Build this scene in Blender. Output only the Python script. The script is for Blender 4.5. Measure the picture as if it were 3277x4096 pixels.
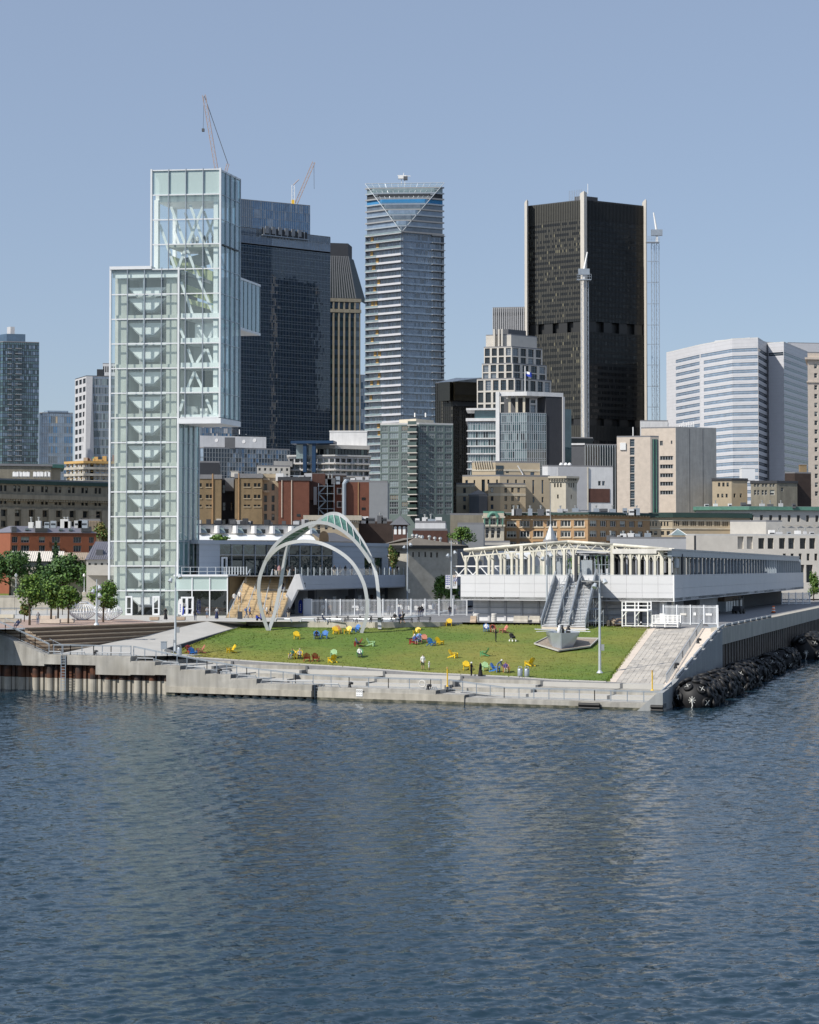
import bpy,bmesh,math,random
import numpy as np
from mathutils import Vector,Matrix
R=math.radians
sin,cos=math.sin,math.cos
for o in list(bpy.data.objects):bpy.data.objects.remove(o)
scene=bpy.context.scene
COL=scene.collection
# ------------------------------------------------------------------ camera
IW,IH,F,HZ,CZ=3277,4096,7300.0,2275.0,15.0
PITCH=math.atan((HZ-IH/2)/F)
cd=bpy.data.cameras.new('camera');cam=bpy.data.objects.new('camera',cd);COL.objects.link(cam)
cam.location=(0,0,CZ);cam.rotation_euler=(math.pi/2+PITCH,0,0)
cd.sensor_fit='HORIZONTAL';cd.sensor_width=36;cd.lens=36*F/IW
cd.clip_start=1;cd.clip_end=20000
scene.camera=cam
# ------------------------------------------------------------------ light
SUN_AZ,SUN_EL=57.0,42.0         # degrees: to the left of straight behind the camera, above the horizon
SV=Vector((-sin(R(SUN_AZ))*cos(R(SUN_EL)),-cos(R(SUN_AZ))*cos(R(SUN_EL)),sin(R(SUN_EL))))
sd=bpy.data.lights.new('sun','SUN');sun=bpy.data.objects.new('sun',sd);COL.objects.link(sun)
sd.energy=3.4;sd.angle=R(0.53);sd.color=(1.0,0.95,0.87)
sun.rotation_euler=SV.to_track_quat('Z','Y').to_euler();sun.location=(-200,-100,300)
world=bpy.data.worlds.new('World');scene.world=world;world.use_nodes=True
wn=world.node_tree.nodes;wl=world.node_tree.links
bg=wn['Background'];sky=wn.new('ShaderNodeTexSky');sky.sky_type='NISHITA';sky.sun_disc=False
sky.sun_elevation=R(SUN_EL);sky.sun_rotation=math.atan2(SV.x,SV.y)
sky.air_density=1.0;sky.dust_density=0.8;sky.ozone_density=2.5;sky.altitude=30
hz=wn.new('ShaderNodeMix');hz.data_type='RGBA';hz.inputs[0].default_value=.66;hz.inputs[7].default_value=(1.72,2.05,2.72,1) # even summer haze over the whole sky
wl.new(sky.outputs[0],hz.inputs[6]);wl.new(hz.outputs[2],bg.inputs[0]);bg.inputs[1].default_value=0.115
vs=scene.view_settings;vs.view_transform='Standard';vs.look='None';vs.exposure=0.63;vs.gamma=1.0
vs.use_curve_mapping=False
scene.cycles.max_bounces=10;scene.cycles.transparent_max_bounces=24;scene.cycles.glossy_bounces=4
scene.cycles.diffuse_bounces=3;scene.cycles.caustics_reflective=False;scene.cycles.caustics_refractive=False
# ------------------------------------------------------------------ pixel <-> place
CP,SP=cos(PITCH),sin(PITCH)
def ray(px,py):
 x=(px-IW/2)/F;y=-(py-IH/2)/F
 return Vector((x,CP-SP*y,SP+CP*y))
def at(px,py,Y):
 r=ray(px,py);t=Y/r.y;return Vector((r.x*t,Y,CZ+r.z*t))
def onz(px,py,z):
 r=ray(px,py);t=(z-CZ)/r.z;return Vector((r.x*t,r.y*t,z))
def online(px,py,P,D):
 """point seen at a pixel on the vertical plane through P along plan direction D"""
 r=ray(px,py);n=Vector((D[1],-D[0]))
 t=(n.x*P[0]+n.y*P[1])/(n.x*r.x+n.y*r.y)
 return Vector((r.x*t,r.y*t,CZ+r.z*t))
def zrow(py,P):
 """height of a pixel row above the plan point P"""
 r=ray(IW/2,py);t=P[1]/r.y;return CZ+r.z*t
def V2(v):return Vector((v[0],v[1]))
# ------------------------------------------------------------------ materials
def pm(name,col,rough=.75,var=.12,scale=.6,metal=0.,bump=0.,spec=.4,streak=0.,stretch=(1,1,1),col2=None,mixscale=.15,mixlo=.45,mixhi=.6):
 m=bpy.data.materials.new(name);m.use_nodes=True;nt=m.node_tree;N=nt.nodes;L=nt.links
 b=N['Principled BSDF'];b.inputs['Roughness'].default_value=rough;b.inputs['Metallic'].default_value=metal
 b.inputs['Specular IOR Level'].default_value=spec
 g=N.new('ShaderNodeNewGeometry')
 mp=N.new('ShaderNodeMapping');mp.inputs['Scale'].default_value=stretch
 L.new(g.outputs['Position'],mp.inputs[0])
 n=N.new('ShaderNodeTexNoise');n.inputs['Scale'].default_value=scale;n.inputs['Detail'].default_value=6;n.inputs['Roughness'].default_value=.65
 L.new(mp.outputs[0],n.inputs['Vector'])
 mr=N.new('ShaderNodeMapRange');mr.inputs[1].default_value=.25;mr.inputs[2].default_value=.75
 mr.inputs[3].default_value=1-var;mr.inputs[4].default_value=1+var
 L.new(n.outputs[0],mr.inputs[0])
 fac=mr.outputs[0]
 if streak:
  m2=N.new('ShaderNodeMapping');m2.inputs['Scale'].default_value=(1.0,1.0,.1);L.new(g.outputs['Position'],m2.inputs[0])
  n2=N.new('ShaderNodeTexNoise');n2.inputs['Scale'].default_value=1.3;n2.inputs['Detail'].default_value=5;L.new(m2.outputs[0],n2.inputs['Vector'])
  r2=N.new('ShaderNodeMapRange');r2.inputs[1].default_value=.3;r2.inputs[2].default_value=.66;r2.inputs[3].default_value=1-streak;r2.inputs[4].default_value=1.04
  L.new(n2.outputs[0],r2.inputs[0])
  mu=N.new('ShaderNodeMath');mu.operation='MULTIPLY';L.new(fac,mu.inputs[0]);L.new(r2.outputs[0],mu.inputs[1]);fac=mu.outputs[0]
 vm=N.new('ShaderNodeVectorMath');vm.operation='SCALE';vm.inputs[0].default_value=col[:3]
 if col2:
  n3=N.new('ShaderNodeTexNoise');n3.inputs['Scale'].default_value=mixscale;n3.inputs['Detail'].default_value=5;L.new(mp.outputs[0],n3.inputs['Vector'])
  r3=N.new('ShaderNodeMapRange');r3.inputs[1].default_value=mixlo;r3.inputs[2].default_value=mixhi;L.new(n3.outputs[0],r3.inputs[0])
  mx=N.new('ShaderNodeMix');mx.data_type='RGBA';mx.inputs[6].default_value=(*col[:3],1);mx.inputs[7].default_value=(*col2[:3],1)
  L.new(r3.outputs[0],mx.inputs[0]);L.new(mx.outputs[2],vm.inputs[0])
 L.new(fac,vm.inputs['Scale']);L.new(vm.outputs[0],b.inputs['Base Color'])
 if bump:
  bp=N.new('ShaderNodeBump');bp.inputs['Strength'].default_value=bump;bp.inputs['Distance'].default_value=.05
  n4=N.new('ShaderNodeTexNoise');n4.inputs['Scale'].default_value=scale*6;n4.inputs['Detail'].default_value=4;L.new(mp.outputs[0],n4.inputs['Vector'])
  L.new(n4.outputs[0],bp.inputs['Height']);L.new(bp.outputs[0],b.inputs['Normal'])
 return m
def glass(name,col,ior=1.9,rough=.03,wob=.0,var=.35,wscale=.12):
 """opaque-looking curtain glass of a far building: dark body, sky reflection, slightly wavy"""
 m=pm(name,col,rough,var,.35,0,0,.5)
 b=m.node_tree.nodes['Principled BSDF'];b.inputs['IOR'].default_value=ior
 if wob:
  N=m.node_tree.nodes;L=m.node_tree.links
  g=N.new('ShaderNodeNewGeometry');n=N.new('ShaderNodeTexNoise');n.inputs['Scale'].default_value=wscale;n.inputs['Detail'].default_value=2
  L.new(g.outputs['Position'],n.inputs['Vector']);bp=N.new('ShaderNodeBump');bp.inputs['Strength'].default_value=wob;bp.inputs['Distance'].default_value=.5
  L.new(n.outputs[0],bp.inputs['Height']);L.new(bp.outputs[0],b.inputs['Normal'])
 return m
def clear(name,tint,refl=.12,rough=.0,body=0.0,bodycol=(.7,.8,.78)):
 """thin see-through pane: tinted transmission, fresnel mirror, a little milky body"""
 m=bpy.data.materials.new(name);m.use_nodes=True;N=m.node_tree.nodes;L=m.node_tree.links
 for x in list(N):N.remove(x)
 out=N.new('ShaderNodeOutputMaterial');t=N.new('ShaderNodeBsdfTransparent');t.inputs[0].default_value=(*tint,1)
 gl=N.new('ShaderNodeBsdfGlossy');gl.inputs['Roughness'].default_value=rough
 fr=N.new('ShaderNodeFresnel');ge=N.new('ShaderNodeNewGeometry');io=N.new('ShaderNodeMath');io.operation='MULTIPLY_ADD';io.inputs[1].default_value=1/1.5-1.5;io.inputs[2].default_value=1.5;L.new(ge.outputs['Backfacing'],io.inputs[0]);L.new(io.outputs[0],fr.inputs[0]) # thin pane: the same on both sides
 ma=N.new('ShaderNodeMath');ma.operation='MULTIPLY_ADD';ma.inputs[1].default_value=1.0;ma.inputs[2].default_value=refl-.04;ma.use_clamp=True
 L.new(fr.outputs[0],ma.inputs[0])
 d=N.new('ShaderNodeBsdfDiffuse');d.inputs[0].default_value=(*bodycol,1)
 m0=N.new('ShaderNodeMixShader');m0.inputs[0].default_value=body;L.new(t.outputs[0],m0.inputs[1]);L.new(d.outputs[0],m0.inputs[2])
 mx=N.new('ShaderNodeMixShader');L.new(ma.outputs[0],mx.inputs[0]);L.new(m0.outputs[0],mx.inputs[1]);L.new(gl.outputs[0],mx.inputs[2])
 L.new(mx.outputs[0],out.inputs[0]);return m
M={}
# ------------------------------------------------------------------ mesh building
class MB:
 def __init__(s):s.v=[];s.f=[];s.mi=[]
 def quad(s,a,b,c,d,mi=0):
  i=len(s.v);s.v+=[tuple(a),tuple(b),tuple(c),tuple(d)];s.f.append((i,i+1,i+2,i+3));s.mi.append(mi);return s
 def poly(s,pts,mi=0):
  i=len(s.v);s.v+=[tuple(p)for p in pts];s.f.append(tuple(range(i,i+len(pts))));s.mi.append(mi);return s
 def hexa(s,p,mi=0):
  """8 points: bottom ring of four (counter-clockwise from above) then top ring of four"""
  i=len(s.v);s.v+=[tuple(q)for q in p]
  for a in((3,2,1,0),(4,5,6,7),(0,1,5,4),(1,2,6,5),(2,3,7,6),(3,0,4,7)):
   s.f.append(tuple(i+k for k in a));s.mi.append(mi)
  return s
 def box(s,x0,x1,y0,y1,z0,z1,mi=0):
  return s.hexa([(x0,y0,z0),(x1,y0,z0),(x1,y1,z0),(x0,y1,z0),(x0,y0,z1),(x1,y0,z1),(x1,y1,z1),(x0,y1,z1)],mi)
 def prism(s,pts,z0,z1,mi=0,top=None):
  n=len(pts);i=len(s.v)
  a=sum(pts[k][0]*pts[(k+1)%n][1]-pts[(k+1)%n][0]*pts[k][1]for k in range(n))
  if a<0:pts=pts[::-1]
  zz=(lambda k:z0[k])if isinstance(z0,(list,tuple))else(lambda k:z0)
  s.v+=[(p[0],p[1],z0)for p in pts]+[(p[0],p[1],z1)for p in pts]
  s.f.append(tuple(i+k for k in range(n-1,-1,-1)));s.mi.append(mi)
  s.f.append(tuple(i+n+k for k in range(n)));s.mi.append(mi if top is None else top)
  for k in range(n):
   l=(k+1)%n;s.f.append((i+k,i+l,i+n+l,i+n+k));s.mi.append(mi)
  return s
 def beam(s,a,b,w,h=None,up=(0,0,1),mi=0):
  """rectangular bar from a to b, w wide, h tall"""
  a=Vector(a);b=Vector(b);h=h or w;d=(b-a)
  if d.length<1e-6:return s
  d.normalize();u=Vector(up)
  if abs(d.dot(u))>.98:u=Vector((0,1,0))if abs(d.y)<.9 else Vector((1,0,0))
  r=d.cross(u).normalized()*(w/2);q=r.cross(d).normalized()*(h/2)
  return s.hexa([a-r-q,a+r-q,b+r-q,b-r-q,a-r+q,a+r+q,b+r+q,b-r+q],mi)
 def tube(s,pts,rad,n=8,mi=0,caps=True):
  pts=[Vector(p)for p in pts];m=len(pts)
  rad=rad if isinstance(rad,(list,tuple))else[rad]*m
  i=len(s.v);prev=None
  for k,p in enumerate(pts):
   d=(pts[min(k+1,m-1)]-pts[max(k-1,0)]).normalized()
   if prev is None:
    u=Vector((0,0,1))if abs(d.z)<.9 else Vector((1,0,0));r=d.cross(u).normalized()
   else:
    r=prev-d*prev.dot(d);r.normalize()
   prev=r;q=d.cross(r)
   for j in range(n):
    t=2*math.pi*j/n;s.v.append(tuple(p+(r*cos(t)+q*sin(t))*rad[k]))
  for k in range(m-1):
   for j in range(n):
    l=(j+1)%n;s.f.append((i+k*n+j,i+k*n+l,i+(k+1)*n+l,i+(k+1)*n+j));s.mi.append(mi)
  if caps:
   s.f.append(tuple(i+j for j in range(n-1,-1,-1)));s.mi.append(mi)
   s.f.append(tuple(i+(m-1)*n+j for j in range(n)));s.mi.append(mi)
  return s
 def lathe(s,c,prof,n=12,mi=0):
  """profile of (radius, z) about a vertical axis through c"""
  return s.tube([(c[0],c[1],c[2]+z)for r,z in prof],[max(r,.001)for r,z in prof],n,mi)if all(prof[k+1][1]>prof[k][1]for k in range(len(prof)-1))else s._lathe(c,prof,n,mi)
 def _lathe(s,c,prof,n,mi):
  i=len(s.v)
  for r,z in prof:
   for j in range(n):
    t=2*math.pi*j/n;s.v.append((c[0]+r*cos(t),c[1]+r*sin(t),c[2]+z))
  for k in range(len(prof)-1):
   for j in range(n):
    l=(j+1)%n;s.f.append((i+k*n+j,i+k*n+l,i+(k+1)*n+l,i+(k+1)*n+j));s.mi.append(mi)
  return s
 def build(s,name,mats,parent=None,local=False,smooth=False,stuff=False):
  me=bpy.data.meshes.new(name);me.from_pydata(s.v,[],s.f)
  mats=mats if isinstance(mats,(list,tuple))else[mats]
  for m in mats:me.materials.append(M[m]if isinstance(m,str)else m)
  if len(mats)>1:me.polygons.foreach_set('material_index',s.mi)
  if smooth:me.polygons.foreach_set('use_smooth',[True]*len(me.polygons))
  me.update()
  o=bpy.data.objects.new(name,me);COL.objects.link(o)
  if parent:adopt(o,parent,local)
  if stuff:o['kind']='stuff'
  return o
def rootloc(p):
 v=Vector(p.location)
 while p.parent:p=p.parent;v=v+Vector(p.location)
 return v
def adopt(o,parent,local=False):
 o.parent=parent
 if not local:o.matrix_parent_inverse=Matrix.Translation(-rootloc(parent))
def tag(o,label,cat,group=None):
 o['label']=label;o['category']=cat
 if group:o['group']=group
 return o
def thing(name,label,cat,loc=(0,0,0),rz=0,group=None):
 o=bpy.data.objects.new(name,None);COL.objects.link(o);o.location=loc;o.rotation_euler=(0,0,rz);o.empty_display_size=.5
 return tag(o,label,cat,group)
def struct(o):o['kind']='structure';return o
def inst(me,name,parent,mat,local=False):
 """another object on shared mesh data, placed by a matrix in world (or parent) space"""
 o=bpy.data.objects.new(name,me);COL.objects.link(o)
 o.matrix_basis=mat
 if parent:adopt(o,parent,local)
 return o
def dup(root,loc,rz=0,label=None,parent=None,remat=None):
 r=root.copy();COL.objects.link(r)
 if parent is not None:r.parent=parent
 else:r.location=loc;r.rotation_euler=(0,0,rz)
 if label:r['label']=label
 if remat and r.type=='MESH' and r.data.materials[0].name in remat:
  key=(r.data.name,remat[r.data.materials[0].name])
  if key not in REM:
   me=r.data.copy();me.materials[0]=M[key[1]];REM[key]=me
  r.data=REM[key]
 for c in list(KIDS.get(root.name,root.children)):dup(c,None,0,None,r,remat)
 return r
REM={};KIDS={}
def freeze(root):
 KIDS[root.name]=list(root.children)
 for c in root.children:freeze(c)
class Face:
 """upright wall plane from plan point a (left, seen from outside) to b, between z0 and z1"""
 def __init__(s,a,b,z0,z1):
  s.a=V2(a);s.b=V2(b);s.z0=z0;s.z1=z1;d=s.b-s.a;s.L=d.length;s.t=d/s.L;s.n=Vector((s.t.y,-s.t.x))
 def p(s,u,z,off=0.):
  q=s.a+s.t*u+s.n*off;return Vector((q.x,q.y,z))
 def hexa(s,mb,u0,u1,z0,z1,o0,o1,mi=0):
  return mb.hexa([s.p(u0,z0,o1),s.p(u1,z0,o1),s.p(u1,z0,o0),s.p(u0,z0,o0),s.p(u0,z1,o1),s.p(u1,z1,o1),s.p(u1,z1,o0),s.p(u0,z1,o0)],mi)
 def mat(s,u,z,w,h,off):
  o=s.p(u,z,off)
  return Matrix(((s.t.x*w,-s.n.x,0,o.x),(s.t.y*w,-s.n.y,0,o.y),(0,0,h,o.z),(0,0,0,1)))
 def u_at(s,px,py=None):
  q=online(px,HZ if py is None else py,s.a,s.t);return(V2(q)-s.a).dot(s.t)
def wall_open(mb,f,ops,rec,mi=0,rmi=None):
 """front of a wall with recessed rectangular openings (u0,u1,z0,z1)"""
 rmi=mi if rmi is None else rmi
 us=sorted({0.,f.L}|{round(x,4)for o in ops for x in o[:2]});zs=sorted({f.z0,f.z1}|{round(x,4)for o in ops for x in o[2:4]})
 ui={u:k for k,u in enumerate(us)};zi={z:k for k,z in enumerate(zs)}
 hole=np.zeros((len(us),len(zs)),bool)
 for o in ops:hole[ui[round(o[0],4)]:ui[round(o[1],4)],zi[round(o[2],4)]:zi[round(o[3],4)]]=True
 for j in range(len(zs)-1):
  i=0
  while i<len(us)-1:
   if hole[i,j]:i+=1;continue
   k=i
   while k<len(us)-1 and not hole[k,j]:k+=1
   mb.quad(f.p(us[i],zs[j]),f.p(us[k],zs[j]),f.p(us[k],zs[j+1]),f.p(us[i],zs[j+1]),mi);i=k
 for u0,u1,a,b in[o[:4]for o in ops]:
  P=f.p
  mb.quad(P(u0,a),P(u0,b),P(u0,b,-rec),P(u0,a,-rec),rmi);mb.quad(P(u1,a),P(u1,a,-rec),P(u1,b,-rec),P(u1,b),rmi)
  mb.quad(P(u0,a),P(u0,a,-rec),P(u1,a,-rec),P(u1,a),rmi);mb.quad(P(u0,b),P(u1,b),P(u1,b,-rec),P(u0,b,-rec),rmi)
 return mb
UW={}
def unit_window(cols,rows,frame,gl,fw=.07,split=None):
 """shared window mesh on the unit square: pane(s) plus frame bars standing proud"""
 key=(cols,rows,frame,gl,fw,split)
 if key in UW:return UW[key]
 m=MB();gls=gl if isinstance(gl,tuple)else(gl,)
 m.quad((0,0,0),(1,0,0),(1,0,1),(0,0,1),1)
 if split:m.quad((fw,-.01,split),(1-fw,-.01,split),(1-fw,-.01,1-fw),(fw,-.01,1-fw),2)
 if frame:
  def bar(x0,x1,z0,z1):m.box(x0,x1,-.05,0,z0,z1,0)
  bar(0,fw,0,1);bar(1-fw,1,0,1);bar(fw,1-fw,0,fw*.8);bar(fw,1-fw,1-fw*.8,1)
  for k in range(1,cols):bar(k/cols-fw*.35,k/cols+fw*.35,fw*.8,1-fw*.8)
  for k in range(1,rows):bar(fw,1-fw,k/rows-fw*.3,k/rows+fw*.3)
 me=bpy.data.meshes.new('window');me.from_pydata(m.v,[],m.f)
 for x in(frame or 'frame_dark',gls[0],gls[-1]):me.materials.append(M[x])
 me.polygons.foreach_set('material_index',m.mi);me.update();UW[key]=me
 return me
def put_windows(root,f,ops,rec,kinds,rng,name='window'):
 """one object per window; kinds = list of (weight, cols, rows, frame, glass, split)"""
 ws=[k[0]for k in kinds]
 for o in ops:
  k=rng.choices(kinds,ws)[0]
  inst(unit_window(k[1],k[2],k[3],k[4],.07,k[5]if len(k)>5 else None),name,root,f.mat(o[0],o[2],o[1]-o[0],o[3]-o[2],-rec+.01))
def grid_ops(f,n,m,wf,hf,u0=0,u1=None,z0=None,z1=None,sill=.5):
 """regular grid of n by m openings; wf, hf = share of a bay taken by the opening"""
 u1=f.L if u1 is None else u1;z0=f.z0 if z0 is None else z0;z1=f.z1 if z1 is None else z1
 bw=(u1-u0)/n;bh=(z1-z0)/m;r=[]
 for j in range(m):
  for i in range(n):
   a=u0+bw*(i+.5-wf/2);c=z0+bh*(j+(1-hf)*sill);r.append((a,a+bw*wf,c,c+bh*hf))
 return r
def curtain(root,f,nu,rows,glasses,pick,mull,mw=.12,md=.12,hm=None,tilt=.004,rng=random,objects=False,mull_rows=True,off=0.,vm=True):
 """glazed wall: one pane per cell (tiny random tilts break up the mirror), bars in front; rows = list of z"""
 bw=f.L/nu;pan=MB();g2=[]
 for j in range(len(rows)-1):
  for i in range(nu):
   a,b,t=rng.uniform(-tilt,tilt),rng.uniform(-tilt,tilt),rng.uniform(-tilt,tilt)
   u0,u1,z0,z1=i*bw,(i+1)*bw,rows[j],rows[j+1]
   mi=pick(i,j,rng)
   if objects:
    inst(unit_window(1,1,None,glasses[mi]),'glass_pane',root,f.mat(u0,z0,bw,z1-z0,off))
   else:
    pan.quad(f.p(u0,z0,off+a),f.p(u1,z0,off+b),f.p(u1,z1,off+b+t),f.p(u0,z1,off+a+t),mi)
 if not objects:pan.build('glass_panes',glasses,root,stuff=True)
 if mull:
  mm=MB()
  if vm:
   for i in range(nu+1):f.hexa(mm,max(0,i*bw-mw/2),min(f.L,i*bw+mw/2),rows[0],rows[-1],off+.02,off+md)
  if mull_rows:
   for z in rows:f.hexa(mm,0,f.L,z-(hm or mw)/2,z+(hm or mw)/2,off+.015,off+md*.8)
  mm.build('mullions',mull,root,stuff=True)
class Bld:
 """box-like building with a near corner: seen left and right faces recede at angles a and b from the picture plane"""
 def __init__(s,name,label,cat,d,xl,xc,xr,yt,a=35,b=28,z0=7.5,group=None,deep=16):
  C=at(xc,yt,d);s.C=V2(C);s.z1=C.z;s.z0=z0
  def side(px,dr):
   if abs(px-xc)<=3:return s.C+Vector((s.C.x/s.C.y-math.copysign(.03,dr.x),1))*deep
   r=ray(px,yt);q=Vector((r.x/r.y,1)); # plan ray
   # C + k*dr = m*q
   det=dr.x*(-q.y)+q.x*dr.y
   k=(s.C.x*q.y-s.C.y*q.x)/det
   return s.C+dr*k
  s.L=side(xl,Vector((-cos(R(a)),sin(R(a)))));s.Rt=side(xr,Vector((cos(R(b)),sin(R(b)))))
  s.hasL,s.hasR=abs(xl-xc)>3,abs(xr-xc)>3;dv=Vector((s.C.x/s.C.y,1))*deep;pent=s.hasL and s.hasR and a+b<50
  s.B=(s.L+s.Rt)/2+dv if pent else s.L+s.Rt-s.C
  s.pts=[s.C,s.Rt,s.Rt+Vector((s.Rt.x/s.Rt.y-.02,1))*deep,s.L+Vector((s.L.x/s.L.y+.02,1))*deep,s.L]if pent else[s.C,s.Rt,s.B,s.L]
  s.root=thing(name,label,cat,(s.C.x,s.C.y,z0),0,group)
 def fl(s,z0=None,z1=None):return Face(s.L,s.C,s.z0 if z0 is None else z0,s.z1 if z1 is None else z1)
 def fr(s,z0=None,z1=None):return Face(s.C,s.Rt,s.z0 if z0 is None else z0,s.z1 if z1 is None else z1)
 def ring(s,o=0.):
  """plan outline grown by o"""
  r=[];pts=s.pts
  n=len(pts)
  for k in range(n):
   p,q,t=pts[k-1],pts[k],pts[(k+1)%n]
   e1=(q-p).normalized();e2=(t-q).normalized()
   n1=Vector((e1.y,-e1.x));n2=Vector((e2.y,-e2.x))
   bis=(n1+n2);bis=bis/max(.3,bis.dot(n1));r.append(q+bis*o)
  return r
 def z(s,py):return zrow(py,s.C)
 def back(s,mb,mi=0,z1=None,ins=.0):
  z1=s.z1 if z1 is None else z1
  for a,b in zip(s.pts[1:-1],s.pts[2:]):
   f=Face(a,b,s.z0,z1);mb.quad(f.p(0,s.z0),f.p(f.L,s.z0),f.p(f.L,z1),f.p(0,z1),mi)
 def roof(s,mat,z=None,o=0.,th=.4,name='roof',parent=None):
  z=s.z1 if z is None else z
  return MB().prism(s.ring(o),z+.003,z+th,0).build(name,mat,parent or s.root)
def punched(b,matw,nl,nr,m,kinds,wf=.5,hf=.55,rec=.25,seed=1,wf2=None,ztop=None,zbot=None,roofm='roof_grey',cornice=None,sill=.5):
 """masonry block: walls with recessed windows on both seen faces"""
 rng=random.Random(seed);mb=MB()
 for f,n,w in((b.fl(),nl,wf),(b.fr(),nr,wf2 or wf)):
  if n:
   ops=grid_ops(f,n,m,w,hf,z0=zbot,z1=ztop,sill=sill);wall_open(mb,f,ops,rec);put_windows(b.root,f,ops,rec,kinds,rng)
  else:mb.quad(f.p(0,f.z0),f.p(f.L,f.z0),f.p(f.L,f.z1),f.p(0,f.z1))
 b.back(mb);mb.build('wall',matw,b.root);b.roof(roofm)
 if cornice:
  o,h,cm=cornice;MB().prism(b.ring(o),b.z1-h,b.z1+.45,0).build('cornice',cm,b.root)
 return b
def roofbox(root,P,w,d,h,ang,mat,name='roof_unit',par=None):
 """plain plant box with a cap, set on a roof at P (base centre)"""
 c,s_=cos(ang),sin(ang);mb=MB()
 def q(x,y,z):return(P[0]+c*x-s_*y,P[1]+s_*x+c*y,P[2]+z)
 def bx(x0,x1,y0,y1,z0,z1):mb.hexa([q(x0,y0,z0),q(x1,y0,z0),q(x1,y1,z0),q(x0,y1,z0),q(x0,y0,z1),q(x1,y0,z1),q(x1,y1,z1),q(x0,y1,z1)])
 bx(-w/2,w/2,-d/2,d/2,0,h*.92);bx(-w/2-.1,w/2+.1,-d/2-.1,d/2+.1,h*.92,h)
 return mb.build(name,mat,root)
def blk(root,name,mat,d,x0,x1,y0,y1,deep,ang=0.):
 """block whose front fills the pixel box x0..x1, y0..y1 at depth d; front turned by ang (right end nearer when positive)"""
 a=at(x0,y1,d);q=online(x1,y1,a,(cos(ang),-sin(ang)));zt=zrow(y0,a);zb=a.z
 f=Face(a,q,zb,zt);return f.hexa(MB(),0,f.L,zb,zt,-deep,0).build(name,mat,root)
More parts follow.
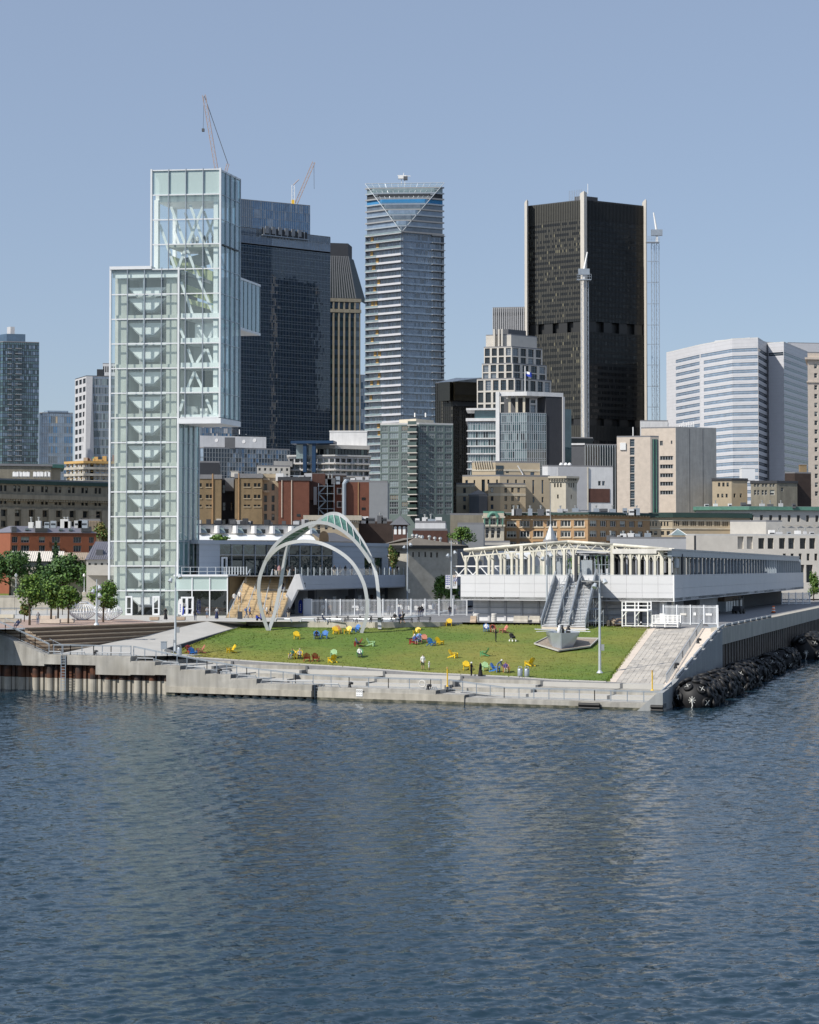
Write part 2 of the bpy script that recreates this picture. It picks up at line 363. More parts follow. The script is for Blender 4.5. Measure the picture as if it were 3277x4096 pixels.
# ------------------------------------------------------------------ shared materials
for n,c,k in(
 ('roof_grey',(.22,.22,.23),{}),('roof_dark',(.06,.062,.068),{}),('roof_light',(.5,.5,.49),{}),
 ('white_paint',(.78,.78,.77),dict(rough=.5,var=.05)),('white_metal',(.72,.74,.76),dict(rough=.4,var=.06)),
 ('off_white',(.62,.6,.56),dict(var=.08,streak=.15)),('cream_steel',(.66,.63,.54),dict(rough=.55,var=.12,streak=.22)),
 ('frame_dark',(.03,.034,.04),dict(rough=.5)),('frame_white',(.7,.7,.68),dict(rough=.5,var=.03)),('frame_grey',(.3,.32,.34),dict(rough=.45)),
 ('steel_grey',(.3,.345,.39),dict(rough=.42,metal=.35,var=.1)),('steel_light',(.5,.54,.57),dict(rough=.4,metal=.3,var=.08)),
 ('galv',(.42,.46,.5),dict(rough=.4,metal=.55,var=.14)),('black_metal',(.025,.026,.028),dict(rough=.45)),
 ('concrete',(.38,.365,.33),dict(var=.2,streak=.3,bump=.15,scale=.9,col2=(.25,.235,.2),mixscale=.45,mixlo=.48,mixhi=.75)),('concrete_pale',(.43,.42,.395),dict(var=.08,scale=.5,bump=.05)),
 ('concrete_grey',(.3,.31,.31),dict(var=.12,streak=.15)),('concrete_warm',(.46,.43,.37),dict(var=.12,streak=.28)),
 ('wet_concrete',(.4,.37,.31),dict(var=.2,streak=.3)),('dark_block',(.12,.125,.13),dict(var=.2)),
 ('asphalt',(.2,.2,.205),dict(var=.2,scale=1.5)),('paving_pink',(.36,.265,.22),dict(var=.12,scale=1.2)),
 ('wood_dark',(.17,.12,.082),dict(var=.28,scale=1.3,stretch=(1,1,6))),('wood_edge',(.42,.34,.25),dict(var=.2)),
 ('wood_stair',(.7,.55,.34),dict(var=.14,scale=1.4)),('wood_stair_dark',(.58,.45,.28),dict(var=.2,scale=1.4)),('wood_block',(.4,.31,.23),dict(var=.2,scale=2)),
 ('rust',(.115,.045,.022),dict(var=.4,scale=1.1,streak=.45,col2=(.045,.03,.026),mixscale=.6)),('panel_grey',(.36,.4,.46),dict(rough=.5,var=.05,scale=.2)),
 ('brick_red',(.16,.062,.04),dict(var=.16,scale=.8)),('brick_brown',(.105,.05,.038),dict(var=.2,scale=.7,streak=.15)),
 ('brick_tan',(.235,.17,.095),dict(var=.16,scale=.6,streak=.12)),('brick_orange',(.4,.25,.13),dict(var=.18,scale=1)),
 ('brick_dark',(.05,.034,.028),dict(var=.25)),('brick_apart',(.25,.085,.045),dict(var=.12,scale=.8)),
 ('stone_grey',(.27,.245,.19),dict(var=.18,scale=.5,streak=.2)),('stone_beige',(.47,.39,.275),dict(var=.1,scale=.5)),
 ('stone_light',(.55,.52,.47),dict(var=.1,scale=.6)),('stone_cream',(.56,.51,.41),dict(var=.1,streak=.1)),('stone_pink',(.6,.52,.44),dict(var=.12,scale=.9)),
 ('stone_old',(.4,.375,.32),dict(var=.2,scale=.9)),('copper',(.11,.25,.19),dict(var=.25,scale=.8,rough=.6)),('copper_dark',(.028,.06,.052),dict(var=.2)),
 ('slate',(.11,.115,.13),dict(var=.15)),('metal_roof',(.2,.2,.235),dict(rough=.45,metal=.3,var=.08)),('tan_roof',(.42,.34,.25),dict(var=.08,rough=.5)),
 ('white_roof',(.66,.62,.56),dict(var=.06)),('charcoal',(.045,.048,.056),dict(var=.1)),('dark_grey',(.1,.105,.115),dict(var=.12)),
 ('blue_paint',(.012,.04,.095),dict(rough=.4)),('mid_grey',(.27,.28,.29),dict(var=.08)),('pale_grey',(.46,.465,.48),dict(var=.06)),
 ('white_wall',(.68,.68,.68),dict(var=.07,streak=.1)),('yellow_paint',(.72,.45,.02),dict(rough=.45,var=.06)),('orange_tarp',(.6,.3,.05),dict(var=.2)),
 ('gravel',(.3,.25,.2),dict(var=.45,scale=5,bump=.4)),('rubber',(.012,.012,.013),dict(rough=.6,var=.3)),('rope_white',(.6,.6,.56),{}),
 ('bark',(.07,.05,.035),dict(var=.3,scale=3)),('brass_door',(.5,.5,.5),{}),('arch_metal',(.56,.565,.56),dict(rough=.42,metal=.3,var=.08)),
 ('patina',(.09,.2,.165),dict(var=.45,scale=1.6,rough=.6)),('mesh_white',(.6,.605,.615),dict(rough=.55,var=.05,scale=.25)),
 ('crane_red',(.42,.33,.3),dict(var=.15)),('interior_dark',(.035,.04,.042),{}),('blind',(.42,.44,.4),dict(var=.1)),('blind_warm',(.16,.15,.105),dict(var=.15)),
 ('olive_spandrel',(.05,.05,.042),dict(var=.15,rough=.5)),('spandrel_shaded',(.016,.018,.018),dict(rough=.4)),('bronze',(.018,.019,.02),dict(rough=.4)),
 ('tower_concrete',(.54,.55,.505),dict(var=.14,streak=.1,scale=.5)),('tower_white',(.88,.9,.9),dict(rough=.5,var=.04)),('tower_soffit',(.4,.42,.43),dict(var=.06)),
 ('stair_green',(.42,.45,.25),dict(var=.05)),('tile_white',(.5,.505,.53),dict(var=.06,scale=.4,rough=.45)),('fabric_black',(.012,.012,.014),dict(rough=.9)),
 ('blue_tarp',(.03,.2,.42),dict(rough=.5)),('plywood',(.5,.32,.12),dict(var=.2)),('tin',(.5,.5,.48),dict(metal=.7,rough=.35,var=.2)),
 ('dry_grass',(.12,.15,.035),{}),('signal_orange',(.75,.16,.03),{}),('blue_flag',(.02,.05,.36),{}),('print_grey',(.12,.13,.15),{}),('print_blue',(.03,.04,.3),{}),('print_black',(.02,.02,.02),{})):
 M[n]=pm(n,c,**k)
M['glass_dark']=glass('glass_dark',(.02,.026,.03),1.6);M['glass_black']=glass('glass_black',(.008,.01,.012),1.45)
M['glass_blue']=glass('glass_blue',(.035,.075,.13),2.2);M['glass_navy']=glass('glass_navy',(.012,.029,.053),1.75,wob=.05)
M['glass_navy2']=glass('glass_navy2',(.014,.03,.046),1.75,wob=.05);M['glass_teal']=glass('glass_teal',(.045,.1,.11),2.0)
M['glass_teal_dark']=glass('glass_teal_dark',(.02,.045,.055),1.8);M['glass_sky']=glass('glass_sky',(.06,.155,.29),1.9,wob=.06)
M['glass_bronze']=glass('glass_bronze',(.01,.009,.006),1.6);M['glass_pale']=glass('glass_pale',(.2,.26,.27),1.8)
M['glass_grey']=glass('glass_grey',(.1,.125,.155),2.0);M['glass_slate']=glass('glass_slate',(.17,.23,.31),2.0);M['glass_green']=glass('glass_green',(.045,.075,.065),1.9)
M['glass_hall']=glass('glass_hall',(.012,.026,.026),1.7,wob=.12,wscale=.5)
M['clear']=clear('clear',(.93,.985,.97),.085,.01,.11,(.76,.93,.89));M['clear_dark']=clear('clear_dark',(.5,.62,.63),.12,.01,.02)
M['frosted']=clear('frosted',(.5,.6,.6),.1,.1,.72,(.62,.76,.73));M['rail_glass']=clear('rail_glass',(.9,.95,.94),.08,0,.03)
M['clear_side']=clear('clear_side',(.5,.7,.72),.26,.02,.4,(.25,.46,.5))
# grass: mown lawn with drier patches
M['grass']=pm('grass',(.095,.155,.02),.9,.26,1.1,bump=.5,col2=(.215,.195,.04),mixscale=.06,mixlo=.38,mixhi=.72)
M['leaf_dark']=pm('leaf_dark',(.042,.095,.026),.6,.45,1.2);M['leaf_mid']=pm('leaf_mid',(.068,.14,.026),.6,.45,1.2)
M['leaf_bright']=pm('leaf_bright',(.11,.185,.024),.6,.4,1.5);M['leaf_yellow']=pm('leaf_yellow',(.15,.13,.035),.6,.4,1.5)
M['leaf_blue']=pm('leaf_blue',(.028,.055,.03),.6,.4,1.5)
M['pavers']=pm('pavers',(.46,.43,.385),.85,.14,.9,col2=(.33,.31,.28),mixscale=.3,mixlo=.5,mixhi=.7);M['paver_worn']=pm('paver_worn',(.36,.34,.31),.85,.2,.9);M['tide']=pm('tide',(.05,.052,.035),.5,.4,2.5,col2=(.16,.15,.11),mixscale=1.2,mixlo=.45,mixhi=.62)
# ------------------------------------------------------------------ water
def water_mat():
 m=bpy.data.materials.new('water');m.use_nodes=True;N=m.node_tree.nodes;L=m.node_tree.links;b=N['Principled BSDF']
 b.inputs['Base Color'].default_value=(.013,.033,.05,1);b.inputs['Roughness'].default_value=.09;b.inputs['IOR'].default_value=1.333
 g=N.new('ShaderNodeNewGeometry')
 def noise(sc,stretch,det,rot=0.,dist=0.):
  mp=N.new('ShaderNodeMapping');mp.inputs['Scale'].default_value=stretch;mp.inputs['Rotation'].default_value=(0,0,R(rot));L.new(g.outputs['Position'],mp.inputs[0])
  n=N.new('ShaderNodeTexNoise');n.inputs['Scale'].default_value=sc;n.inputs['Detail'].default_value=det;n.inputs['Roughness'].default_value=.55;n.inputs['Distortion'].default_value=dist;L.new(mp.outputs[0],n.inputs['Vector']);return n.outputs[0]
 def madd(x,k,y):
  s=N.new('ShaderNodeMath');s.operation='MULTIPLY_ADD';L.new(x,s.inputs[0]);s.inputs[1].default_value=k;L.new(y,s.inputs[2]);return s.outputs[0]
 def ncol(sc,stretch,det,rot,k):
  n=noise(sc,stretch,det,rot,.3).node;v=N.new('ShaderNodeVectorMath');v.operation='SUBTRACT';v.inputs[1].default_value=(.5,.5,.5);L.new(n.outputs['Color'],v.inputs[0])
  w=N.new('ShaderNodeVectorMath');w.operation='MULTIPLY';w.inputs[1].default_value=k;L.new(v.outputs[0],w.inputs[0]);return w.outputs[0]
 def vadd(x,y):v=N.new('ShaderNodeVectorMath');v.operation='ADD';L.new(x,v.inputs[0]);L.new(y,v.inputs[1]);return v.outputs[0]
 # facet slopes of chop and ripples, true at any distance; calmer and rougher patches
 sl=vadd(ncol(1.8,(.5,1.2,1),3,-10,(.34,.5,0)),ncol(6.,(.6,1.1,1),2,5,(.4,.5,0)))
 big=noise(.03,(.8,1.7,1),3,20);st=N.new('ShaderNodeMapRange');st.inputs[1].default_value=.38;st.inputs[2].default_value=.62;st.inputs[3].default_value=.72;st.inputs[4].default_value=1.1;L.new(big,st.inputs[0])
 sc_=N.new('ShaderNodeVectorMath');sc_.operation='SCALE';L.new(sl,sc_.inputs[0]);L.new(st.outputs[0],sc_.inputs['Scale'])
 nn=N.new('ShaderNodeVectorMath');nn.operation='NORMALIZE';L.new(vadd(sc_.outputs[0],g.outputs['Normal']),nn.inputs[0]);L.new(nn.outputs[0],b.inputs['Normal'])
 return m
M['water']=water_mat()
def make_water():
 rng=np.random.RandomState(5);Y=[40.]
 while Y[-1]<430:Y.append(Y[-1]*1.0021)
 Y=np.array(Y);U=np.linspace(-.4,.4,620);yy,uu=np.meshgrid(Y,U,indexing='ij');xx=uu*yy;z=np.zeros_like(xx)
 for k in range(84):
  lam=.34*(2.4/.34)**rng.rand()**1.1;th=math.pi/2+rng.normal(0,.75)+.2;kk=2*math.pi/lam
  amp=.0058*lam*(.4+rng.rand())
  w=np.clip((lam/(yy*.0021)-1.8)/1.5,0,1)
  ph=kk*(xx*cos(th)+yy*sin(th))+rng.rand()*6.28
  s=np.sin(ph+.35*np.sin(ph));z+=amp*w*s
 env=.75+.5*np.sin(xx*.05+1.3)*np.sin(yy*.043+.5);z*=env*np.clip((.4-np.abs(uu))/.03,0,1)
 nr,nc=xx.shape;v=np.stack([xx,yy,z],-1).reshape(-1,3)
 idx=np.arange(nr*nc).reshape(nr,nc);f=np.stack([idx[:-1,:-1],idx[:-1,1:],idx[1:,1:],idx[1:,:-1]],-1).reshape(-1,4)
 me=bpy.data.meshes.new('water');me.vertices.add(len(v));me.vertices.foreach_set('co',v.ravel());me.loops.add(f.size);me.loops.foreach_set('vertex_index',f.ravel().astype(np.int32))
 me.polygons.add(len(f));me.polygons.foreach_set('loop_start',np.arange(0,f.size,4));me.polygons.foreach_set('loop_total',np.full(len(f),4));me.polygons.foreach_set('use_smooth',np.ones(len(f),bool))
 me.update();me.validate();me.materials.append(M['water']);o=bpy.data.objects.new('water',me);COL.objects.link(o);struct(o)
 rv=MB();y1=float(Y[-1]);rv.quad((-4000,-6000,0),(4000,-6000,0),(4000,40,0),(-4000,40,0))
 for s in(-1,1):rv.quad(*[(s*.4*40,40,0),(s*4000,40,0),(s*4000,y1,0),(s*.4*y1,y1,0)][::s])
 struct(rv.build('river','water'))
make_water()
# ------------------------------------------------------------------ pier frame
PZ=7.6                                    # plaza level
A=onz(0,2757,0);B=onz(2652,2845,0)
D=V2(B-A).normalized();I=Vector((-D.y,D.x));LAB=V2(B-A).length       # D along the quay front, I inland
SU=Vector((sin(R(18.1)),cos(R(18.1))));SN=Vector((SU.y,-SU.x)) # SU along the pier side, SN out to the water
def fq(t,off,z):p=V2(A)+D*t+I*off;return Vector((p.x,p.y,z))
def ft(px,py=2760,off=0.):q=online(px,py,V2(A)+I*off,D);return(V2(q)-V2(A)).dot(D),q.z
def fbox(mb,t0,t1,o0,o1,z0,z1,mi=0):return mb.hexa([fq(t0,o0,z0),fq(t1,o0,z0),fq(t1,o1,z0),fq(t0,o1,z0),fq(t0,o0,z1),fq(t1,o0,z1),fq(t1,o1,z1),fq(t0,o1,z1)],mi)
# far ground: one sheet from behind the pier to beyond the city
gm=MB();gm.poly([(-3000,330,7.2),(-140,330,7.2),(-140,300,7.2),(95,372,7.2),(3000,1000,7.2),(6000,9000,7.2),(-6000,9000,7.2)]);struct(gm.build('city_ground','asphalt'))
# quay front blocks
SEG=[(176,521,2622),(521,619,2646),(619,720,2662),(720,820,2680),(820,922,2697),(922,1026,2715),(1026,1248,2737),(1272,1743,2755),(1743,1859,2778),(1859,2652,2803)]
DECK=[]
qw=struct(MB().hexa([fq(-30,1.3,-3),fq(LAB-.6,1.3,-3),fq(LAB-.6,10,-3),fq(-30,10,-3),fq(-30,1.3,.3),fq(LAB-.6,1.3,.3),fq(LAB-.6,10,.3),fq(-30,10,.3)]).build('quay_wall','concrete'))
def zbot(px):
 if px<382:return ft(px,2659)[1]
 if px<665:return ft(px,2700)[1]
 return .28 if px<1260 else-2.5
for x0,x1,y in SEG:
 t0,t1=ft(x0)[0],ft(x1)[0];z=ft((x0+x1)/2,y)[1];DECK.append((t0,t1,z))
 cuts=[x0]+[c for c in(382,665)if x0<c<x1]+[x1]
 for c0,c1 in zip(cuts,cuts[1:]):
  m=MB();zb=zbot((c0+c1)/2);fbox(m,ft(c0)[0],ft(c1)[0],0,1.31,zb,z-.12)
  fbox(m,ft(c0)[0],ft(c1)[0],.06,1.31,z-.12,z);m.build('wall_block','concrete',qw)
 m=MB();fbox(m,t0,t1-(1.7 if x1>2600 else 0),1.31,11,.28,z-.004);m.build('deck_block','concrete_pale',qw)
 if x0>600:m=MB();fbox(m,t1-.35 if x1>1900 else t1-.02,t1+.03,.05,1.2,max(z-.62,.3),z-.01);m.build('step_end','dark_block',qw)
# lower lip along the middle blocks
for x0,x1,y0,y1 in((668,1248,2748,2769),(1272,1859,2771,2785)):
 m=MB();t0,t1=ft(x0)[0],ft(x1)[0];z=ft((x0+x1)/2,y0)[1];fbox(m,t0,t1,-.16,.01,.3 if x0<1000 else-2.4,min(z,1.0));m.build('wall_lip','wet_concrete',qw)
# ramp wall on the left
t0,z0r=ft(-80,2504);t1=ft(176)[0];z1r=DECK[0][2];zb=zbot(0)
m=MB();m.hexa([fq(t0,0,zb),fq(t1,0,zb),fq(t1,1.3,zb),fq(t0,1.3,zb),fq(t0,0,z0r),fq(t1,0,z1r),fq(t1,1.3,z1r),fq(t0,1.3,z0r)]);m.build('ramp_wall','concrete',qw)
# dark wet band at the waterline
for x0,x1,o,h in((1272,1859,-.163,.3),(1859,2652,-.003,.26),(665,700,-.003,.3)):
 m=MB();fbox(m,ft(x0)[0],ft(x1)[0],o-.004,o,-.5,h);m.build('tide_band','tide',qw)
# gap with ladder recess between 1248 and 1272
m=MB();fbox(m,ft(1248)[0],ft(1272)[0],.9,1.31,-2,DECK[6][2]-.1);m.build('ladder_recess','dark_block',qw)
# sheet piles under the left blocks
sp=thing('sheet_pile_wall','rusty steel sheet pile wall under the left end of the quay','sheet piling',fq(0,.8,-2))
k=0;t=-2.
while t<ft(665)[0]:
 px=0;zt=ft(10,2640)[1]if t<ft(382)[0]else ft(500,2690)[1]
 if k%2==0:
  prof=[fq(t+1.06*(.5-.5*cos(a))-.03,.95-.62*sin(a),0)for a in[math.pi*j/8 for j in range(9)]]
 else:
  prof=[fq(t,.95,0),fq(t+.12,.72,0),fq(t+.5,.72,0),fq(t+.55,.95,0),fq(t+1.06,.95,0)]
 for nm,za,zb,mt in(('pile_top',1.55,zt,'rust'),('pile_foot',-1.5,1.55,'wet_concrete')):
  m=MB()
  for a,b in zip(prof,prof[1:]):m.quad((a.x,a.y,za),(b.x,b.y,za),(b.x,b.y,zb),(a.x,a.y,zb))
  m.build(nm,mt,sp,smooth=(k%2==0))
 t+=1.06;k+=1
# short piles showing under the middle block
pl=thing('pile_row','row of short round piles under the long concrete block','piles',fq(ft(700)[0],.5,-2))
for i in range(16):
 t=ft(690+i*36)[0];MB().tube([fq(t,.55,-2),fq(t,.55,.27)],.4,10).build('pile','wet_concrete',pl,smooth=True)
# terraced seating between deck and lawn
LAWN_OFF=9.0
def lawn_front(px,py):return online(px,py,V2(A)+I*LAWN_OFF,D)
LF=[(690,2615),(772,2630),(846,2634),(1076,2650),(1400,2669),(1713,2693),(2050,2708),(2211,2720),(2428,2728)]
LFp=[lawn_front(*p)for p in LF]
def lawn_z_front(t):
 ts=[(V2(p)-V2(A)).dot(D)for p in LFp];return float(np.interp(t,ts,[p.z for p in LFp]))
CAPS=[560,768,1073,1390,1707,2035,2362,2640]
def deck_z(t):
 for a,b,z in DECK:
  if a-1<=t<=b+.3:return z
 return DECK[-1][2]
terr=struct(thing('seating_terrace','','',fq(20,4,0)))
del terr['label'],terr['category']
for i in range(len(CAPS)-1):
 t0,t1=ft(CAPS[i])[0]+1.2,ft(CAPS[i+1])[0]+1.2
 zl=lawn_z_front(min(t1,80));zd=min(deck_z(t0+.5),deck_z(t1-.5));n=max(2,round((zl-zd)/.45));st=(zl-zd)/n
 if i==len(CAPS)-2:t1=LAB-1.5
 for k in range(1,n+1):
  o0=3.0+(LAWN_OFF-1.4-3.0)*(k-1)/max(1,n-1)
  zt=zd+st*k-.05
  m=MB();fbox(m,t0,t1-.32,o0,LAWN_OFF-.003*k,zd-.6,zt);m.build('seat_step','concrete_pale' if k%2 else 'concrete',terr)
  m=MB();fbox(m,t1-.315,t1-.003,o0-.02,o0+1.1,zd-.5,zt+.01);m.build('end_block','dark_block',terr)
# path strip in front of the lawn
m=MB();NL=40
def lfp(s):
 n=len(LFp)-1;k=min(int(s*n),n-1);u=s*n-k;return LFp[k].lerp(LFp[k+1],u)
for i in range(NL):
 a,b=lfp(i/NL),lfp((i+1)/NL);o=Vector((I.x,I.y,0))*-1.25
 w,v=Vector((0,0,-.02)),Vector((0,0,-1.6));m.hexa([a+o+v,b+o+v,b+v,a+v,a+o+w,b+o+w,b+w,a+w])
struct(m.build('lawn_path','asphalt'))
m=MB()
for i in range(NL):
 a,b=lfp(i/NL),lfp((i+1)/NL);o=Vector((I.x,I.y,0))*-.28;u=Vector((0,0,.1));q=Vector((0,0,-.3))
 m.hexa([a+o+q,b+o+q,b+q,a+q,a+o+u,b+o+u,b+u,a+u])
struct(m.build('lawn_kerb','concrete_pale'))
# ------------------------------------------------------------------ lawn
BK=[(982,2505,6.86),(1240,2508,6.85),(1500,2512,6.84),(1841,2501,7.05),(2170,2501,7.05),(2400,2508,6.95),(2600,2513,6.85)]
BKp=[onz(*p)for p in BK]
def lawn_pt(s,r):
 a=lfp(s);n=len(BKp)-1;k=min(int(s*n),n-1);b=BKp[k].lerp(BKp[k+1],s*n-k)
 if s<.001:pass
 p=a.lerp(b,r);p.z+=.5*sin(r*math.pi)*(.25+.35*sin(s*5));return p
def lawn_mesh():
 NS,NR=60,40;v=[lawn_pt(i/NS,j/NR)for j in range(NR+1)for i in range(NS+1)];rng=random.Random(3)
 for q in v:q.z+=rng.uniform(-.03,.03)
 f=[(j*(NS+1)+i,j*(NS+1)+i+1,(j+1)*(NS+1)+i+1,(j+1)*(NS+1)+i)for j in range(NR)for i in range(NS)]
 me=bpy.data.meshes.new('lawn');me.from_pydata([tuple(q)for q in v],[],f);me.materials.append(M['grass']);me.polygons.foreach_set('use_smooth',[True]*len(f));me.update()
 o=bpy.data.objects.new('lawn',me);COL.objects.link(o);struct(o);return o
lawn=lawn_mesh()
LBV=None
def ground_at(px,py):
 """lawn point seen at a pixel"""
 global LBV
 if LBV is None:
  from mathutils.bvhtree import BVHTree
  me=lawn.data;LBV=BVHTree.FromPolygons([v.co for v in me.vertices],[p.vertices for p in me.polygons])
 h=LBV.ray_cast(Vector((0,0,CZ)),ray(px,py).normalized())
 return h[0]if h[0]else(online(px,py,V2(A)+I*(LAWN_OFF-.7),D)if py>2600 else onz(px,py,6.9))
# grass blades: short tufts over the nearer half
def tufts():
 rng=random.Random(8);m=MB()
 for k in range(14000):
  p=lawn_pt(rng.random(),rng.random()**1.3);a=rng.random()*6.28;w,h=rng.uniform(.05,.11),rng.uniform(.035,.085);d=Vector((cos(a),sin(a),0))*w;l=Vector((rng.uniform(-.05,.05),rng.uniform(-.05,.05),h))
  m.poly([p-d,p+d,p+l])
 for k in range(5200):
  e=rng.random();q=rng.choice(((e,0),(e,1),(0,e),(1,e)));p=lawn_pt(*q)+Vector((rng.gauss(0,.12),rng.gauss(0,.12),.02));a=rng.random()*6.28;d=Vector((cos(a),sin(a),0))*rng.uniform(.05,.12);m.poly([p-d,p+d,p+Vector((rng.uniform(-.08,.08),rng.uniform(-.08,.08),rng.uniform(.08,.2)))])
 o=m.build('grass','grass',stuff=True);return tag(o,'short mown grass blades over the sloping green lawn','grass')
tufts()
# ------------------------------------------------------------------ plaza, walkway, steps on the left
PL=[(-260,2524),(826,2484),(982,2487),(1500,2487),(1841,2489),(2600,2497)]
pp=[onz(x,y,PZ)for x,y in PL[:4]]+[onz(1841,2489,7.25),onz(2620,2498,7.2),onz(2900,2497,7.2)]
m=MB();m.poly([tuple(q)for q in pp[:4]]+[(20,420,PZ),(-150,420,PZ)]);struct(m.build('plaza','concrete_pale'))
m=MB();m.poly([(pp[3].x,pp[3].y,7.25),(pp[4].x,pp[4].y,7.25),(pp[5].x,pp[5].y,7.25),(44,257,7.25),(90,420,7.25),(20,420,7.25)]);struct(m.build('yard','asphalt'))
m=MB();m.poly([onz(-260,2523,PZ+.004),onz(640,2491,PZ+.004),onz(520,2476,PZ+.004),onz(300,2478,PZ+.004),onz(-300,2480,PZ+.004)]);struct(m.build('terracotta_paving','paving_pink'))
# retaining kerb between plaza and the lawn
m=MB()
kb=[onz(982,2484,PZ),onz(1500,2490,PZ),onz(1760,2490,PZ-.1),onz(1850,2492,7.3)]
for a,b in zip(kb,kb[1:]):m.hexa([Vector((a.x,a.y,5.8)),Vector((b.x,b.y,5.8)),Vector((b.x,b.y+.5,5.8)),Vector((a.x,a.y+.5,5.8)),Vector((a.x,a.y,a.z+.05)),Vector((b.x,b.y,b.z+.05)),Vector((b.x,b.y+.5,b.z+.05)),Vector((a.x,a.y+.5,a.z+.05))])
struct(m.build('plaza_kerb','concrete_warm'))
m=MB();e=[onz(960,2504,6.58),onz(1841,2505,6.95),onz(2620,2512,6.8)]
m.poly([onz(970,2506,6.5),onz(1500,2513,6.5),onz(1841,2502,6.85),onz(2600,2514,6.7),onz(2700,2500,7.0),onz(1841,2485,7.1),onz(1500,2490,6.9),onz(982,2484,6.9)]);struct(m.build('lawn_border','gravel'))
# pale walkway sloping from the plaza to the deck
zd0=DECK[0][2]
m=MB();Lw=[onz(826,2484,PZ),onz(698,2514,6.75),onz(536,2551,5.75),onz(243,2613,zd0)]
Rw=[onz(985,2488,PZ),onz(985,2505,6.85),onz(840,2548,5.7),onz(655,2604,zd0+.05)]
for k in range(3):m.quad(Lw[k+1],Rw[k+1],Rw[k],Lw[k])
m.quad(fq(ft(243)[0],1.3,zd0),fq(ft(560)[0],1.3,zd0),Rw[3],Lw[3])
m.poly([Rw[3],fq(ft(560)[0],1.3,zd0),fq(ft(700)[0],6.5,zd0+.02),LFp[0]])
struct(m.build('walkway','concrete_pale'))
m=MB();ks=[Rw[1],Rw[2],Rw[3],LFp[0]]
for a,b in zip(ks,ks[1:]):m.beam(a+Vector((.25,0,.08)),b+Vector((.25,0,.08)),.3,.45)
struct(m.build('walkway_kerb','dark_block'))
# fill under lawn's left edge
# broad timber seats
seat=struct(thing('timber_seats','','',onz(300,2560,5)));del seat['label'],seat['category']
Ltop,Lbot=onz(100,2511,PZ),onz(262,2613,zd0);NSTEP=6
for k in range(NSTEP):
 z=PZ-(PZ-zd0)*k/NSTEP;u0=k/NSTEP;u1=(k+1)/NSTEP
 def Ls(u):p=Ltop.lerp(Lbot,u);return p
 def Rs(u):
  n=3;i=min(int(u*n),n-1);return Lw[i].lerp(Lw[i+1],u*n-i)+Vector((.12,0,0))
 a,b,c,d=Ls(u1),Rs(u1),Rs(u0),Ls(u0);zn=PZ-(PZ-zd0)*(k+1)/NSTEP
 if k:pass
 MB().hexa([Vector((p.x,p.y,zd0-.6))for p in(Ls(u0),Rs(u0),Rs(max(0,u0-.12))+Vector((0,.8,0)),Ls(max(0,u0-.12))+Vector((0,.8,0)))]+[Vector((p.x,p.y,z-.07))for p in(Ls(u0),Rs(u0),Rs(max(0,u0-.12))+Vector((0,.8,0)),Ls(max(0,u0-.12))+Vector((0,.8,0)))]).build('riser','wood_dark',seat)
 o=Vector((0,-.06,0))
 MB().hexa([Vector((p.x,p.y,z-.13))for p in(Ls(u0)+o,Rs(u0)+o,Rs(max(0,u0-.17))+Vector((0,.6,0)),Ls(max(0,u0-.17))+Vector((0,.6,0)))]+[Vector((p.x,p.y,z+.004))for p in(Ls(u0)+o,Rs(u0)+o,Rs(max(0,u0-.17))+Vector((0,.6,0)),Ls(max(0,u0-.17))+Vector((0,.6,0)))]).build('tread','wood_edge',seat)
# narrow stair beside the ramp wall
sst=struct(thing('quay_stair','','',onz(60,2580,5)));del sst['label'],sst['category']
for k in range(15):
 u=k/15;z=PZ-(PZ-zd0)*(k+1)/15;a=Ltop.lerp(Lbot,u);fw=fq(ft(-80+250*u)[0],1.3,0)
 a2=Ltop.lerp(Lbot,u+1/15);f2=fq(ft(-80+250*(u+1/15))[0],1.3,0)
 MB().hexa([Vector((p.x,p.y,zd0-.8))for p in(f2,a2,a,fw)]+[Vector((p.x,p.y,z))for p in(f2,a2,a,fw)]).build('stair_step','wood_edge' if k%2 else 'wood_dark',sst)
m=MB();m.prism([fq(ft(176)[0],1.3,0),fq(ft(300)[0],1.3,0),Lw[3]+Vector((.5,0,0)),Lbot],zd0-.5,zd0-.002);struct(m.build('landing','concrete_pale'))
# ------------------------------------------------------------------ right side: paved ramp, lower walk, side quay
RL=[lawn_front(2428,2728),onz(2590,2514,6.85)]
def side(s,off,z):p=V2(B)+SU*s-SN*off;return Vector((p.x,p.y,z))
zq=7.45;zl=RL[0].z
rb=online(2655,2739,V2(A)+I*LAWN_OFF,D);rt=onz(2803,2511,7.05)
m=MB();NP=8
Ls_=[RL[0].lerp(RL[1],k/NP)for k in range(NP+1)];Rs_=[rb.lerp(rt,k/NP)for k in range(NP+1)]
for k in range(NP):m.quad(Ls_[k].lerp(Rs_[k],.16),Rs_[k],Rs_[k+1],Ls_[k+1].lerp(Rs_[k+1],.16))
ramp=struct(m.build('paved_ramp','paver_worn'));prng=random.Random(9);NPR,NPC=30,10
for i in range(NPR):
 for j in range(NPC):
  e=.12 if i<25 else .12+.6*prng.random()**2
  if i>26 and prng.random()<.75 or prng.random()<.03:continue
  def rp(u,v):return RL[0].lerp(RL[1],v).lerp(rb.lerp(rt,v),.17+.82*u)
  u0,u1,v0,v1=(j+.03)/NPC,(j+.97)/NPC,(i+.06)/NPR,(i+.94)/NPR;q=[rp(u0,v0),rp(u1,v0),rp(u1,v1),rp(u0,v1)];h=Vector((0,0,prng.uniform(.03,.06)))
  MB().hexa([p-h for p in q]+[p+h for p in q]).build('paver','pavers' if prng.random()<.8 else 'paver_worn',ramp)
m=MB()
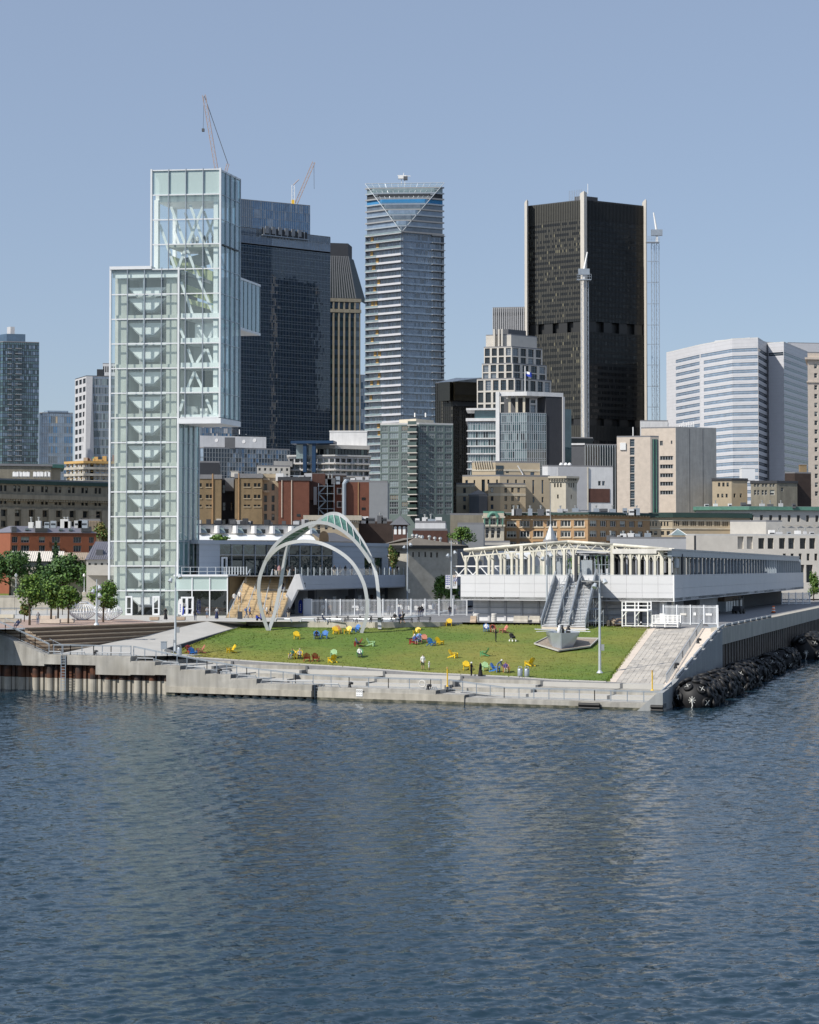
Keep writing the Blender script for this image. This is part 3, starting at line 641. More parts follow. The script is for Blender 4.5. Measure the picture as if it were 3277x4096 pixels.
for k in range(NP):m.quad(Ls_[k],Ls_[k].lerp(Rs_[k],.16)+Vector((0,0,.02)),Ls_[k+1].lerp(Rs_[k+1],.16)+Vector((0,0,.02)),Ls_[k+1])
struct(m.build('ramp_border','stone_pink'))
m=MB();m.poly([RL[1],onz(2590,2498,7.2),onz(2830,2498,7.2),onz(2840,2508,7.1),rt]);struct(m.build('ramp_head','asphalt'))
fp=onz(2428,2728,zl)
# forecourt at the right corner (in front of the ramp)
m=MB();m.poly([lfp(1)+Vector((I.x,I.y,0))*-1.25,online(2652,2752,V2(A)+I*7.75,D),rb,RL[0]]);struct(m.build('corner_path','asphalt'))
# lower walk along the side
WS0,WS1=3.5,42.8;s0,s1=WS0,WS1
wz=lambda s:float(np.interp(s,[0,WS0+3,WS1,60],[1.9,2.35,7.35,7.45]))
m=MB()
for k in range(20):
 a,b=s0+(s1-s0)*k/20,s0+(s1-s0)*(k+1)/20
 m.quad(side(a,.55,wz(a)),side(b,.55,wz(b)),Rs_[min(NP,round(k/20*NP))]+Vector((0,0,-.05)),Rs_[min(NP,round(k/20*NP))]+Vector((0,0,-.05)))if False else None
RWp=[rb.lerp(rt,k/20)for k in range(21)]
for k in range(20):
 a,b=s0+(s1-s0)*k/20,s0+(s1-s0)*(k+1)/20
 m.quad(RWp[k]+Vector((0,0,-.02)),side(a,.5,wz(a)),side(b,.5,wz(b)),RWp[k+1]+Vector((0,0,-.02)))
struct(m.build('lower_walk','stone_pink'))
sq=struct(thing('side_quay','','',side(20,1,0)));del sq['label'],sq['category']
m=MB();pts=[0,s0,8,16,24,32,s1]
for a,b in zip(pts,pts[1:]):
 m.hexa([side(a,0,-3),side(b,0,-3),side(b,6,-3),side(a,6,-3),side(a,0,wz(a)),side(b,0,wz(b)),side(b,.6,wz(b)),side(a,.6,wz(a))][0:8])
m.build('sloped_wall','concrete_grey',sq)
m=MB();m.hexa([side(s1,0,5.3),side(240,0,5.3),side(240,1.5,5.3),side(s1,1.5,5.3),side(s1,0,zq),side(240,0,zq),side(240,1.5,zq),side(s1,1.5,zq)]);m.build('wall_cap','concrete_warm',sq)
M['pile_dark']=pm('pile_dark',(.15,.125,.105),.8,.35,.8,streak=.4)
m=MB();n=150
for k in range(n):
 a,b=s1+(240-s1)*k/n,s1+(240-s1)*(k+1)/n;o=.12 if k%2 else .3;m.hexa([side(a,o,-3),side(b,o,-3),side(b,o+1,-3),side(a,o+1,-3),side(a,o,5.3),side(b,o,5.3),side(b,o+1,5.3),side(a,o+1,5.3)])
m.build('sheet_piles','pile_dark',sq,stuff=True)
m=MB();m.poly([side(s1-.3,.4,7.3),side(240,.4,7.3),side(240,16,7.3),onz(2640,2488,7.3),onz(2868,2500,7.3)]);struct(m.build('quay_road','asphalt'))
# ------------------------------------------------------------------ glass observation tower
TP0=onz(437,2461,PZ);TD=Vector((cos(R(5.5)),-sin(R(5.5))));TS=Vector((sin(R(18.6)),cos(R(18.6))))
tow=thing('observation_tower','tall pale glass observation tower with a cantilevered glass box on top','tower',TP0)
def tp(u,s,z):p=V2(TP0)+TD*u+TS*s;return Vector((p.x,p.y,z))
def tu(px,py=2000,s=0.):return(V2(online(px,py,tp(0,s,0),TD))-V2(tp(0,s,0))).dot(TD)
def tpx(px,py,s):q=online(px,py,tp(0,s,0),TD);return q
ZR=[zrow(2461-98.6*k,TP0)for k in range(19)]
SHU=[tu(441+68.3*j,1700)for j in range(5)];UPU=[tu(606+69*j,1200)for j in range(5)]
SDP,UPD=7.4,7.4
def tbox(mb,u0,u1,s0,s1,z0,z1):return mb.hexa([tp(u0,s0,z0),tp(u1,s0,z0),tp(u1,s1,z0),tp(u0,s1,z0),tp(u0,s0,z1),tp(u1,s0,z1),tp(u1,s1,z1),tp(u0,s1,z1)])
def tpart(name,mat,*a,par=None):return tbox(MB(),*a).build(name,mat,par or tow)
def tpane(u0,u1,z0,z1,mat,s=0.):MB().quad(tp(u0,s,z0),tp(u1,s,z0),tp(u1,s,z1),tp(u0,s,z1)).build('glass_pane',mat,tow)
def tside(u,s0,s1,z0,z1,mat):MB().quad(tp(u,s0,z0),tp(u,s1,z0),tp(u,s1,z1),tp(u,s0,z1)).build('side_pane',mat,tow)
UC=tu(714,1800)
bw=.2
for j in range(5):tpart('mullion','white_metal' if j in(0,4)else 'galv',SHU[j]-(.14 if j in(0,4)else .05),SHU[j]+(.14 if j in(0,4)else .05),-.22,-.02,PZ,ZR[14]+.3)
for k in range(1,14):tpart('transom','white_metal',SHU[0]+.17,SHU[4]-.17,-.17,-.03,ZR[k]-.09,ZR[k]+.09)
for j in range(5):tpart('mullion','white_metal' if j in(0,4)else 'galv',UPU[j]-(.14 if j in(0,4)else .05),UPU[j]+(.14 if j in(0,4)else .05),-.26,-.02,ZR[14]if j<2 else ZR[8],ZR[18]+.2)
for k in range(8,19):tpart('transom','white_metal',(UPU[0]if k>=14 else UC+.17)+.17,UPU[4]-.17,-.2,-.03,ZR[k]-.09,ZR[k]+.09)
for k in range(14):
 for j in range(4):
  if k==0 and j in(1,2):continue
  tpane(SHU[j],SHU[j+1],ZR[k],ZR[k+1],'clear')
for j in(1,2):tpane(SHU[j],SHU[j+1],ZR[0]+2.9,ZR[1],'clear')
for k in range(8,18):
 us=UPU if k>=14 else[UC]+[u for u in UPU if u>UC+.5]
 for a,b in zip(us,us[1:]):tpane(a,b,ZR[k],ZR[k+1],'frosted' if k==17 else 'clear')
# side faces
for i in range(4):
 s0,s1=SDP*i/4,SDP*(i+1)/4
 for k in range(8):tside(UC,s0,s1,ZR[k]+(0 if k else 6.2),ZR[k+1],'clear_side')if k or True else None
 for k in range(8,18):tside(UPU[4],s0,s1,ZR[k],ZR[k+1],'clear_side')
 tpart('side_mullion','galv',UC+.02,UC+.2,s1-.06,s1+.06,ZR[2]-1,ZR[8]);tpart('side_mullion','galv',UPU[4]+.02,UPU[4]+.2,s1-.06,s1+.06,ZR[8],ZR[18])
for k in range(2,8):tpart('side_transom','galv',UC+.02,UC+.12,0,SDP,ZR[k]-.05,ZR[k]+.05)
for k in range(9,18):tpart('side_transom','galv',UPU[4]+.02,UPU[4]+.12,0,UPD,ZR[k]-.05,ZR[k]+.05)
# rear cantilever box
zb0,zb1=ZR[12]-.5,ZR[14]-.6;s2=15.8
for i in range(5):
 a,b=UPD+(s2-UPD)*i/5,UPD+(s2-UPD)*(i+1)/5;tside(UPU[4],a,b,zb0,zb1,'clear_side');tpart('side_mullion','frame_grey',UPU[4]+.02,UPU[4]+.08,b-.04,b+.04,zb0,zb1)
tpart('box_roof','white_metal',UPU[1],UPU[4]+.1,UPD,s2+.1,zb1,zb1+.35);tpart('box_floor','white_metal',UPU[1],UPU[4]+.1,UPD,s2+.1,zb0-.4,zb0)
tpart('box_end','clear_side',UPU[1],UPU[4],s2-.1,s2,zb0,zb1);tpart('box_lining','glass_teal',UPU[4]-.6,UPU[4]-.35,UPD+.1,s2-.2,zb0,zb1)
# roofs and the slab under the cantilever
tpart('roof','white_metal',SHU[0]-.1,UPU[0]+.1,-.3,SDP,ZR[14]+.05,ZR[14]+.55);tpart('roof','white_metal',UPU[0]-.1,UPU[4]+.1,.1,UPD,ZR[18]-.3,ZR[18])
tpart('soffit_slab','white_metal',UC+.05,UPU[4]+.25,-.35,UPD+.1,ZR[8]-1.0,ZR[8]-.14)
tpart('shaft_ceiling','tower_soffit',SHU[0]+.1,SHU[4]-.1,.1,SDP-.2,ZR[14]-.5,ZR[14])
tpart('fascia','tower_white',SHU[0]+.15,SHU[4]-.15,.25,.4,ZR[14]-1.25,ZR[14]-.1)
# concrete piers and back wall
for x0,x1 in((459,505),(664,706)):
 tpart('concrete_pier','tower_concrete',tu(x0,1800,1),tu(x1,1800,1),.9,5.4,PZ,ZR[14]-1.2)
tpart('back_wall','tower_soffit',SHU[0]+.2,SHU[4]-.2,SDP-.35,SDP-.1,PZ,ZR[14])
tpart('centre_post','galv',tu(573,1800,.5)-.14,tu(573,1800,.5)+.14,.5,.8,PZ,ZR[14]-1)
uL,uR,uA,uB=tu(508,1800,1.6),tu(662,1800,1.6),tu(562,1800,1.6),tu(610,1800,1.6)
for k in range(14):
 zt=ZR[k+1]-.42;zb=zt-1.95
 if k==13:zt-=2.2;zb-=2.2
 st=MB().poly([tp(uL,1.6,zt),tp(uA,1.6,zb),tp(uB,1.6,zb),tp(uR,1.6,zt)]).poly([tp(uL,1.75,zt),tp(uR,1.75,zt),tp(uB,1.75,zb),tp(uA,1.75,zb)]).build('stair_balustrade','tower_white',tow)
 for a,b,c,dd in((uL,uA,zt,zb),(uA,uB,zb,zb),(uB,uR,zb,zt)):
  MB().hexa([tp(a,1.76,c-.3),tp(b,1.76,dd-.3),tp(b,3.6,dd-.3),tp(a,3.6,c-.3),tp(a,1.76,c),tp(b,1.76,dd),tp(b,3.6,dd),tp(a,3.6,c)]).build('stair_flight','tower_soffit',tow)
 for a,b,c,dd in((uL,uA,zb-2.0,zb),(uA,uB,zb,zb),(uB,uR,zb,zb-2.0)):
  MB().hexa([tp(a,3.7,c-.3),tp(b,3.7,dd-.3),tp(b,6.2,dd-.3),tp(a,6.2,c-.3),tp(a,3.7,c),tp(b,3.7,dd),tp(b,6.2,dd),tp(a,6.2,c)]).build('stair_flight','tower_soffit' if k%2 else 'tower_concrete',tow)
 if k%2==0:tpart('landing_beam','tower_concrete',SHU[0]+.5,SHU[4]-.5,.7,1.5,ZR[k]+.12,ZR[k]+.75)if k else None
 else:tpart('landing_slab','tower_white',SHU[0]+1.5,SHU[4]-1.5,.9,1.3,ZR[k]-.12,ZR[k]+.28)
# upper block interior
for px in(627,865):
 u=tu(px,1000,1);tpart('steel_column','tower_white',u-.35,u+.35,.8,1.4,(ZR[14]if px==627 else ZR[8]),ZR[17]-.6)
tpart('steel_column','tower_white',UPU[0]+.6,UPU[0]+1.1,6.2,6.8,ZR[14],ZR[17]);tpart('steel_column','tower_white',UPU[4]-1.4,UPU[4]-.9,6.2,6.8,ZR[8],ZR[17])
def tz(x,y,a,b):return a+x/2.464,b+y/2.464
for k,(x0,y0,x1,y1,o)in enumerate(((700,560,935,1180,0),(935,1180,1115,1605,0),(890,545,1115,1165,0),(590,735,740,1165,0),(1015,560,765,1170,0),(800,1300,910,1610,0),(970,1730,1055,1900,0),(1130,1740,1055,1900,0),(790,1760,850,1900,0),
  (870,-10,915,125,1),(1040,-10,955,125,1),(1055,-10,1108,125,1),(932,215,845,420,1),(932,215,1028,415,1),(1050,488,1122,655,1),(822,488,788,600,1))):
 a=tz(x0,y0,400,600+800*o);b=tz(x1,y1,400,600+800*o);s=1.1+.05*(k%3)
 MB().beam(tpx(*a,s),tpx(*b,s),.42,.36,up=(0,1,0)).build('steel_brace','tower_white',tow)
 if k<5:MB().beam(tpx(*a,s)+Vector((TS.x,TS.y,0))*5.2,tpx(*b,s)+Vector((TS.x,TS.y,0))*5.2,.38,.3,up=(0,1,0)).build('steel_brace','tower_white',tow)
tpart('deck_floor','tower_concrete',UPU[1]-.5,UPU[4]-.1,.6,UPD-.2,ZR[15]-.35,ZR[15]+.05)
tpart('ceiling','tower_white',UPU[0]+.2,UPU[4]-.2,.9,UPD-.3,ZR[17]-.9,ZR[17]-.1)
tpart('top_screen','tower_white',UPU[0]+.2,UPU[4]-.2,.9,1.1,ZR[17]-.1,ZR[18]-.5);tpart('top_screen','tower_white',UPU[4]-1.1,UPU[4]-.9,1.1,UPD-.3,ZR[17]-.1,ZR[18]-.5)
tpart('top_screen','tower_white',UPU[0]+.2,UPU[4]-.2,UPD-.4,UPD-.2,ZR[17]-.1,ZR[18]-.5)
def tramp(name,mat,x0,y0,x1,y1,h,s0,s1):
 a,b=tpx(x0,y0,s0),tpx(x1,y1,s0);o=Vector((TS.x,TS.y,0))*(s1-s0);d=Vector((0,0,-h))
 MB().hexa([a+d,b+d,b+o+d,a+o+d,a,b,b+o,a+o]).build(name,mat,tow)
tramp('stair_ramp','stair_green',680,1020,850,1085,1.6,2.2,4.2);tramp('stair_ramp','tower_soffit',690,1045,860,1000,1.5,4.4,6.6)
tramp('stair_ramp','stair_green',725,1130,860,1180,1.5,2.2,4.2);tramp('stair_ramp','tower_soffit',720,1100,860,1140,2.2,4.4,6.6)
tramp('stair_ramp','stair_green',740,1190,865,1225,.8,2.2,4.2);tramp('stair_ramp','tower_soffit',720,1190,860,1225,2.6,4.4,6.8)
for k,h in((8,.5),(9,.9),(10,.9),(11,.9),(12,.9)):
 tpart('floor_slab','tower_white',UC+.1,UPU[4]-.15,.5,UPD-.2,ZR[k]+.05,ZR[k]+h)
for k in(8,9,10):tpart('inner_wall','interior_dark' if k==9 else 'tower_soffit',UC+.3,UPU[4]-1.6,4.8,5,ZR[k]+.9,ZR[k+1])
tpart('inner_wall','tower_white',UC+1.2,UPU[4]-1.2,3.2,3.5,ZR[11]+.9,ZR[12]-.4)
tpart('plant_unit','tower_soffit',tu(745,1640,3),tu(795,1640,3),2.6,4,ZR[8]+.5,ZR[8]+2);tpart('plant_unit','white_paint',tu(800,1640,2),tu(830,1640,2),2,3,ZR[8]+.5,ZR[8]+1.6)
tpart('lift_shaft','glass_teal_dark',UPU[4]-1.6,UPU[4]-.3,3.0,6.8,ZR[15],ZR[16]);tpart('balcony_floor','frame_dark',UPU[4]-.3,UPU[4]+.25,.5,6.5,ZR[15]-.2,ZR[15])
# ground floor doors
def door(x0,x1,y0,y1,P,Dv,par,mat='white_metal',gl='glass_dark',th=.3):
 a=online(x0,y1,P,Dv);b=online(x1,y1,P,Dv);f=Face(a,b,a.z,zrow(y0,a));m=MB()
 for r in((0,.25,0,1),(f.L-.25,f.L,0,1)):f.hexa(m,r[0],r[1],f.z0,f.z1,0,th)
 f.hexa(m,.25,f.L-.25,f.z1-.25,f.z1,0,th);f.hexa(m,.25,f.L-.25,f.z0,f.z0+.3,0,th);f.hexa(m,.25,f.L-.25,f.z0+1.05,f.z0+1.15,0,th)
 o=m.build('door',mat,par);g=MB().quad(f.p(.2,f.z0,.05),f.p(f.L-.2,f.z0,.05),f.p(f.L-.2,f.z1,.05),f.p(.2,f.z1,.05)).build('door_glass',gl,o);return o
for x0,x1 in((503,531),(611,640)):door(x0,x1,2384,2461,tp(0,-.25,0),TD,tow)
for a,b in((440,503),(531,611),(640,714)):
 pass
# ------------------------------------------------------------------ glass entrance pavilion beside the tower
pv=thing('entrance_pavilion','low glass entrance pavilion between the tower and the timber stair','pavilion',tp(UC,-.6,PZ))
PVP=tp(UC,-1.2,PZ);PVD=TD
pf=Face(PVP,online(910,2460,PVP,PVD),PZ,zrow(2306,PVP));PVZ=pf.z1
def prt(name,mat,u0,u1,z0,z1,o0,o1,par=pv,f=pf):return f.hexa(MB(),u0,u1,z0,z1,o0,o1).build(name,mat,par)
zc=zrow(2361,PVP)
for i in range(3):
 a,b=pf.L*i/3,pf.L*(i+1)/3
 MB().quad(pf.p(a,zc),pf.p(b,zc),pf.p(b,PVZ),pf.p(a,PVZ)).build('glass_pane','frosted',pv);MB().quad(pf.p(a,PZ),pf.p(b,PZ),pf.p(b,zc),pf.p(a,zc)).build('glass_pane','clear_dark',pv)
 prt('mullion','white_metal',b-.08,b+.08,PZ,PVZ,.02,.14)
prt('transom','white_metal',0,pf.L,zc-.08,zc+.08,.02,.12);prt('roof_edge','white_metal',-.1,pf.L+.1,PVZ,PVZ+.3,-8,.3)
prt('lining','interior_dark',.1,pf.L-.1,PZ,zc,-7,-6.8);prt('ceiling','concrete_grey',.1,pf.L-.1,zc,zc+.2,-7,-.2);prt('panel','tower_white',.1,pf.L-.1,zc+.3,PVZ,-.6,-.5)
MB().quad(pf.p(pf.L,PZ),pf.p(pf.L,PZ,-8),pf.p(pf.L,PVZ,-8),pf.p(pf.L,PVZ)).build('side_wall','brick_tan',pv)
dd=door(725,776,2387,2463,pf.p(0,0,.1),PVD,pv);prt('door_post','white_metal',pf.u_at(750)-.2,pf.u_at(750)+.2,PZ,zrow(2387,PVP),.1,.42)
# ------------------------------------------------------------------ terminal building
TZ=13.85                                   # terrace level
ter=thing('cruise_terminal','grey panelled terminal building with glass hall above the terrace','building',at(1000,2300,300))
UP0=at(790,2300,293);UPV=Vector((sin(R(36.8)),cos(R(36.8))));tf=Face(UP0,online(1553,2290,UP0,UPV),TZ-1,zrow(2160,UP0))
def tpt(name,mat,px0,px1,z0,z1,o0,o1,par=ter):return tf.hexa(MB(),tf.u_at(px0),tf.u_at(px1),z0,z1,o0,o1).build(name,mat,par)
zt=tf.z1
for x0,x1,ins in((797,880,0),(1330,1458,0),(1530,1553,0)):
 nr=6
 for r in range(nr):tpt('wall_panel','panel_grey',x0,x1,TZ-1+(zt-TZ+.4)*r/nr+.03,TZ-1+(zt-TZ+.4)*(r+1)/nr,-.5,0)
 tpt('wall_backing','frame_grey',x0,x1,TZ-1,zt-.6,-.6,-.06)
for r in range(2):tpt('wall_panel','panel_grey',1458,1530,zt-.62-1.0*(r+1)+.03,zt-.62-r,-.5,0)
tpt('window','glass_hall',1458,1530,TZ-1,zt-2.7,-.4,-.3);tpt('window_post','white_metal',1492,1500,TZ-1,zt-2.7,-.3,-.1)
tpt('roof_edge','panel_grey',790,1553,zt-.6,zt,-14,.25)
xs=[880+47*i for i in range(5)]+[1068+44*i for i in range(7)]
for a,b in zip(xs,xs[1:]):
 for z0,z1 in((TZ-1,TZ+3.4),(TZ+3.4,zt-.6)):tpt('glass_pane','clear_dark' if a<1060 else 'glass_hall',a,b,z0,z1,-.12,-.08)
 tpt('mullion','frame_grey',b-1.5,b+1.5,TZ-1,zt-.6,-.08,.06)
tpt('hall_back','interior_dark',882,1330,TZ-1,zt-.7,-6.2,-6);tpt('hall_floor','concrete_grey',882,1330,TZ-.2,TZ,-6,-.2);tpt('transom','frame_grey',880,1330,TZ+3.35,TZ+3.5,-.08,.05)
for i in range(4):
 a,b=885+44*i,885+44*(i+1);za,zb_=TZ+3.7,zt-.8
 for(p,zp),(q,zq_)in(((a,za),((a+b)/2,zb_)),(((a+b)/2,zb_),(b,za))):
  MB().beam(tf.p(tf.u_at(p),zp,-1.2),tf.p(tf.u_at(q),zq_,-1.2),.3).build('roof_truss','steel_light',ter)
door(884,905,2228,2297,tf.p(0,0,.05),tf.t,ter)
# terrace deck and its edge that runs down the pier
FE0=at(1187,2297,284);FD=SU;fe=Face(FE0,online(1850,2290,FE0,FD),11.75,TZ+.05)
td=MB();td.poly([tp(UC,2,TZ),pf.p(pf.L,TZ,-2),online(985,2300,FE0,Vector((1,.1))).xy.to_3d()+Vector((0,0,TZ)),Vector((FE0.x,FE0.y,TZ)),fe.p(fe.L,TZ),fe.p(fe.L,TZ,-22),Vector((tf.b.x,tf.b.y,TZ))+Vector((-5,12,0)),Vector((-60,330,TZ))]);td.build('terrace_deck','concrete_pale',ter)
nrow=3
for r in range(nrow):
 for i in range(6):fe.hexa(MB(),fe.L*i/6+.03,fe.L*(i+1)/6,11.75+2.15*r/nrow+.02,11.75+2.15*(r+1)/nrow,-.3,0).build('fascia_panel','panel_grey',ter)
fe.hexa(MB(),0,fe.L,11.75,TZ-.3,-.6,-.301).build('fascia_backing','frame_grey',ter);fe.hexa(MB(),0,fe.L,11.6,11.75,-6,-.02).build('soffit','mid_grey',ter)
fe.hexa(MB(),0,fe.L,PZ,11.6,-6.2,-6).build('recess_wall','mid_grey',ter)
for i in range(9):
 u=6+i*6.5;fe.hexa(MB(),u,u+1.6,PZ,PZ+2.6,-6,-5.9).build('recess_door','glass_dark' if i%2 else 'tower_white',ter)
 if i%3==1:fe.hexa(MB(),u+3,u+4.2,PZ,11.6,-4.2,-3).build('recess_column','dark_grey',ter)
# white slanted end leg beside the stair
lz=[(1198,2296),(1180,2297),(1104,2466),(1138,2466),(1190,2358),(1215,2358)]
Lp=[online(x,y,Vector((FE0.x,FE0.y)),Vector((1,.12)))for x,y in lz]
m=MB();fwd=Vector((.25,1.2,0))
fr_=[Lp[1],Lp[2],Lp[3],Lp[4],Lp[5],Lp[0]];m.poly(fr_[::1]);bk=[p+fwd for p in fr_];m.poly(bk[::-1])
for a in range(6):b=(a+1)%6;m.quad(fr_[a],bk[a],bk[b],fr_[b])
m.build('slanted_leg','white_wall',ter)
def letters(root,f,u,z,text,h,mat,off=.02,name='lettering'):
 """thin raised letters set on a wall plane"""
 cu=bpy.data.curves.new(name,'FONT');cu.body=text;cu.size=h*1.35;cu.extrude=.015
 o=bpy.data.objects.new(name,cu);COL.objects.link(o);bpy.context.view_layer.update()
 me=bpy.data.meshes.new_from_object(o.evaluated_get(bpy.context.evaluated_depsgraph_get()));bpy.data.objects.remove(o);me.materials.clear();me.materials.append(M[mat])
 p=f.p(u,z,off);o=bpy.data.objects.new(name,me);COL.objects.link(o)
 o.matrix_basis=Matrix(((f.t.x,0,f.n.x,p.x),(f.t.y,0,f.n.y,p.y),(0,1,0,p.z),(0,0,0,1)));adopt(o,root);return o
letters(ter,fe,fe.u_at(1205,2330),zrow(2338,FE0),'TERMINAL',.3,'print_grey');letters(ter,fe,fe.u_at(1205,2330),zrow(2350,FE0),'CROISIERE',.3,'print_grey')
letters(pv,Face(pf.p(0,0,.5),pf.p(pf.L,0,.5),0,1),pf.u_at(729,2420),zrow(2424,PVP),'21',.55,'white_paint',.03)
# railing with glass and posts along the terrace edge
trl=thing('terrace_railing','steel and glass railing along the terminal terrace edge','railing',fe.p(0,TZ,-.1))
n=34
for i in range(n+1):fe.hexa(MB(),fe.L*i/n-.05,fe.L*i/n+.05,TZ+.05,TZ+1.35,-.25,-.15).build('post','steel_light',trl)
for i in range(n):MB().quad(fe.p(fe.L*i/n+.08,TZ+.1,-.2),fe.p(fe.L*(i+1)/n-.08,TZ+.1,-.2),fe.p(fe.L*(i+1)/n-.08,TZ+1.15,-.2),fe.p(fe.L*i/n+.08,TZ+1.15,-.2)).build('glass_panel','rail_glass',trl)
rl2=thing('roof_railing','steel railing on the roof of the glass entrance pavilion','railing',pf.p(0,PVZ+.3,-.5))
for i in range(8):
 u=pf.u_at(725+34*i);pf.hexa(MB(),u-.05,u+.05,PVZ+.3,PVZ+1.5,-.5,-.4).build('post','steel_light',rl2)
for z in(.75,1.45):pf.hexa(MB(),pf.u_at(722),pf.u_at(970),PVZ+z,PVZ+z+.06,-.48,-.42).build('rail','steel_light',rl2)
for i in range(8):
 u=pf.u_at(905+11.5*i);pf.hexa(MB(),u-.09,u+.09,PVZ+.3,PVZ+1.55,-.3,-.1).build('post','steel_light',rl2)
# ------------------------------------------------------------------ timber stair up to the terrace
stw=thing('timber_stair','broad light timber stair climbing from the plaza to the terrace','stair',onz(1010,2470,PZ))
b0,b1=onz(905,2472,PZ),onz(1122,2470,PZ);t0_,t1_=at(985,2302,291),at(1186,2301,291);NST=34
for k in range(NST):
 u,v=k/NST,(k+1)/NST;z=PZ+(TZ-PZ)*v;a,b,c,d=b0.lerp(t0_,u),b1.lerp(t1_,u),b1.lerp(t1_,v),b0.lerp(t0_,v)
 MB().hexa([Vector((p.x,p.y,z-.5))for p in(a,b,c,d)]+[Vector((p.x,p.y,z))for p in(a,b,c,d)]).build('step','wood_stair' if k%2 else 'wood_stair_dark',stw)  # every second step coloured darker, standing in for riser shading
m=MB();wl_=[b0+Vector((-.1,0,0)),t0_+Vector((-.1,0,0))]
m.poly([pf.p(pf.L+.05,PZ),wl_[0],Vector((wl_[1].x,wl_[1].y,TZ)),pf.p(pf.L+.05,TZ,-3)]);m.build('flank_wall','concrete_grey',stw)
m=MB();m.prism([pf.p(pf.L+.1,0,-1)[:2],t0_[:2],(t0_+Vector((0,3,0)))[:2],pf.p(pf.L+.1,0,-6)[:2]],PZ,TZ-.01);m.build('flank_block','brick_tan',stw)
for x0,x1 in((918,1000),(985,1044),(1052,1090),(1110,1160)):
 u0=(x0-905)/217;a=b0.lerp(b1,u0);b=t0_.lerp(t1_,min(1,max(0,(x1-985)/201)));up=Vector((0,0,1.05))
 hr=MB().tube([Vector((a.x,a.y,PZ))+up,Vector((b.x,b.y,TZ))+up,Vector((b.x,b.y+1,TZ))+up],.07,6).build('handrail','steel_light',stw)
 for i in range(6):
  p=a.lerp(b,i/5);z=PZ+(TZ-PZ)*i/5;MB().tube([(p.x,p.y,z),(p.x,p.y,z+1.05)],.05,6).build('rail_post','steel_light',stw)
rng=random.Random(4)
for i in range(26):
 u,v=rng.random(),rng.uniform(.05,.95);a=b0.lerp(t0_,v).lerp(b1.lerp(t1_,v),u);z=PZ+(TZ-PZ)*v
 MB().box(a.x-.35,a.x+.35,a.y-.2,a.y+.1,z+.2,z+.24).build('seat_plank','wood_block',stw)if i%2 else MB().tube([(a.x,a.y,z),(a.x,a.y,z+1)],.035,5).build('rail_post','steel_light',stw)
# ------------------------------------------------------------------ arch sculpture
arc=thing('arch_sculpture','looping pale steel arch sculpture with green patina panels on the lawn','sculpture',ground_at(1074,2520))
gA,gR,gP=ground_at(1074,2521).y,ground_at(1446,2531).y,ground_at(1518,2519).y
def az(pts):return[(1000+x/2.782,2020+y/2.782)for x,y in pts]
cQ=az([(203,1398),(150,1250),(112,1100),(97,950),(110,810),(145,700),(195,585),(260,475),(340,390),(430,320),(530,262),(640,215),(740,195),(860,205),(980,255),(1090,330),(1190,425),(1280,540),(1345,640)])
cP=az([(210,1396),(265,1240),(310,1050),(350,830),(385,620),(430,450),(520,362),(650,262),(740,197),(850,115),(930,96),(1010,112),(1090,180),(1190,310),(1290,470),(1365,640),(1408,800),(1430,1000),(1440,1200),(1445,1385)])
cR=az([(190,610),(240,545),(330,470),(450,420),(600,403),(760,418),(900,470),(1030,545),(1140,645),(1220,770),(1275,900),(1302,1050),(1305,1190),(1280,1310),(1240,1425)])
def curve3(c,d0,d1,bulge,n=60):
 """smooth space curve through the listed picture points at depths that run from d0 to d1"""
 P=[at(x,y,d0+(d1-d0)*k/(len(c)-1)+bulge*sin(math.pi*k/(len(c)-1)))for k,(x,y)in enumerate(c)]
 out=[]
 for k in range(len(P)-1):
  p0,p1,p2,p3=P[max(k-1,0)],P[k],P[k+1],P[min(k+2,len(P)-1)]
  for j in range(4):
   t=j/4;out.append(.5*((2*p1)+(p2-p0)*t+(2*p0-5*p1+4*p2-p3)*t*t+(3*p1-p0-3*p2+p3)*t**3))
 return out+[P[-1]]
Q3=curve3(cQ,gA,gP+1,0);P3=curve3(cP,gA,gP,3.2);R3=curve3(cR,gA-1.2,gR,-1.5)
def rib(name,pts,w,d):
 m=MB();v=[]
 for k,p in enumerate(pts):
  t=(pts[min(k+1,len(pts)-1)]-pts[max(k-1,0)]).normalized();s=Vector((0,1,0));n=t.cross(s).normalized();s=n.cross(t).normalized()
  v.append([p+n*w/2+s*d/2,p-n*w/2+s*d/2,p-n*w/2-s*d/2,p+n*w/2-s*d/2])
 for a,b in zip(v,v[1:]):
  for i in range(4):j=(i+1)%4;m.quad(a[i],a[j],b[j],b[i])
 m.poly(v[0]);m.poly(v[-1]);return m.build(name,'arch_metal',arc)
rib('rib',Q3,.47,.55);rib('rib',P3,.47,.55);rib('rib',R3,.47,.55)
def web(a,b,n):
 for i in range(n):
  k0,k1=i/n,(i+1)/n;g=lambda c,t:c[min(len(c)-1,int(t*(len(c)-1)))]
  MB().quad(g(a,k0),g(a,k1),g(b,k1),g(b,k0)).build('patina_panel','patina',arc)
  p,q=g(a,k1),g(b,k1);MB().beam(p,q,.1,.1,up=(0,1,0)).build('panel_seam','arch_metal',arc)
web(Q3[23:45],P3[22:29],6);web(P3[34:58],Q3[50:70],7)
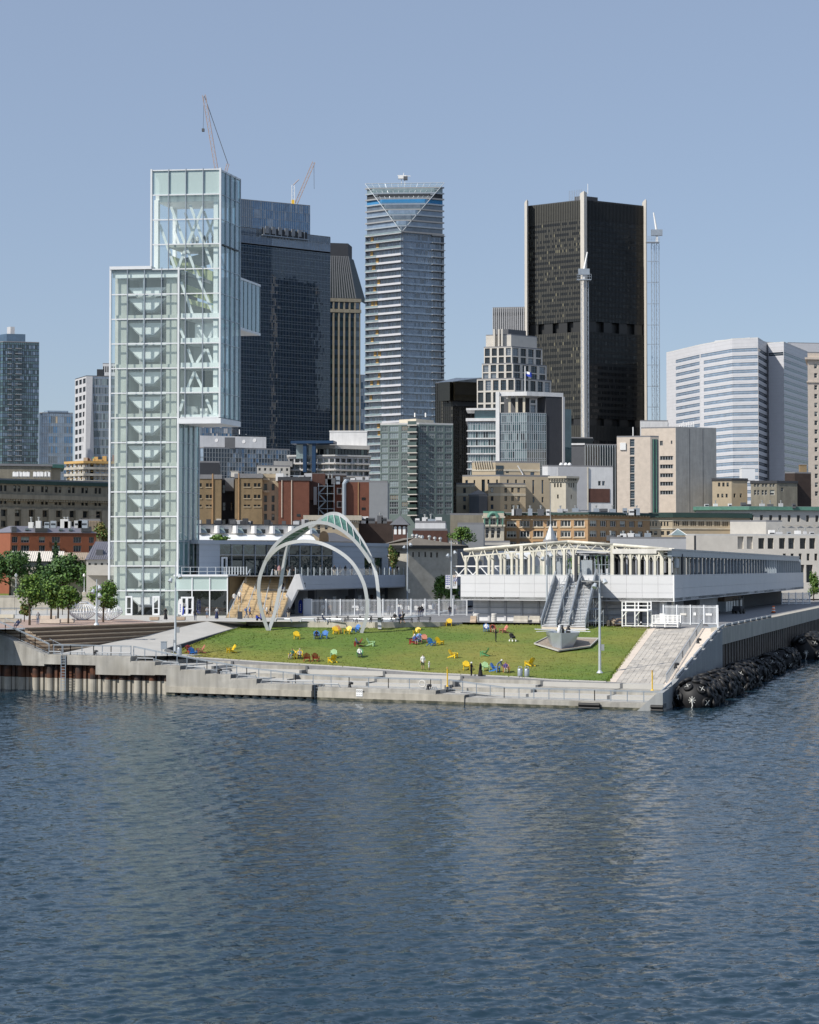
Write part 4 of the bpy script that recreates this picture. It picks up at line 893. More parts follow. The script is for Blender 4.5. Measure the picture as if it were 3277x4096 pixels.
# ------------------------------------------------------------------ courtyard fence, white hall, footbridge
def bar_fence(name,label,P,Q,zb,h,npan,nbar,mat='white_metal',signs=()):
 f=Face(P,Q,zb,zb+h);r=thing(name,label,'fence',f.p(0,zb))
 for i in range(npan+1):f.hexa(MB(),f.L*i/npan-.09,f.L*i/npan+.09,zb,zb+h,-.1,.1).build('post',mat,r)
 for i in range(npan):
  a,b=f.L*i/npan,f.L*(i+1)/npan;m=MB()
  for k in range(nbar):
   u=a+(b-a)*(k+.5)/nbar;f.hexa(m,u-.028,u+.028,zb+.12,zb+h-.05,-.03,.03)
  m.build('pickets',mat,r,stuff=True)
  for z in(.15,h-.35):f.hexa(MB(),a,b,zb+z,zb+z+.07,-.035,.035).build('rail',mat,r)
 for px,py,w,hh,mt in signs:
  u=f.u_at(px,py);z=zrow(py,f.p(u,0));f.hexa(MB(),u-w/2,u+w/2,z-hh/2,z+hh/2,.05,.09).build('notice',mt,r)
 return f
cf=bar_fence('courtyard_fence','long pale steel bar fence closing off the courtyard behind the picnic tables',onz(1247,2464,PZ)[:2],onz(1868,2468,7.3)[:2],PZ-.1,2.75,11,11,signs=((1421,2427,1.0,.35,'white_paint'),(1691,2430,.9,.35,'white_paint'),(1731,2425,.3,.8,'panel_grey')))
MB().box(cf.a.x-1.3,cf.a.x-.1,cf.a.y-.2,cf.a.y+.6,PZ,PZ+2.7).build('gate_cabinet','panel_grey',bpy.data.objects['courtyard_fence'])
hall=thing('white_hall','white arched hall with tall windows beyond the courtyard','building',at(1900,2290,385))
hf=Face(at(1752,2300,375),at(2470,2300,375),8,zrow(2190,at(1752,2190,375)))
wall_open(mb:=MB(),hf,ops:=[(hf.u_at(a),hf.u_at(b),8.5,zrow(2222,hf.p(0,0)))for a,b in((1762,1860),(1880,1925),(2010,2112),(2190,2290))],.6);mb.build('wall','white_wall',hall)
put_windows(hall,hf,ops,.6,[(1,8,2,'frame_white','glass_pale'),(1,6,2,'frame_white','glass_dark')],random.Random(2))
hf.hexa(MB(),-.5,hf.L,hf.z1,hf.z1+.5,-15,.5).build('roof','roof_light',hall)
for a,b in((1762,1870),(1990,2120)):
 q=[];f=hf
 for k in range(9):t=math.pi*k/16;q.append((1.8*sin(t),2.6*cos(t)))
 m=MB();u0,u1=hf.u_at(a),hf.u_at(b);zz=zrow(2236,hf.p(0,0))
 for(o0,z0),(o1,z1)in zip(q,q[1:]):m.quad(hf.p(u0,zz+z0,o0),hf.p(u1,zz+z0,o0),hf.p(u1,zz+z1,o1),hf.p(u0,zz+z1,o1))
 m.build('canopy','white_metal',hall,smooth=True)
fb=thing('footbridge','white steel truss footbridge between the terrace and the shed','footbridge',at(1650,2300,345))
bf=Face(at(1640,2300,345),at(2095,2300,330),TZ+.1,TZ+1.9)
for z,h in((TZ-.3,.35),(TZ+1.5,.22)):bf.hexa(MB(),0,bf.L,z,z+h,-.3,0).build('chord','white_paint',fb)
n=16
for i in range(n):
 a,b=bf.L*i/n,bf.L*(i+1)/n
 MB().beam(bf.p(a,TZ+(0 if i%2 else 1.5),-.15),bf.p(b,TZ+(1.5 if i%2 else 0),-.15),.16).build('brace','white_paint',fb)
bf.hexa(MB(),0,bf.L,TZ-.3,TZ-.1,-3,-.3).build('deck','concrete_grey',fb)
# banners on the pole in the courtyard
# ------------------------------------------------------------------ pier shed on the right
SC=at(2697,2400,258);SC2=V2(SC);ZB0,ZB1=zrow(2407,SC),zrow(2302,SC)
sF=Face(online(1843,2400,SC2,D),SC2,7.2,ZB1);sR=Face(SC2,online(3216,2400,SC2,SU),7.2,ZB1)
shed=thing('pier_shed','white mesh clad pier shed with an open steel frame on its roof deck','shed',(SC.x,SC.y,7.2))
def sp_(f,name,mat,u0,u1,z0,z1,o0,o1,par=shed,**k):return f.hexa(MB(),u0,u1,z0,z1,o0,o1).build(name,mat,par,**k)
n=14
for i in range(n):
 for r in range(3):
  z0=ZB0+(ZB1-ZB0)*r/3;sp_(sF,'mesh_panel','mesh_white',sF.L*i/n+.012,sF.L*(i+1)/n-.012,z0+.012,z0+(ZB1-ZB0)/3-.012,-.12,0)
n=24
for i in range(n):
 for r in range(2):
  z0=ZB0+(ZB1-ZB0)*r/2;sp_(sR,'mesh_panel','mesh_white',sR.L*i/n+.012,sR.L*(i+1)/n-.012,z0+.012,z0+(ZB1-ZB0)/2-.012,-.12,0)
sp_(sF,'parapet_backing','panel_grey',0,sF.L,ZB0,ZB1-.02,-.3,-.125);sp_(sR,'parapet_backing','panel_grey',0.2,sR.L,ZB0,ZB1-.02,-.3,-.125)
sp_(sF,'corner_trim','white_paint',sF.L-.12,sF.L+.05,ZB0,ZB1,-.1,.05);sp_(sF,'parapet_cap','white_metal',0,sF.L,ZB1,ZB1+.08,-.35,.04);sp_(sR,'parapet_cap','white_metal',0,sR.L,ZB1,ZB1+.08,-.35,.04)
fa,fb_,ra=sF.p(0,0),sF.p(sF.L,0),sR.p(sR.L,0);far=fa+(ra-fb_)
MB().prism([fa[:2],fb_[:2],ra[:2],far[:2]],ZB0+.1,ZB0+.5).build('deck_slab','concrete_grey',shed);ZD=ZB1-1.1
MB().prism([sF.p(.5,0,-.4)[:2],sF.p(sF.L-.5,0,-.4)[:2],sR.p(sR.L,0,-.4)[:2],far[:2]],ZD-.3,ZD).build('roof_deck','concrete_grey',shed)
# ground floor: set back white cladding in front, dark bays on the side
nb=11
for i in range(nb):
 a,b=1+(sF.L-4)*i/nb,1+(sF.L-4)*(i+1)/nb
 for r in range(7):z0=7.2+(ZB0-7.2)*r/7;sp_(sF,'cladding_board','white_wall',a+.02,b-.02,z0+.02,z0+(ZB0-7.2)/7,-2.6,-2.4)
 sp_(sF,'cladding_post','pale_grey',b-.15,b+.15,7.2,ZB0,-2.4,-2.2)
for z in(8.3,9.2):sp_(sF,'pipe_rail','frame_grey',1,sF.L-3,z,z+.1,-2.2,-2.1)
sp_(sF,'end_post','white_paint',sF.L-2.6,sF.L-1.8,7.2,ZB0,-2.6,-1.6);sp_(sF,'end_post','cream_steel',sF.L-.9,sF.L-.55,7.2,ZB0,-2.2,-1.8)
bays=[('charcoal',9),('glass_dark',5),('white_wall',5),('pale_grey',16),('charcoal',16),('white_wall',22),('charcoal',8),('white_wall',9),('charcoal',90)]
u=.5
for mt,w in bays:
 if u<sR.L:sp_(sR,'ground_bay',mt,u,min(u+w-.1,sR.L),7.2,ZB0,-5.2,-4.6-(.5 if mt=='charcoal' else 0))
 u+=w
# roof frame: front columns with branching heads
colx=[1853,1898,1946,1994,2038,2077,2125,2166,2208,2248,2285,2441,2480,2514,2549,2581,2612,2640]
zc_=zrow(2215,sF.p(sF.L*.5,0));FO=-.9
def topz(px):
 y=float(np.interp(px,[1845,2262,2445,2640,2700],[2199,2166,2179,2193,2200]));return y
for px in colx:
 u=sF.u_at(px,2250);P=sF.p(u,ZD,FO);zt=zrow(topz(px),P)-.1;big=px in(2077,2441,2640)
 w=.5 if big else .34;sF.hexa(MB(),u-w/2,u+w/2,ZD,zt if big else zt-1.0,FO-.4,FO).build('column','cream_steel',shed)
 if not big:
  for s in(-1,1):MB().beam(sF.p(u,zt-2.2,FO-.2),sF.p(u+s*.75,zt-.3,FO-.2),.16).build('column_branch','cream_steel',shed)
 if px>1853:MB().beam(sF.p(u-1.3,zt-.3,FO-.3),sF.p(u,zt-1.9,FO-2.8),.12).build('knee_brace','cream_steel',shed)
for a,b in zip([1845,2262,2445],[2262,2445,2665]):
 ua,ub=sF.u_at(a,2190),sF.u_at(b,2190);pa,pb=sF.p(ua,zrow(topz(a),sF.p(ua,0)),FO-.2),sF.p(ub,zrow(topz(b),sF.p(ub,0)),FO-.2)
 MB().tube([pa,pb],.22,8).build('eaves_tube','cream_steel',shed,smooth=True)
 off=Vector((-sF.n.x,-sF.n.y,0))*3.2
 MB().quad(pa+Vector((0,0,-.25)),pb+Vector((0,0,-.25)),pb+off+Vector((0,0,-.5)),pa+off+Vector((0,0,-.5))).build('canopy_sheet','cream_steel',shed)
 MB().tube([pa+off,pb+off],.16,6).build('purlin','cream_steel',shed)
 lo=Vector((0,0,-1.0));MB().beam(pa+lo,pb+lo,.22,.22).build('lattice_chord','cream_steel',shed)
 k=max(6,int((ub-ua)/1.0))
 for i in range(k):
  p,q=pa.lerp(pb,i/k),pa.lerp(pb,(i+1)/k)
  if a>=2077-1 or i>k*.55:MB().beam(p+(lo if i%2 else lo*0),q+(lo*0 if i%2 else lo),.11).build('lattice_bar','cream_steel',shed)
ua,ub=sF.u_at(2443,2200),sF.u_at(2620,2200);sp_(sF,'canopy_fascia','off_white',ua,ub,zrow(2215,sF.p(ua,0)),zrow(2196,sF.p(ua,0)),FO-.3,FO+.1)
sp_(sF,'canopy_grey_fascia','pale_grey',sF.u_at(1898),sF.u_at(2110),zrow(2205,sF.p(0,0)),zrow(2196,sF.p(0,0)),FO-1.5,FO-1.4)
# second rank of columns and the glazed lift screens behind
for i in range(16):
 u=1.5+(sF.L-3)*i/15;sp_(sF,'rear_column','cream_steel' if i<9 else 'charcoal',u-.18,u+.18,ZD,ZD+4.2,-9.4,-9)
for i in range(5):sp_(sF,'glass_screen','rail_glass',sF.u_at(2085)+i*1.7,sF.u_at(2085)+i*1.7+1.6,ZD,ZD+2.5,-4.1,-4)
u0=sF.u_at(2230);
for i in range(14):sp_(sF,'screen_post','steel_grey',u0+i*.55,u0+i*.55+.08,ZD,ZD+4.0,-2.1,-2)
for z in(1.3,2.6,3.9):sp_(sF,'screen_rail','steel_grey',u0,u0+7.5,ZD+z,ZD+z+.08,-2.0,-1.93)
# side frame: post after post down the pier
zs0=zrow(2210,sR.p(6,0));n=44
for i in range(n+1):
 u=1.2+(sR.L-2)*i/n;mt='cream_steel' if i<5 else 'steel_grey'
 sR.hexa(MB(),u-.3,u+.3,ZD,17.15,-.95,-.55).build('side_post',mt,shed)
 if i<n and i%2==0:MB().beam(sR.p(u+.3,16.9,-1),sR.p(u+2.2,15.6,-2.6),.14).build('knee_brace','cream_steel' if i<8 else 'steel_grey',shed)
 sR.hexa(MB(),u-.3,u+.3,ZD,17.0,-14.6,-14.2).build('inner_post','charcoal',shed)
sp_(sR,'eaves_beam','steel_grey',.6,sR.L*.97,16.75,17.6,-1,-.4);sp_(sR,'eaves_cap','off_white',0,sR.L*.97,17.6,17.85,-2.5,-.3);sp_(sR,'canopy_roof','roof_grey',3,sR.L*.62,17.1,17.3,-15,-1.1)
sp_(sR,'lean_roof','roof_grey',sR.L*.72,sR.L,17.0,17.1,-5,-1.1);sp_(sR,'meter_box','steel_grey',3.2,5.6,ZD+2.2,ZD+3.5,-.5,-.2)
# ------------------------------------------------------------------ cars on the roof deck
def make_car(label,mat):
 c=thing('parked_car',label,'car',(0,0,0),0,'cars parked on the shed roof');m=MB()
 pr=[(-2.2,.3),(-2.2,.75),(-1.9,.95),(-1.2,1.0),(-.6,1.45),(.9,1.47),(1.6,1.0),(2.15,.85),(2.2,.3)]
 for s in(-1,1):
  q=[(x,s*(.88 if z<1.05 else .7),z)for x,z in pr];m.poly(q if s<0 else q[::-1])
 for(a,za),(b,zb)in zip(pr,pr[1:]+pr[:1]):
  wa,wb=(.88 if za<1.05 else .7),(.88 if zb<1.05 else .7);m.quad((a,-wa,za),(a,wa,za),(b,wb,zb),(b,-wb,zb))
 m.build('body',mat,c,local=True)
 for s in(-1,1):MB().poly([(-1.05,s*.81,1.02),(-.55,s*.74,1.38),(.85,s*.74,1.4),(1.4,s*.81,1.03)]).build('side_window','glass_dark',c,local=True)
 for x in(-1.35,1.4):
  for s in(-1,1):MB().tube([(x,s*.7,.32),(x,s*.92,.32)],.32,12).build('wheel','rubber',c,local=True)
 return c
for i,(px,mt,lb)in enumerate(((2740,'fabric_black','black car parked nearest the corner post on the shed roof'),(2850,'black_metal','dark car parked second from the front on the shed roof'),(2940,'charcoal','charcoal car parked mid way along the shed roof'),(3120,'fabric_black','black car parked at the far end of the shed roof'))):
 p=sR.p(sR.u_at(px,2285),ZD,-2.6);c=make_car(lb,mt);c.location=p;c.rotation_euler[2]=math.atan2(SU.y,SU.x)
# ------------------------------------------------------------------ metal stair flights up to the roof deck
ms=thing('metal_stair','three side by side aluminium stair flights rising to the shed roof','stair',onz(2250,2508,7.0))
bl,br=at(2167,2508,253.5),at(2340,2512,250.5);tl,tr=at(2226,2312,266.5),at(2382,2312,263.0)
zb_=bl.z;ztop=tl.z
fr3=[(0,.33),(.37,.62),(.66,1)]
N=34
for(f0,f1)in fr3:
 for k in range(N):
  v=(k+.5)/N;L_,R_=bl.lerp(tl,v),br.lerp(tr,v);a,b=L_.lerp(R_,f0),L_.lerp(R_,f1);z=zb_+(ztop-zb_)*(k+1)/N
  dv=Vector((0,.085,0));MB().hexa([Vector((p.x,p.y,z-.07))for p in(a-dv,b-dv,b+dv,a+dv)]+[Vector((p.x,p.y,z))for p in(a-dv,b-dv,b+dv,a+dv)]).build('tread','white_metal',ms)

for f in(-.01,.345,.635,1.01):
 for seg in range(2):
  v0,v1=seg*.5+.01,seg*.5+.53;L0,R0,L1,R1=bl.lerp(tl,v0),br.lerp(tr,v0),bl.lerp(tl,v1),br.lerp(tr,v1)
  a,b=L0.lerp(R0,f),L1.lerp(R1,f);za,zb2=zb_+(ztop-zb_)*v0,zb_+(ztop-zb_)*v1;o=Vector((.06+.05*seg,0,0))
  MB().hexa([Vector((a.x,a.y,za-.15))-o,Vector((a.x,a.y,za-.15))+o,Vector((b.x,b.y,zb2-.15))+o,Vector((b.x,b.y,zb2-.15))-o,Vector((a.x,a.y,za+1.15))-o,Vector((a.x,a.y,za+1.15))+o,Vector((b.x,b.y,zb2+1.15))+o,Vector((b.x,b.y,zb2+1.15))-o]).build('guard_panel','galv',ms)
MB().hexa([bl+Vector((0,-1.2,-1)),br+Vector((0,-1.2,-1)),br+Vector((0,.2,-1)),bl+Vector((0,.2,-1)),bl+Vector((0,-1.2,.03)),br+Vector((0,-1.2,.03)),br+Vector((0,.2,.03)),bl+Vector((0,.2,.03))]).build('foot_landing','stone_pink',ms)
MB().hexa([Vector((p.x,p.y,ztop-.2))for p in(tl,tr,tr+Vector((0,3,0)),tl+Vector((0,3,0)))]+[Vector((p.x,p.y,ztop))for p in(tl,tr,tr+Vector((0,3,0)),tl+Vector((0,3,0)))]).build('top_landing','galv',ms)
for f in(0,.36,.64,1):
 p=tl.lerp(tr,f);MB().beam((p.x,p.y+.2,ztop),(p.x,p.y+.2,ztop+2.4),.12).build('top_post','galv',ms)
for f0,f1 in((0.02,.3),(.66,.95)):
 a,b=tl.lerp(tr,f0),tl.lerp(tr,f1);MB().quad(Vector((a.x,a.y+1.5,ztop)),Vector((b.x,b.y+1.5,ztop)),Vector((b.x,b.y+1.5,ztop+2.6)),Vector((a.x,a.y+1.5,ztop+2.6))).build('top_gate','galv',ms)
sca=thing('scaffold','tangle of scaffold tubes under and beside the metal stair','scaffold',br)
rng=random.Random(12);G=[]
for i in range(6):
 for j in range(4):G.append((br.x-2.5+i*1.05,br.y+2+j*3.2,zb_-.1,zb_+1+(ztop-zb_-1)*min(1,(j+1)/4)))
for x,y,a,b in G:MB().tube([(x,y,a),(x,y,b)],.045,5).build('standard','galv',sca)
for j in range(4):
 for k in range(1+j):
  z=zb_+.8+k*1.6;y=br.y+2+j*3.2;MB().tube([(br.x-2.5,y,z),(br.x+2.8,y,z)],.05,5).build('ledger','galv',sca)
  for i in range(0,5,2):MB().tube([(br.x-2.5+i*1.05,y,z),(br.x-2.5+(i+1)*1.05,y,z+1.5)],.03,5).build('brace','frame_grey',sca)
x=br.x+3.4
for z in(zb_+2,zb_+4,zb_+6.2):MB().box(br.x+.6,x,tr.y-4,tr.y-.6,z,z+.15).build('plank_deck','concrete_grey',sca)
for f0,f1 in fr3:
 q=[bl.lerp(br,f0),bl.lerp(br,f1),tl.lerp(tr,f1),tl.lerp(tr,f0)];MB().quad(*[p+Vector((0,.25,-.32))for p in q]).build('gap_shade_sheet','mid_grey',ms)  # sheet added behind the treads, its grey stands in for shade in the gaps
# ------------------------------------------------------------------ fences and yard clutter on the right
def yz(px,py,z=7.2):return onz(px,py,z)
bar_fence('yard_fence','steel bar fence with notice boards beside the paved ramp',yz(2655,2497)[:2],yz(2872,2500)[:2],7.2,2.75,4,11,signs=((2735,2457,.9,.3,'off_white'),(2781,2456,.35,.4,'white_paint'),(2836,2458,.9,.28,'white_paint')))
bar_fence('side_gate','short steel bar gate at the edge of the side quay',yz(2868,2500)[:2],(side(42.8,.6,0)).xy,7.2,2.75,1,4)
bar_fence('far_fence','distant steel bar fence at the far end of the side quay',yz(3128,2421)[:2],yz(3240,2419)[:2],7.3,2.6,4,10,signs=((3165,2397,.8,.3,'white_paint'),(3194,2398,.4,.35,'white_paint'),(3222,2397,.8,.3,'white_paint')))
def frame_stand(name,label,x0,x1,y1,d,h,deep,mat,rails,cat='platform'):
 a=onz(x0,y1,7.1);b=online(x1,y1,a,D);f=Face(a,b,7.1,7.1+h);r=thing(name,label,cat,a)
 for u in(0,f.L/2,f.L):
  for o in(0,-deep):f.hexa(MB(),u-.07,u+.07,7.1,7.1+h,o-.07,o+.07).build('post',mat,r)
 for z in rails:
  f.hexa(MB(),0,f.L,7.1+z,7.1+z+.09,-.05,.05).build('rail',mat,r);f.hexa(MB(),0,f.L,7.1+z,7.1+z+.09,-deep-.05,-deep+.05).build('rail',mat,r)
 return f,r
f,r=frame_stand('access_frame','white steel access frame with a railed upper deck behind the lawn',2490,2592,2506,250,3.4,1.6,'white_paint',(.05,2.3,2.8,3.3));f.hexa(MB(),-.1,f.L+.1,7.1+2.1,7.1+2.3,-1.7,.1).build('deck','white_paint',r)
for u in(0,f.L/2):MB().beam(f.p(u,8.4),f.p(u+.7,9.2),.1).build('brace','white_paint',r)
f,r=frame_stand('railed_platform','low white platform with three rails at the head of the ramp',2610,2712,2508,250,1.6,1.4,'white_paint',(.1,.75,1.05,1.3,1.55));f.hexa(MB(),-.1,f.L+.1,7.55,7.7,-1.5,.12).build('deck','white_paint',r)
r=thing('pallet_pile','rough pile of timber pallets and rubble by the lawn edge','pile',yz(2460,2502,7));rng=random.Random(2)
for k in range(12):
 p=yz(2440+rng.random()*45,2498+rng.random()*4,7);a=rng.random()*3;MB().beam(p+Vector((-cos(a)*.8,-sin(a)*.8,.1+k*.07)),p+Vector((cos(a)*.8,sin(a)*.8,.1+k*.08)),.35,.09).build('plank','wood_block',r)
for px in(2437,2449):p=yz(px,2503,6.95);MB().box(p.x-.3,p.x+.3,p.y-.3,p.y+.3,6.9,7.6).build('block','stone_beige',r)
def cone(px,py,z,label,h=.75):
 p=onz(px,py,z);r=thing('traffic_cone',label,'cone',p,0);MB().lathe((0,0,0),[(.17,.03),(.03,h)],10).build('cone_body','signal_orange' if h>.9 else 'fabric_black',r,local=True);MB().box(-.2,.2,-.2,.2,0,.03).build('base','rubber',r,local=True);MB().lathe((0,0,0),[(.125,.3),(.095,.45)],10).build('collar','white_paint',r,local=True);return r
cone(2565,2500,7.1,'dark traffic cone inside the white access frame')
bar=thing('traffic_drum','orange and white striped traffic drum on the side quay','drum',onz(3095,2452,7.3));
for k in range(5):MB().lathe((0,0,0),[(.32-k*.02,.12+k*.22),(.3-k*.02,.34+k*.22-.005)],12).build('drum_band','signal_orange' if k%2==0 else 'white_paint',bar,local=True)
MB().lathe((0,0,0),[(.45,0),(.42,.12)],10).build('base','rubber',bar,local=True)
# forklift and crates under the shed
fk=thing('forklift','dark forklift truck parked under the shed overhang','forklift',yz(2955,2455,7.3));P=yz(2955,2455,7.3)
MB().box(-1.1,1.1,-.7,.7,.5,1.3).build('body','charcoal',fk,local=True)
for x in(-.7,.75):
 for s in(-1,1):MB().tube([(x,s*.55,.45),(x,s*.8,.45)],.45,12).build('wheel','rubber',fk,local=True)
for x in(-.9,.5):
 for s in(-1,1):MB().beam((x,s*.6,1.3),(x,s*.6,2.5),.1).build('cab_post','black_metal',fk,local=True)
MB().box(-1,.6,-.7,.7,2.5,2.6).build('cab_roof','black_metal',fk,local=True)
for s in(-1,1):MB().beam((1.25,s*.35,.2),(1.25,s*.35,3.0),.14).build('mast','black_metal',fk,local=True);MB().box(1.25,2.3,s*.35-.07,s*.35+.07,.25,.32).build('fork','black_metal',fk,local=True)
fk.rotation_euler[2]=R(60)
ct=thing('skip_container','grey steel skip stacked with timber under the shed overhang','container',yz(3000,2440,7.3));P=sR.p(sR.u_at(2975,2440),7.3,-3.2)
f=Face(P,sR.p(sR.u_at(3038,2440),7.3,-3.2),7.3,9.4);f.hexa(MB(),0,f.L,7.3,9.1,-1.6,0).build('body','galv',ct)
for k in range(7):f.hexa(MB(),f.L*k/7+.05,f.L*k/7+.2,7.3,9.1,0,.07).build('rib','galv',ct)
f.hexa(MB(),.3,f.L-.6,9.1,9.9,-1.4,-.2).build('timber','wood_dark',ct)
# jersey barriers, drums and boards at the foot of the shed front
for i,(px,w)in enumerate(((2085,2.2),(2140,1.6),(1895,.9),(2400,2.4),(2530,2.4))):
 a=onz(px,2490,7.25);r=thing('concrete_barrier',['long concrete barrier in front of the shed left of the metal stair','short concrete barrier next to the foot of the metal stair','brown board barrier by the end of the courtyard fence','concrete barrier in shade right of the metal stair','concrete barrier behind the white access frame'][i],'barrier',a,0,'barriers at the shed foot')
 pr=[(-.3,0),(-.3,.2),(-.15,.45),(-.1,.95),(.1,.95),(.15,.45),(.3,.2),(.3,0)];m=MB()
 q0=[(-w/2,y,z)for y,z in pr];q1=[(w/2,y,z)for y,z in pr];m.poly(q0[::-1]);m.poly(q1)
 for k in range(7):m.quad(q0[k],q0[k+1],q1[k+1],q1[k])
 m.build('body','concrete_warm' if i!=2 else 'wood_block',r,local=True);r.rotation_euler[2]=math.atan2(D.y,D.x)
for px,lb in((1907,'ribbed white drum left of the pair by the courtyard fence'),(1977,'ribbed white drum right of the pair by the courtyard fence')):
 p=onz(px,2488,7.25);r=thing('ribbed_drum',lb,'drum',p,0,'ribbed drums by the fence')
 for k in range(4):MB().lathe((0,0,0),[(.36,k*.31),(.4,k*.31+.04),(.4,k*.31+.26),(.36,k*.31+.305)],14).build('hoop','off_white',r,local=True)
# ------------------------------------------------------------------ boat sculpture on the gravel bed
gb=[(2138,2583),(2190,2557),(2395,2562),(2360,2595),(2235,2612)]
gp=[ground_at(*p)+Vector((0,0,.22))for p in gb];m=MB();m.poly(gp);struct(m.build('gravel_bed','gravel'))
m=MB()
for a,b in zip(gp,gp[1:]+gp[:1]):m.beam(a+Vector((0,0,.06)),b+Vector((0,0,.06)),.14,.16)
struct(m.build('gravel_edging','concrete_pale'))
bow=ground_at(2245,2602)+Vector((0,0,.15));boat=thing('boat_sculpture','grey steel rowing boat sculpture on the gravel bed in the lawn','sculpture',bow)
zt=2.05
top=[(0,0),(2.6,2.4),(2.9,5.6),(1.4,8.2),(-.4,7.6),(-1.6,4.8),(-1.35,2.2)];bot=[(.05,.15),(1.55,1.8),(1.7,4.6),(.9,6.6),(-.1,6.2),(-.9,4.2),(-.85,1.9)]
for k in range(7):
 a,b=k,(k+1)%7;MB().quad((*bot[a],.02),(*bot[b],.02),(*top[b],zt),(*top[a],zt)).build('hull_plate','galv',boat,local=True)
MB().poly([(x*.97,y*.97+.1,zt-.45)for x,y in top]).build('inner_deck','dark_block',boat,local=True);MB().beam((0,-.02,0),(0,-.04,2.6),.12).build('stem','galv',boat,local=True)
for s,z0 in((-1,0),(1,0)):
 for k in range(3):
  x,y=(2.0 if s>0 else-1.1),2.4+k*1.5;o=MB().beam((x*.4,y,zt+.25),(x+s*1.9,y-.4,zt+(.35 if k else .1)),.09).build('oar','white_metal',boat,local=True)
for k,(x,y)in enumerate(((.3,1.9),(.1,3.6),(1.2,3.2))):
 MB().tube([(x,y,zt-.4),(x,y+.1,zt+.35),(x,y,zt+.62),(x,y,zt+.85)],[.28,.3,.14,.17],8).build('rower_figure','black_metal' if k!=1 else 'white_metal',boat,local=True,smooth=True)
# ------------------------------------------------------------------ fenders
FR=random.Random(77)
def make_fender(px,py,length,rad,label,ang=0.,tires=True):
 """big floating fender: rubber drum with domed ends, sleeved in tyres and chains"""
 c=side(px,-rad-.2,0);ax=Vector((SU.x,SU.y,0));r=thing('dock_fender',label,'fender',c,math.atan2(SU.y,SU.x),'floating fenders along the side quay')
 pr=[(-length/2-rad*.55,rad*.12),(-length/2-rad*.45,rad*.5),(-length/2-rad*.2,rad*.82),(-length/2,rad*.96),(0,rad),(length/2,rad*.96),(length/2+rad*.2,rad*.82),(length/2+rad*.45,rad*.5),(length/2+rad*.55,rad*.12)]
 zc=rad*.42
 MB().tube([(x,0,zc)for x,q in pr],[q for x,q in pr],18).build('body','rubber',r,local=True,smooth=True)
 if 'tyre' not in UW:
  m=MB();n1,n2=14,7
  for i in range(n1):
   for j in range(n2):
    a,b=2*math.pi*i/n1,2*math.pi*j/n2;m.v.append(((.42+.17*cos(b))*cos(a),(.42+.17*cos(b))*sin(a),.19*sin(b)))
  for i in range(n1):
   for j in range(n2):m.f.append((i*n2+j,((i+1)%n1)*n2+j,((i+1)%n1)*n2+(j+1)%n2,i*n2+(j+1)%n2));m.mi.append(0)
  o=m.build('tyre','rubber',smooth=True);UW['tyre']=o.data;bpy.data.objects.remove(o)
 if tires:
  nx=max(2,int(length/1.15))
  for i in range(nx+1):
   x=-length/2+length*i/nx
   for j in range(7):
    t=R(-20+37*j+(18 if i%2 else 0)+FR.uniform(-11,11));d=Vector((FR.uniform(-.25,.25),cos(t),sin(t))).normalized();p=Vector((x+FR.uniform(-.3,.3),0,zc))+d*(rad+FR.uniform(-.1,.22));q=d.to_track_quat('Z','X')
    o=inst(UW['tyre'],'tyre',r,Matrix.Translation(p)@q.to_matrix().to_4x4()@Matrix.Scale(rad/2.0*FR.uniform(.75,1.25),4),True)
    if j in(1,3)and i%2==0:MB().beam(tuple(p+d*.2+Vector((-.3,0,0))),tuple(p+d*.2+Vector((.3,0,0))),.05).build('rope','rope_white',o)if False else None
  for j in range(6):
   t=R(60*j+10);d=Vector((-.55,cos(t)*.8,sin(t)*.8)).normalized();p=Vector((-length/2-rad*.28,cos(t)*rad*.72,zc+sin(t)*rad*.72));q=d.to_track_quat('Z','X')
   o=inst(UW['tyre'],'tyre',r,Matrix.Translation(p)@q.to_matrix().to_4x4()@Matrix.Scale(rad/2.1,4),True)
   for s in(-1,1):
    w=q@Vector((.25,.25*s,.22));v=q@Vector((-.25,-.25*s,.22));MB().beam(p+w*rad/2,p+v*rad/2,.045).build('rope','rope_white',r,local=True)
 x=-length/2-rad*.58
 for j in range(8):
  t=R(45*j);MB().beam((x,0,zc),(x+.12,cos(t)*.4,zc+sin(t)*.4),.06).build('chain','rope_white',r,local=True)
 MB().tube([(x-.05,0,zc),(x-.25,-.1,zc-.6),(x-.2,.1,zc-1.1)],.06,5).build('mooring_rope','rope_white',r,local=True)
 return r
FEN=[(11,9.0,2.0,'nearest black floating fender sleeved in tyres at the pier corner',True),(25.5,9.5,2.0,'second black floating fender along the side quay, sleeved in tyres',True),(41,10,2.05,'third black floating fender along the side quay, sleeved in tyres',True),
       (58,7,1.85,'fourth black fender just past the three nearest ones',True),(74,7,1.85,'fifth black fender along the side quay with a pale end chain',True),(92,8,1.9,'sixth black fender along the dark sheet piled wall',True),(125,14,2.7,'large black fender at the right edge of the photo',True)]
for s_,L_,rd,lb,ti in FEN:make_fender(s_,0,L_,rd,lb,0,ti)
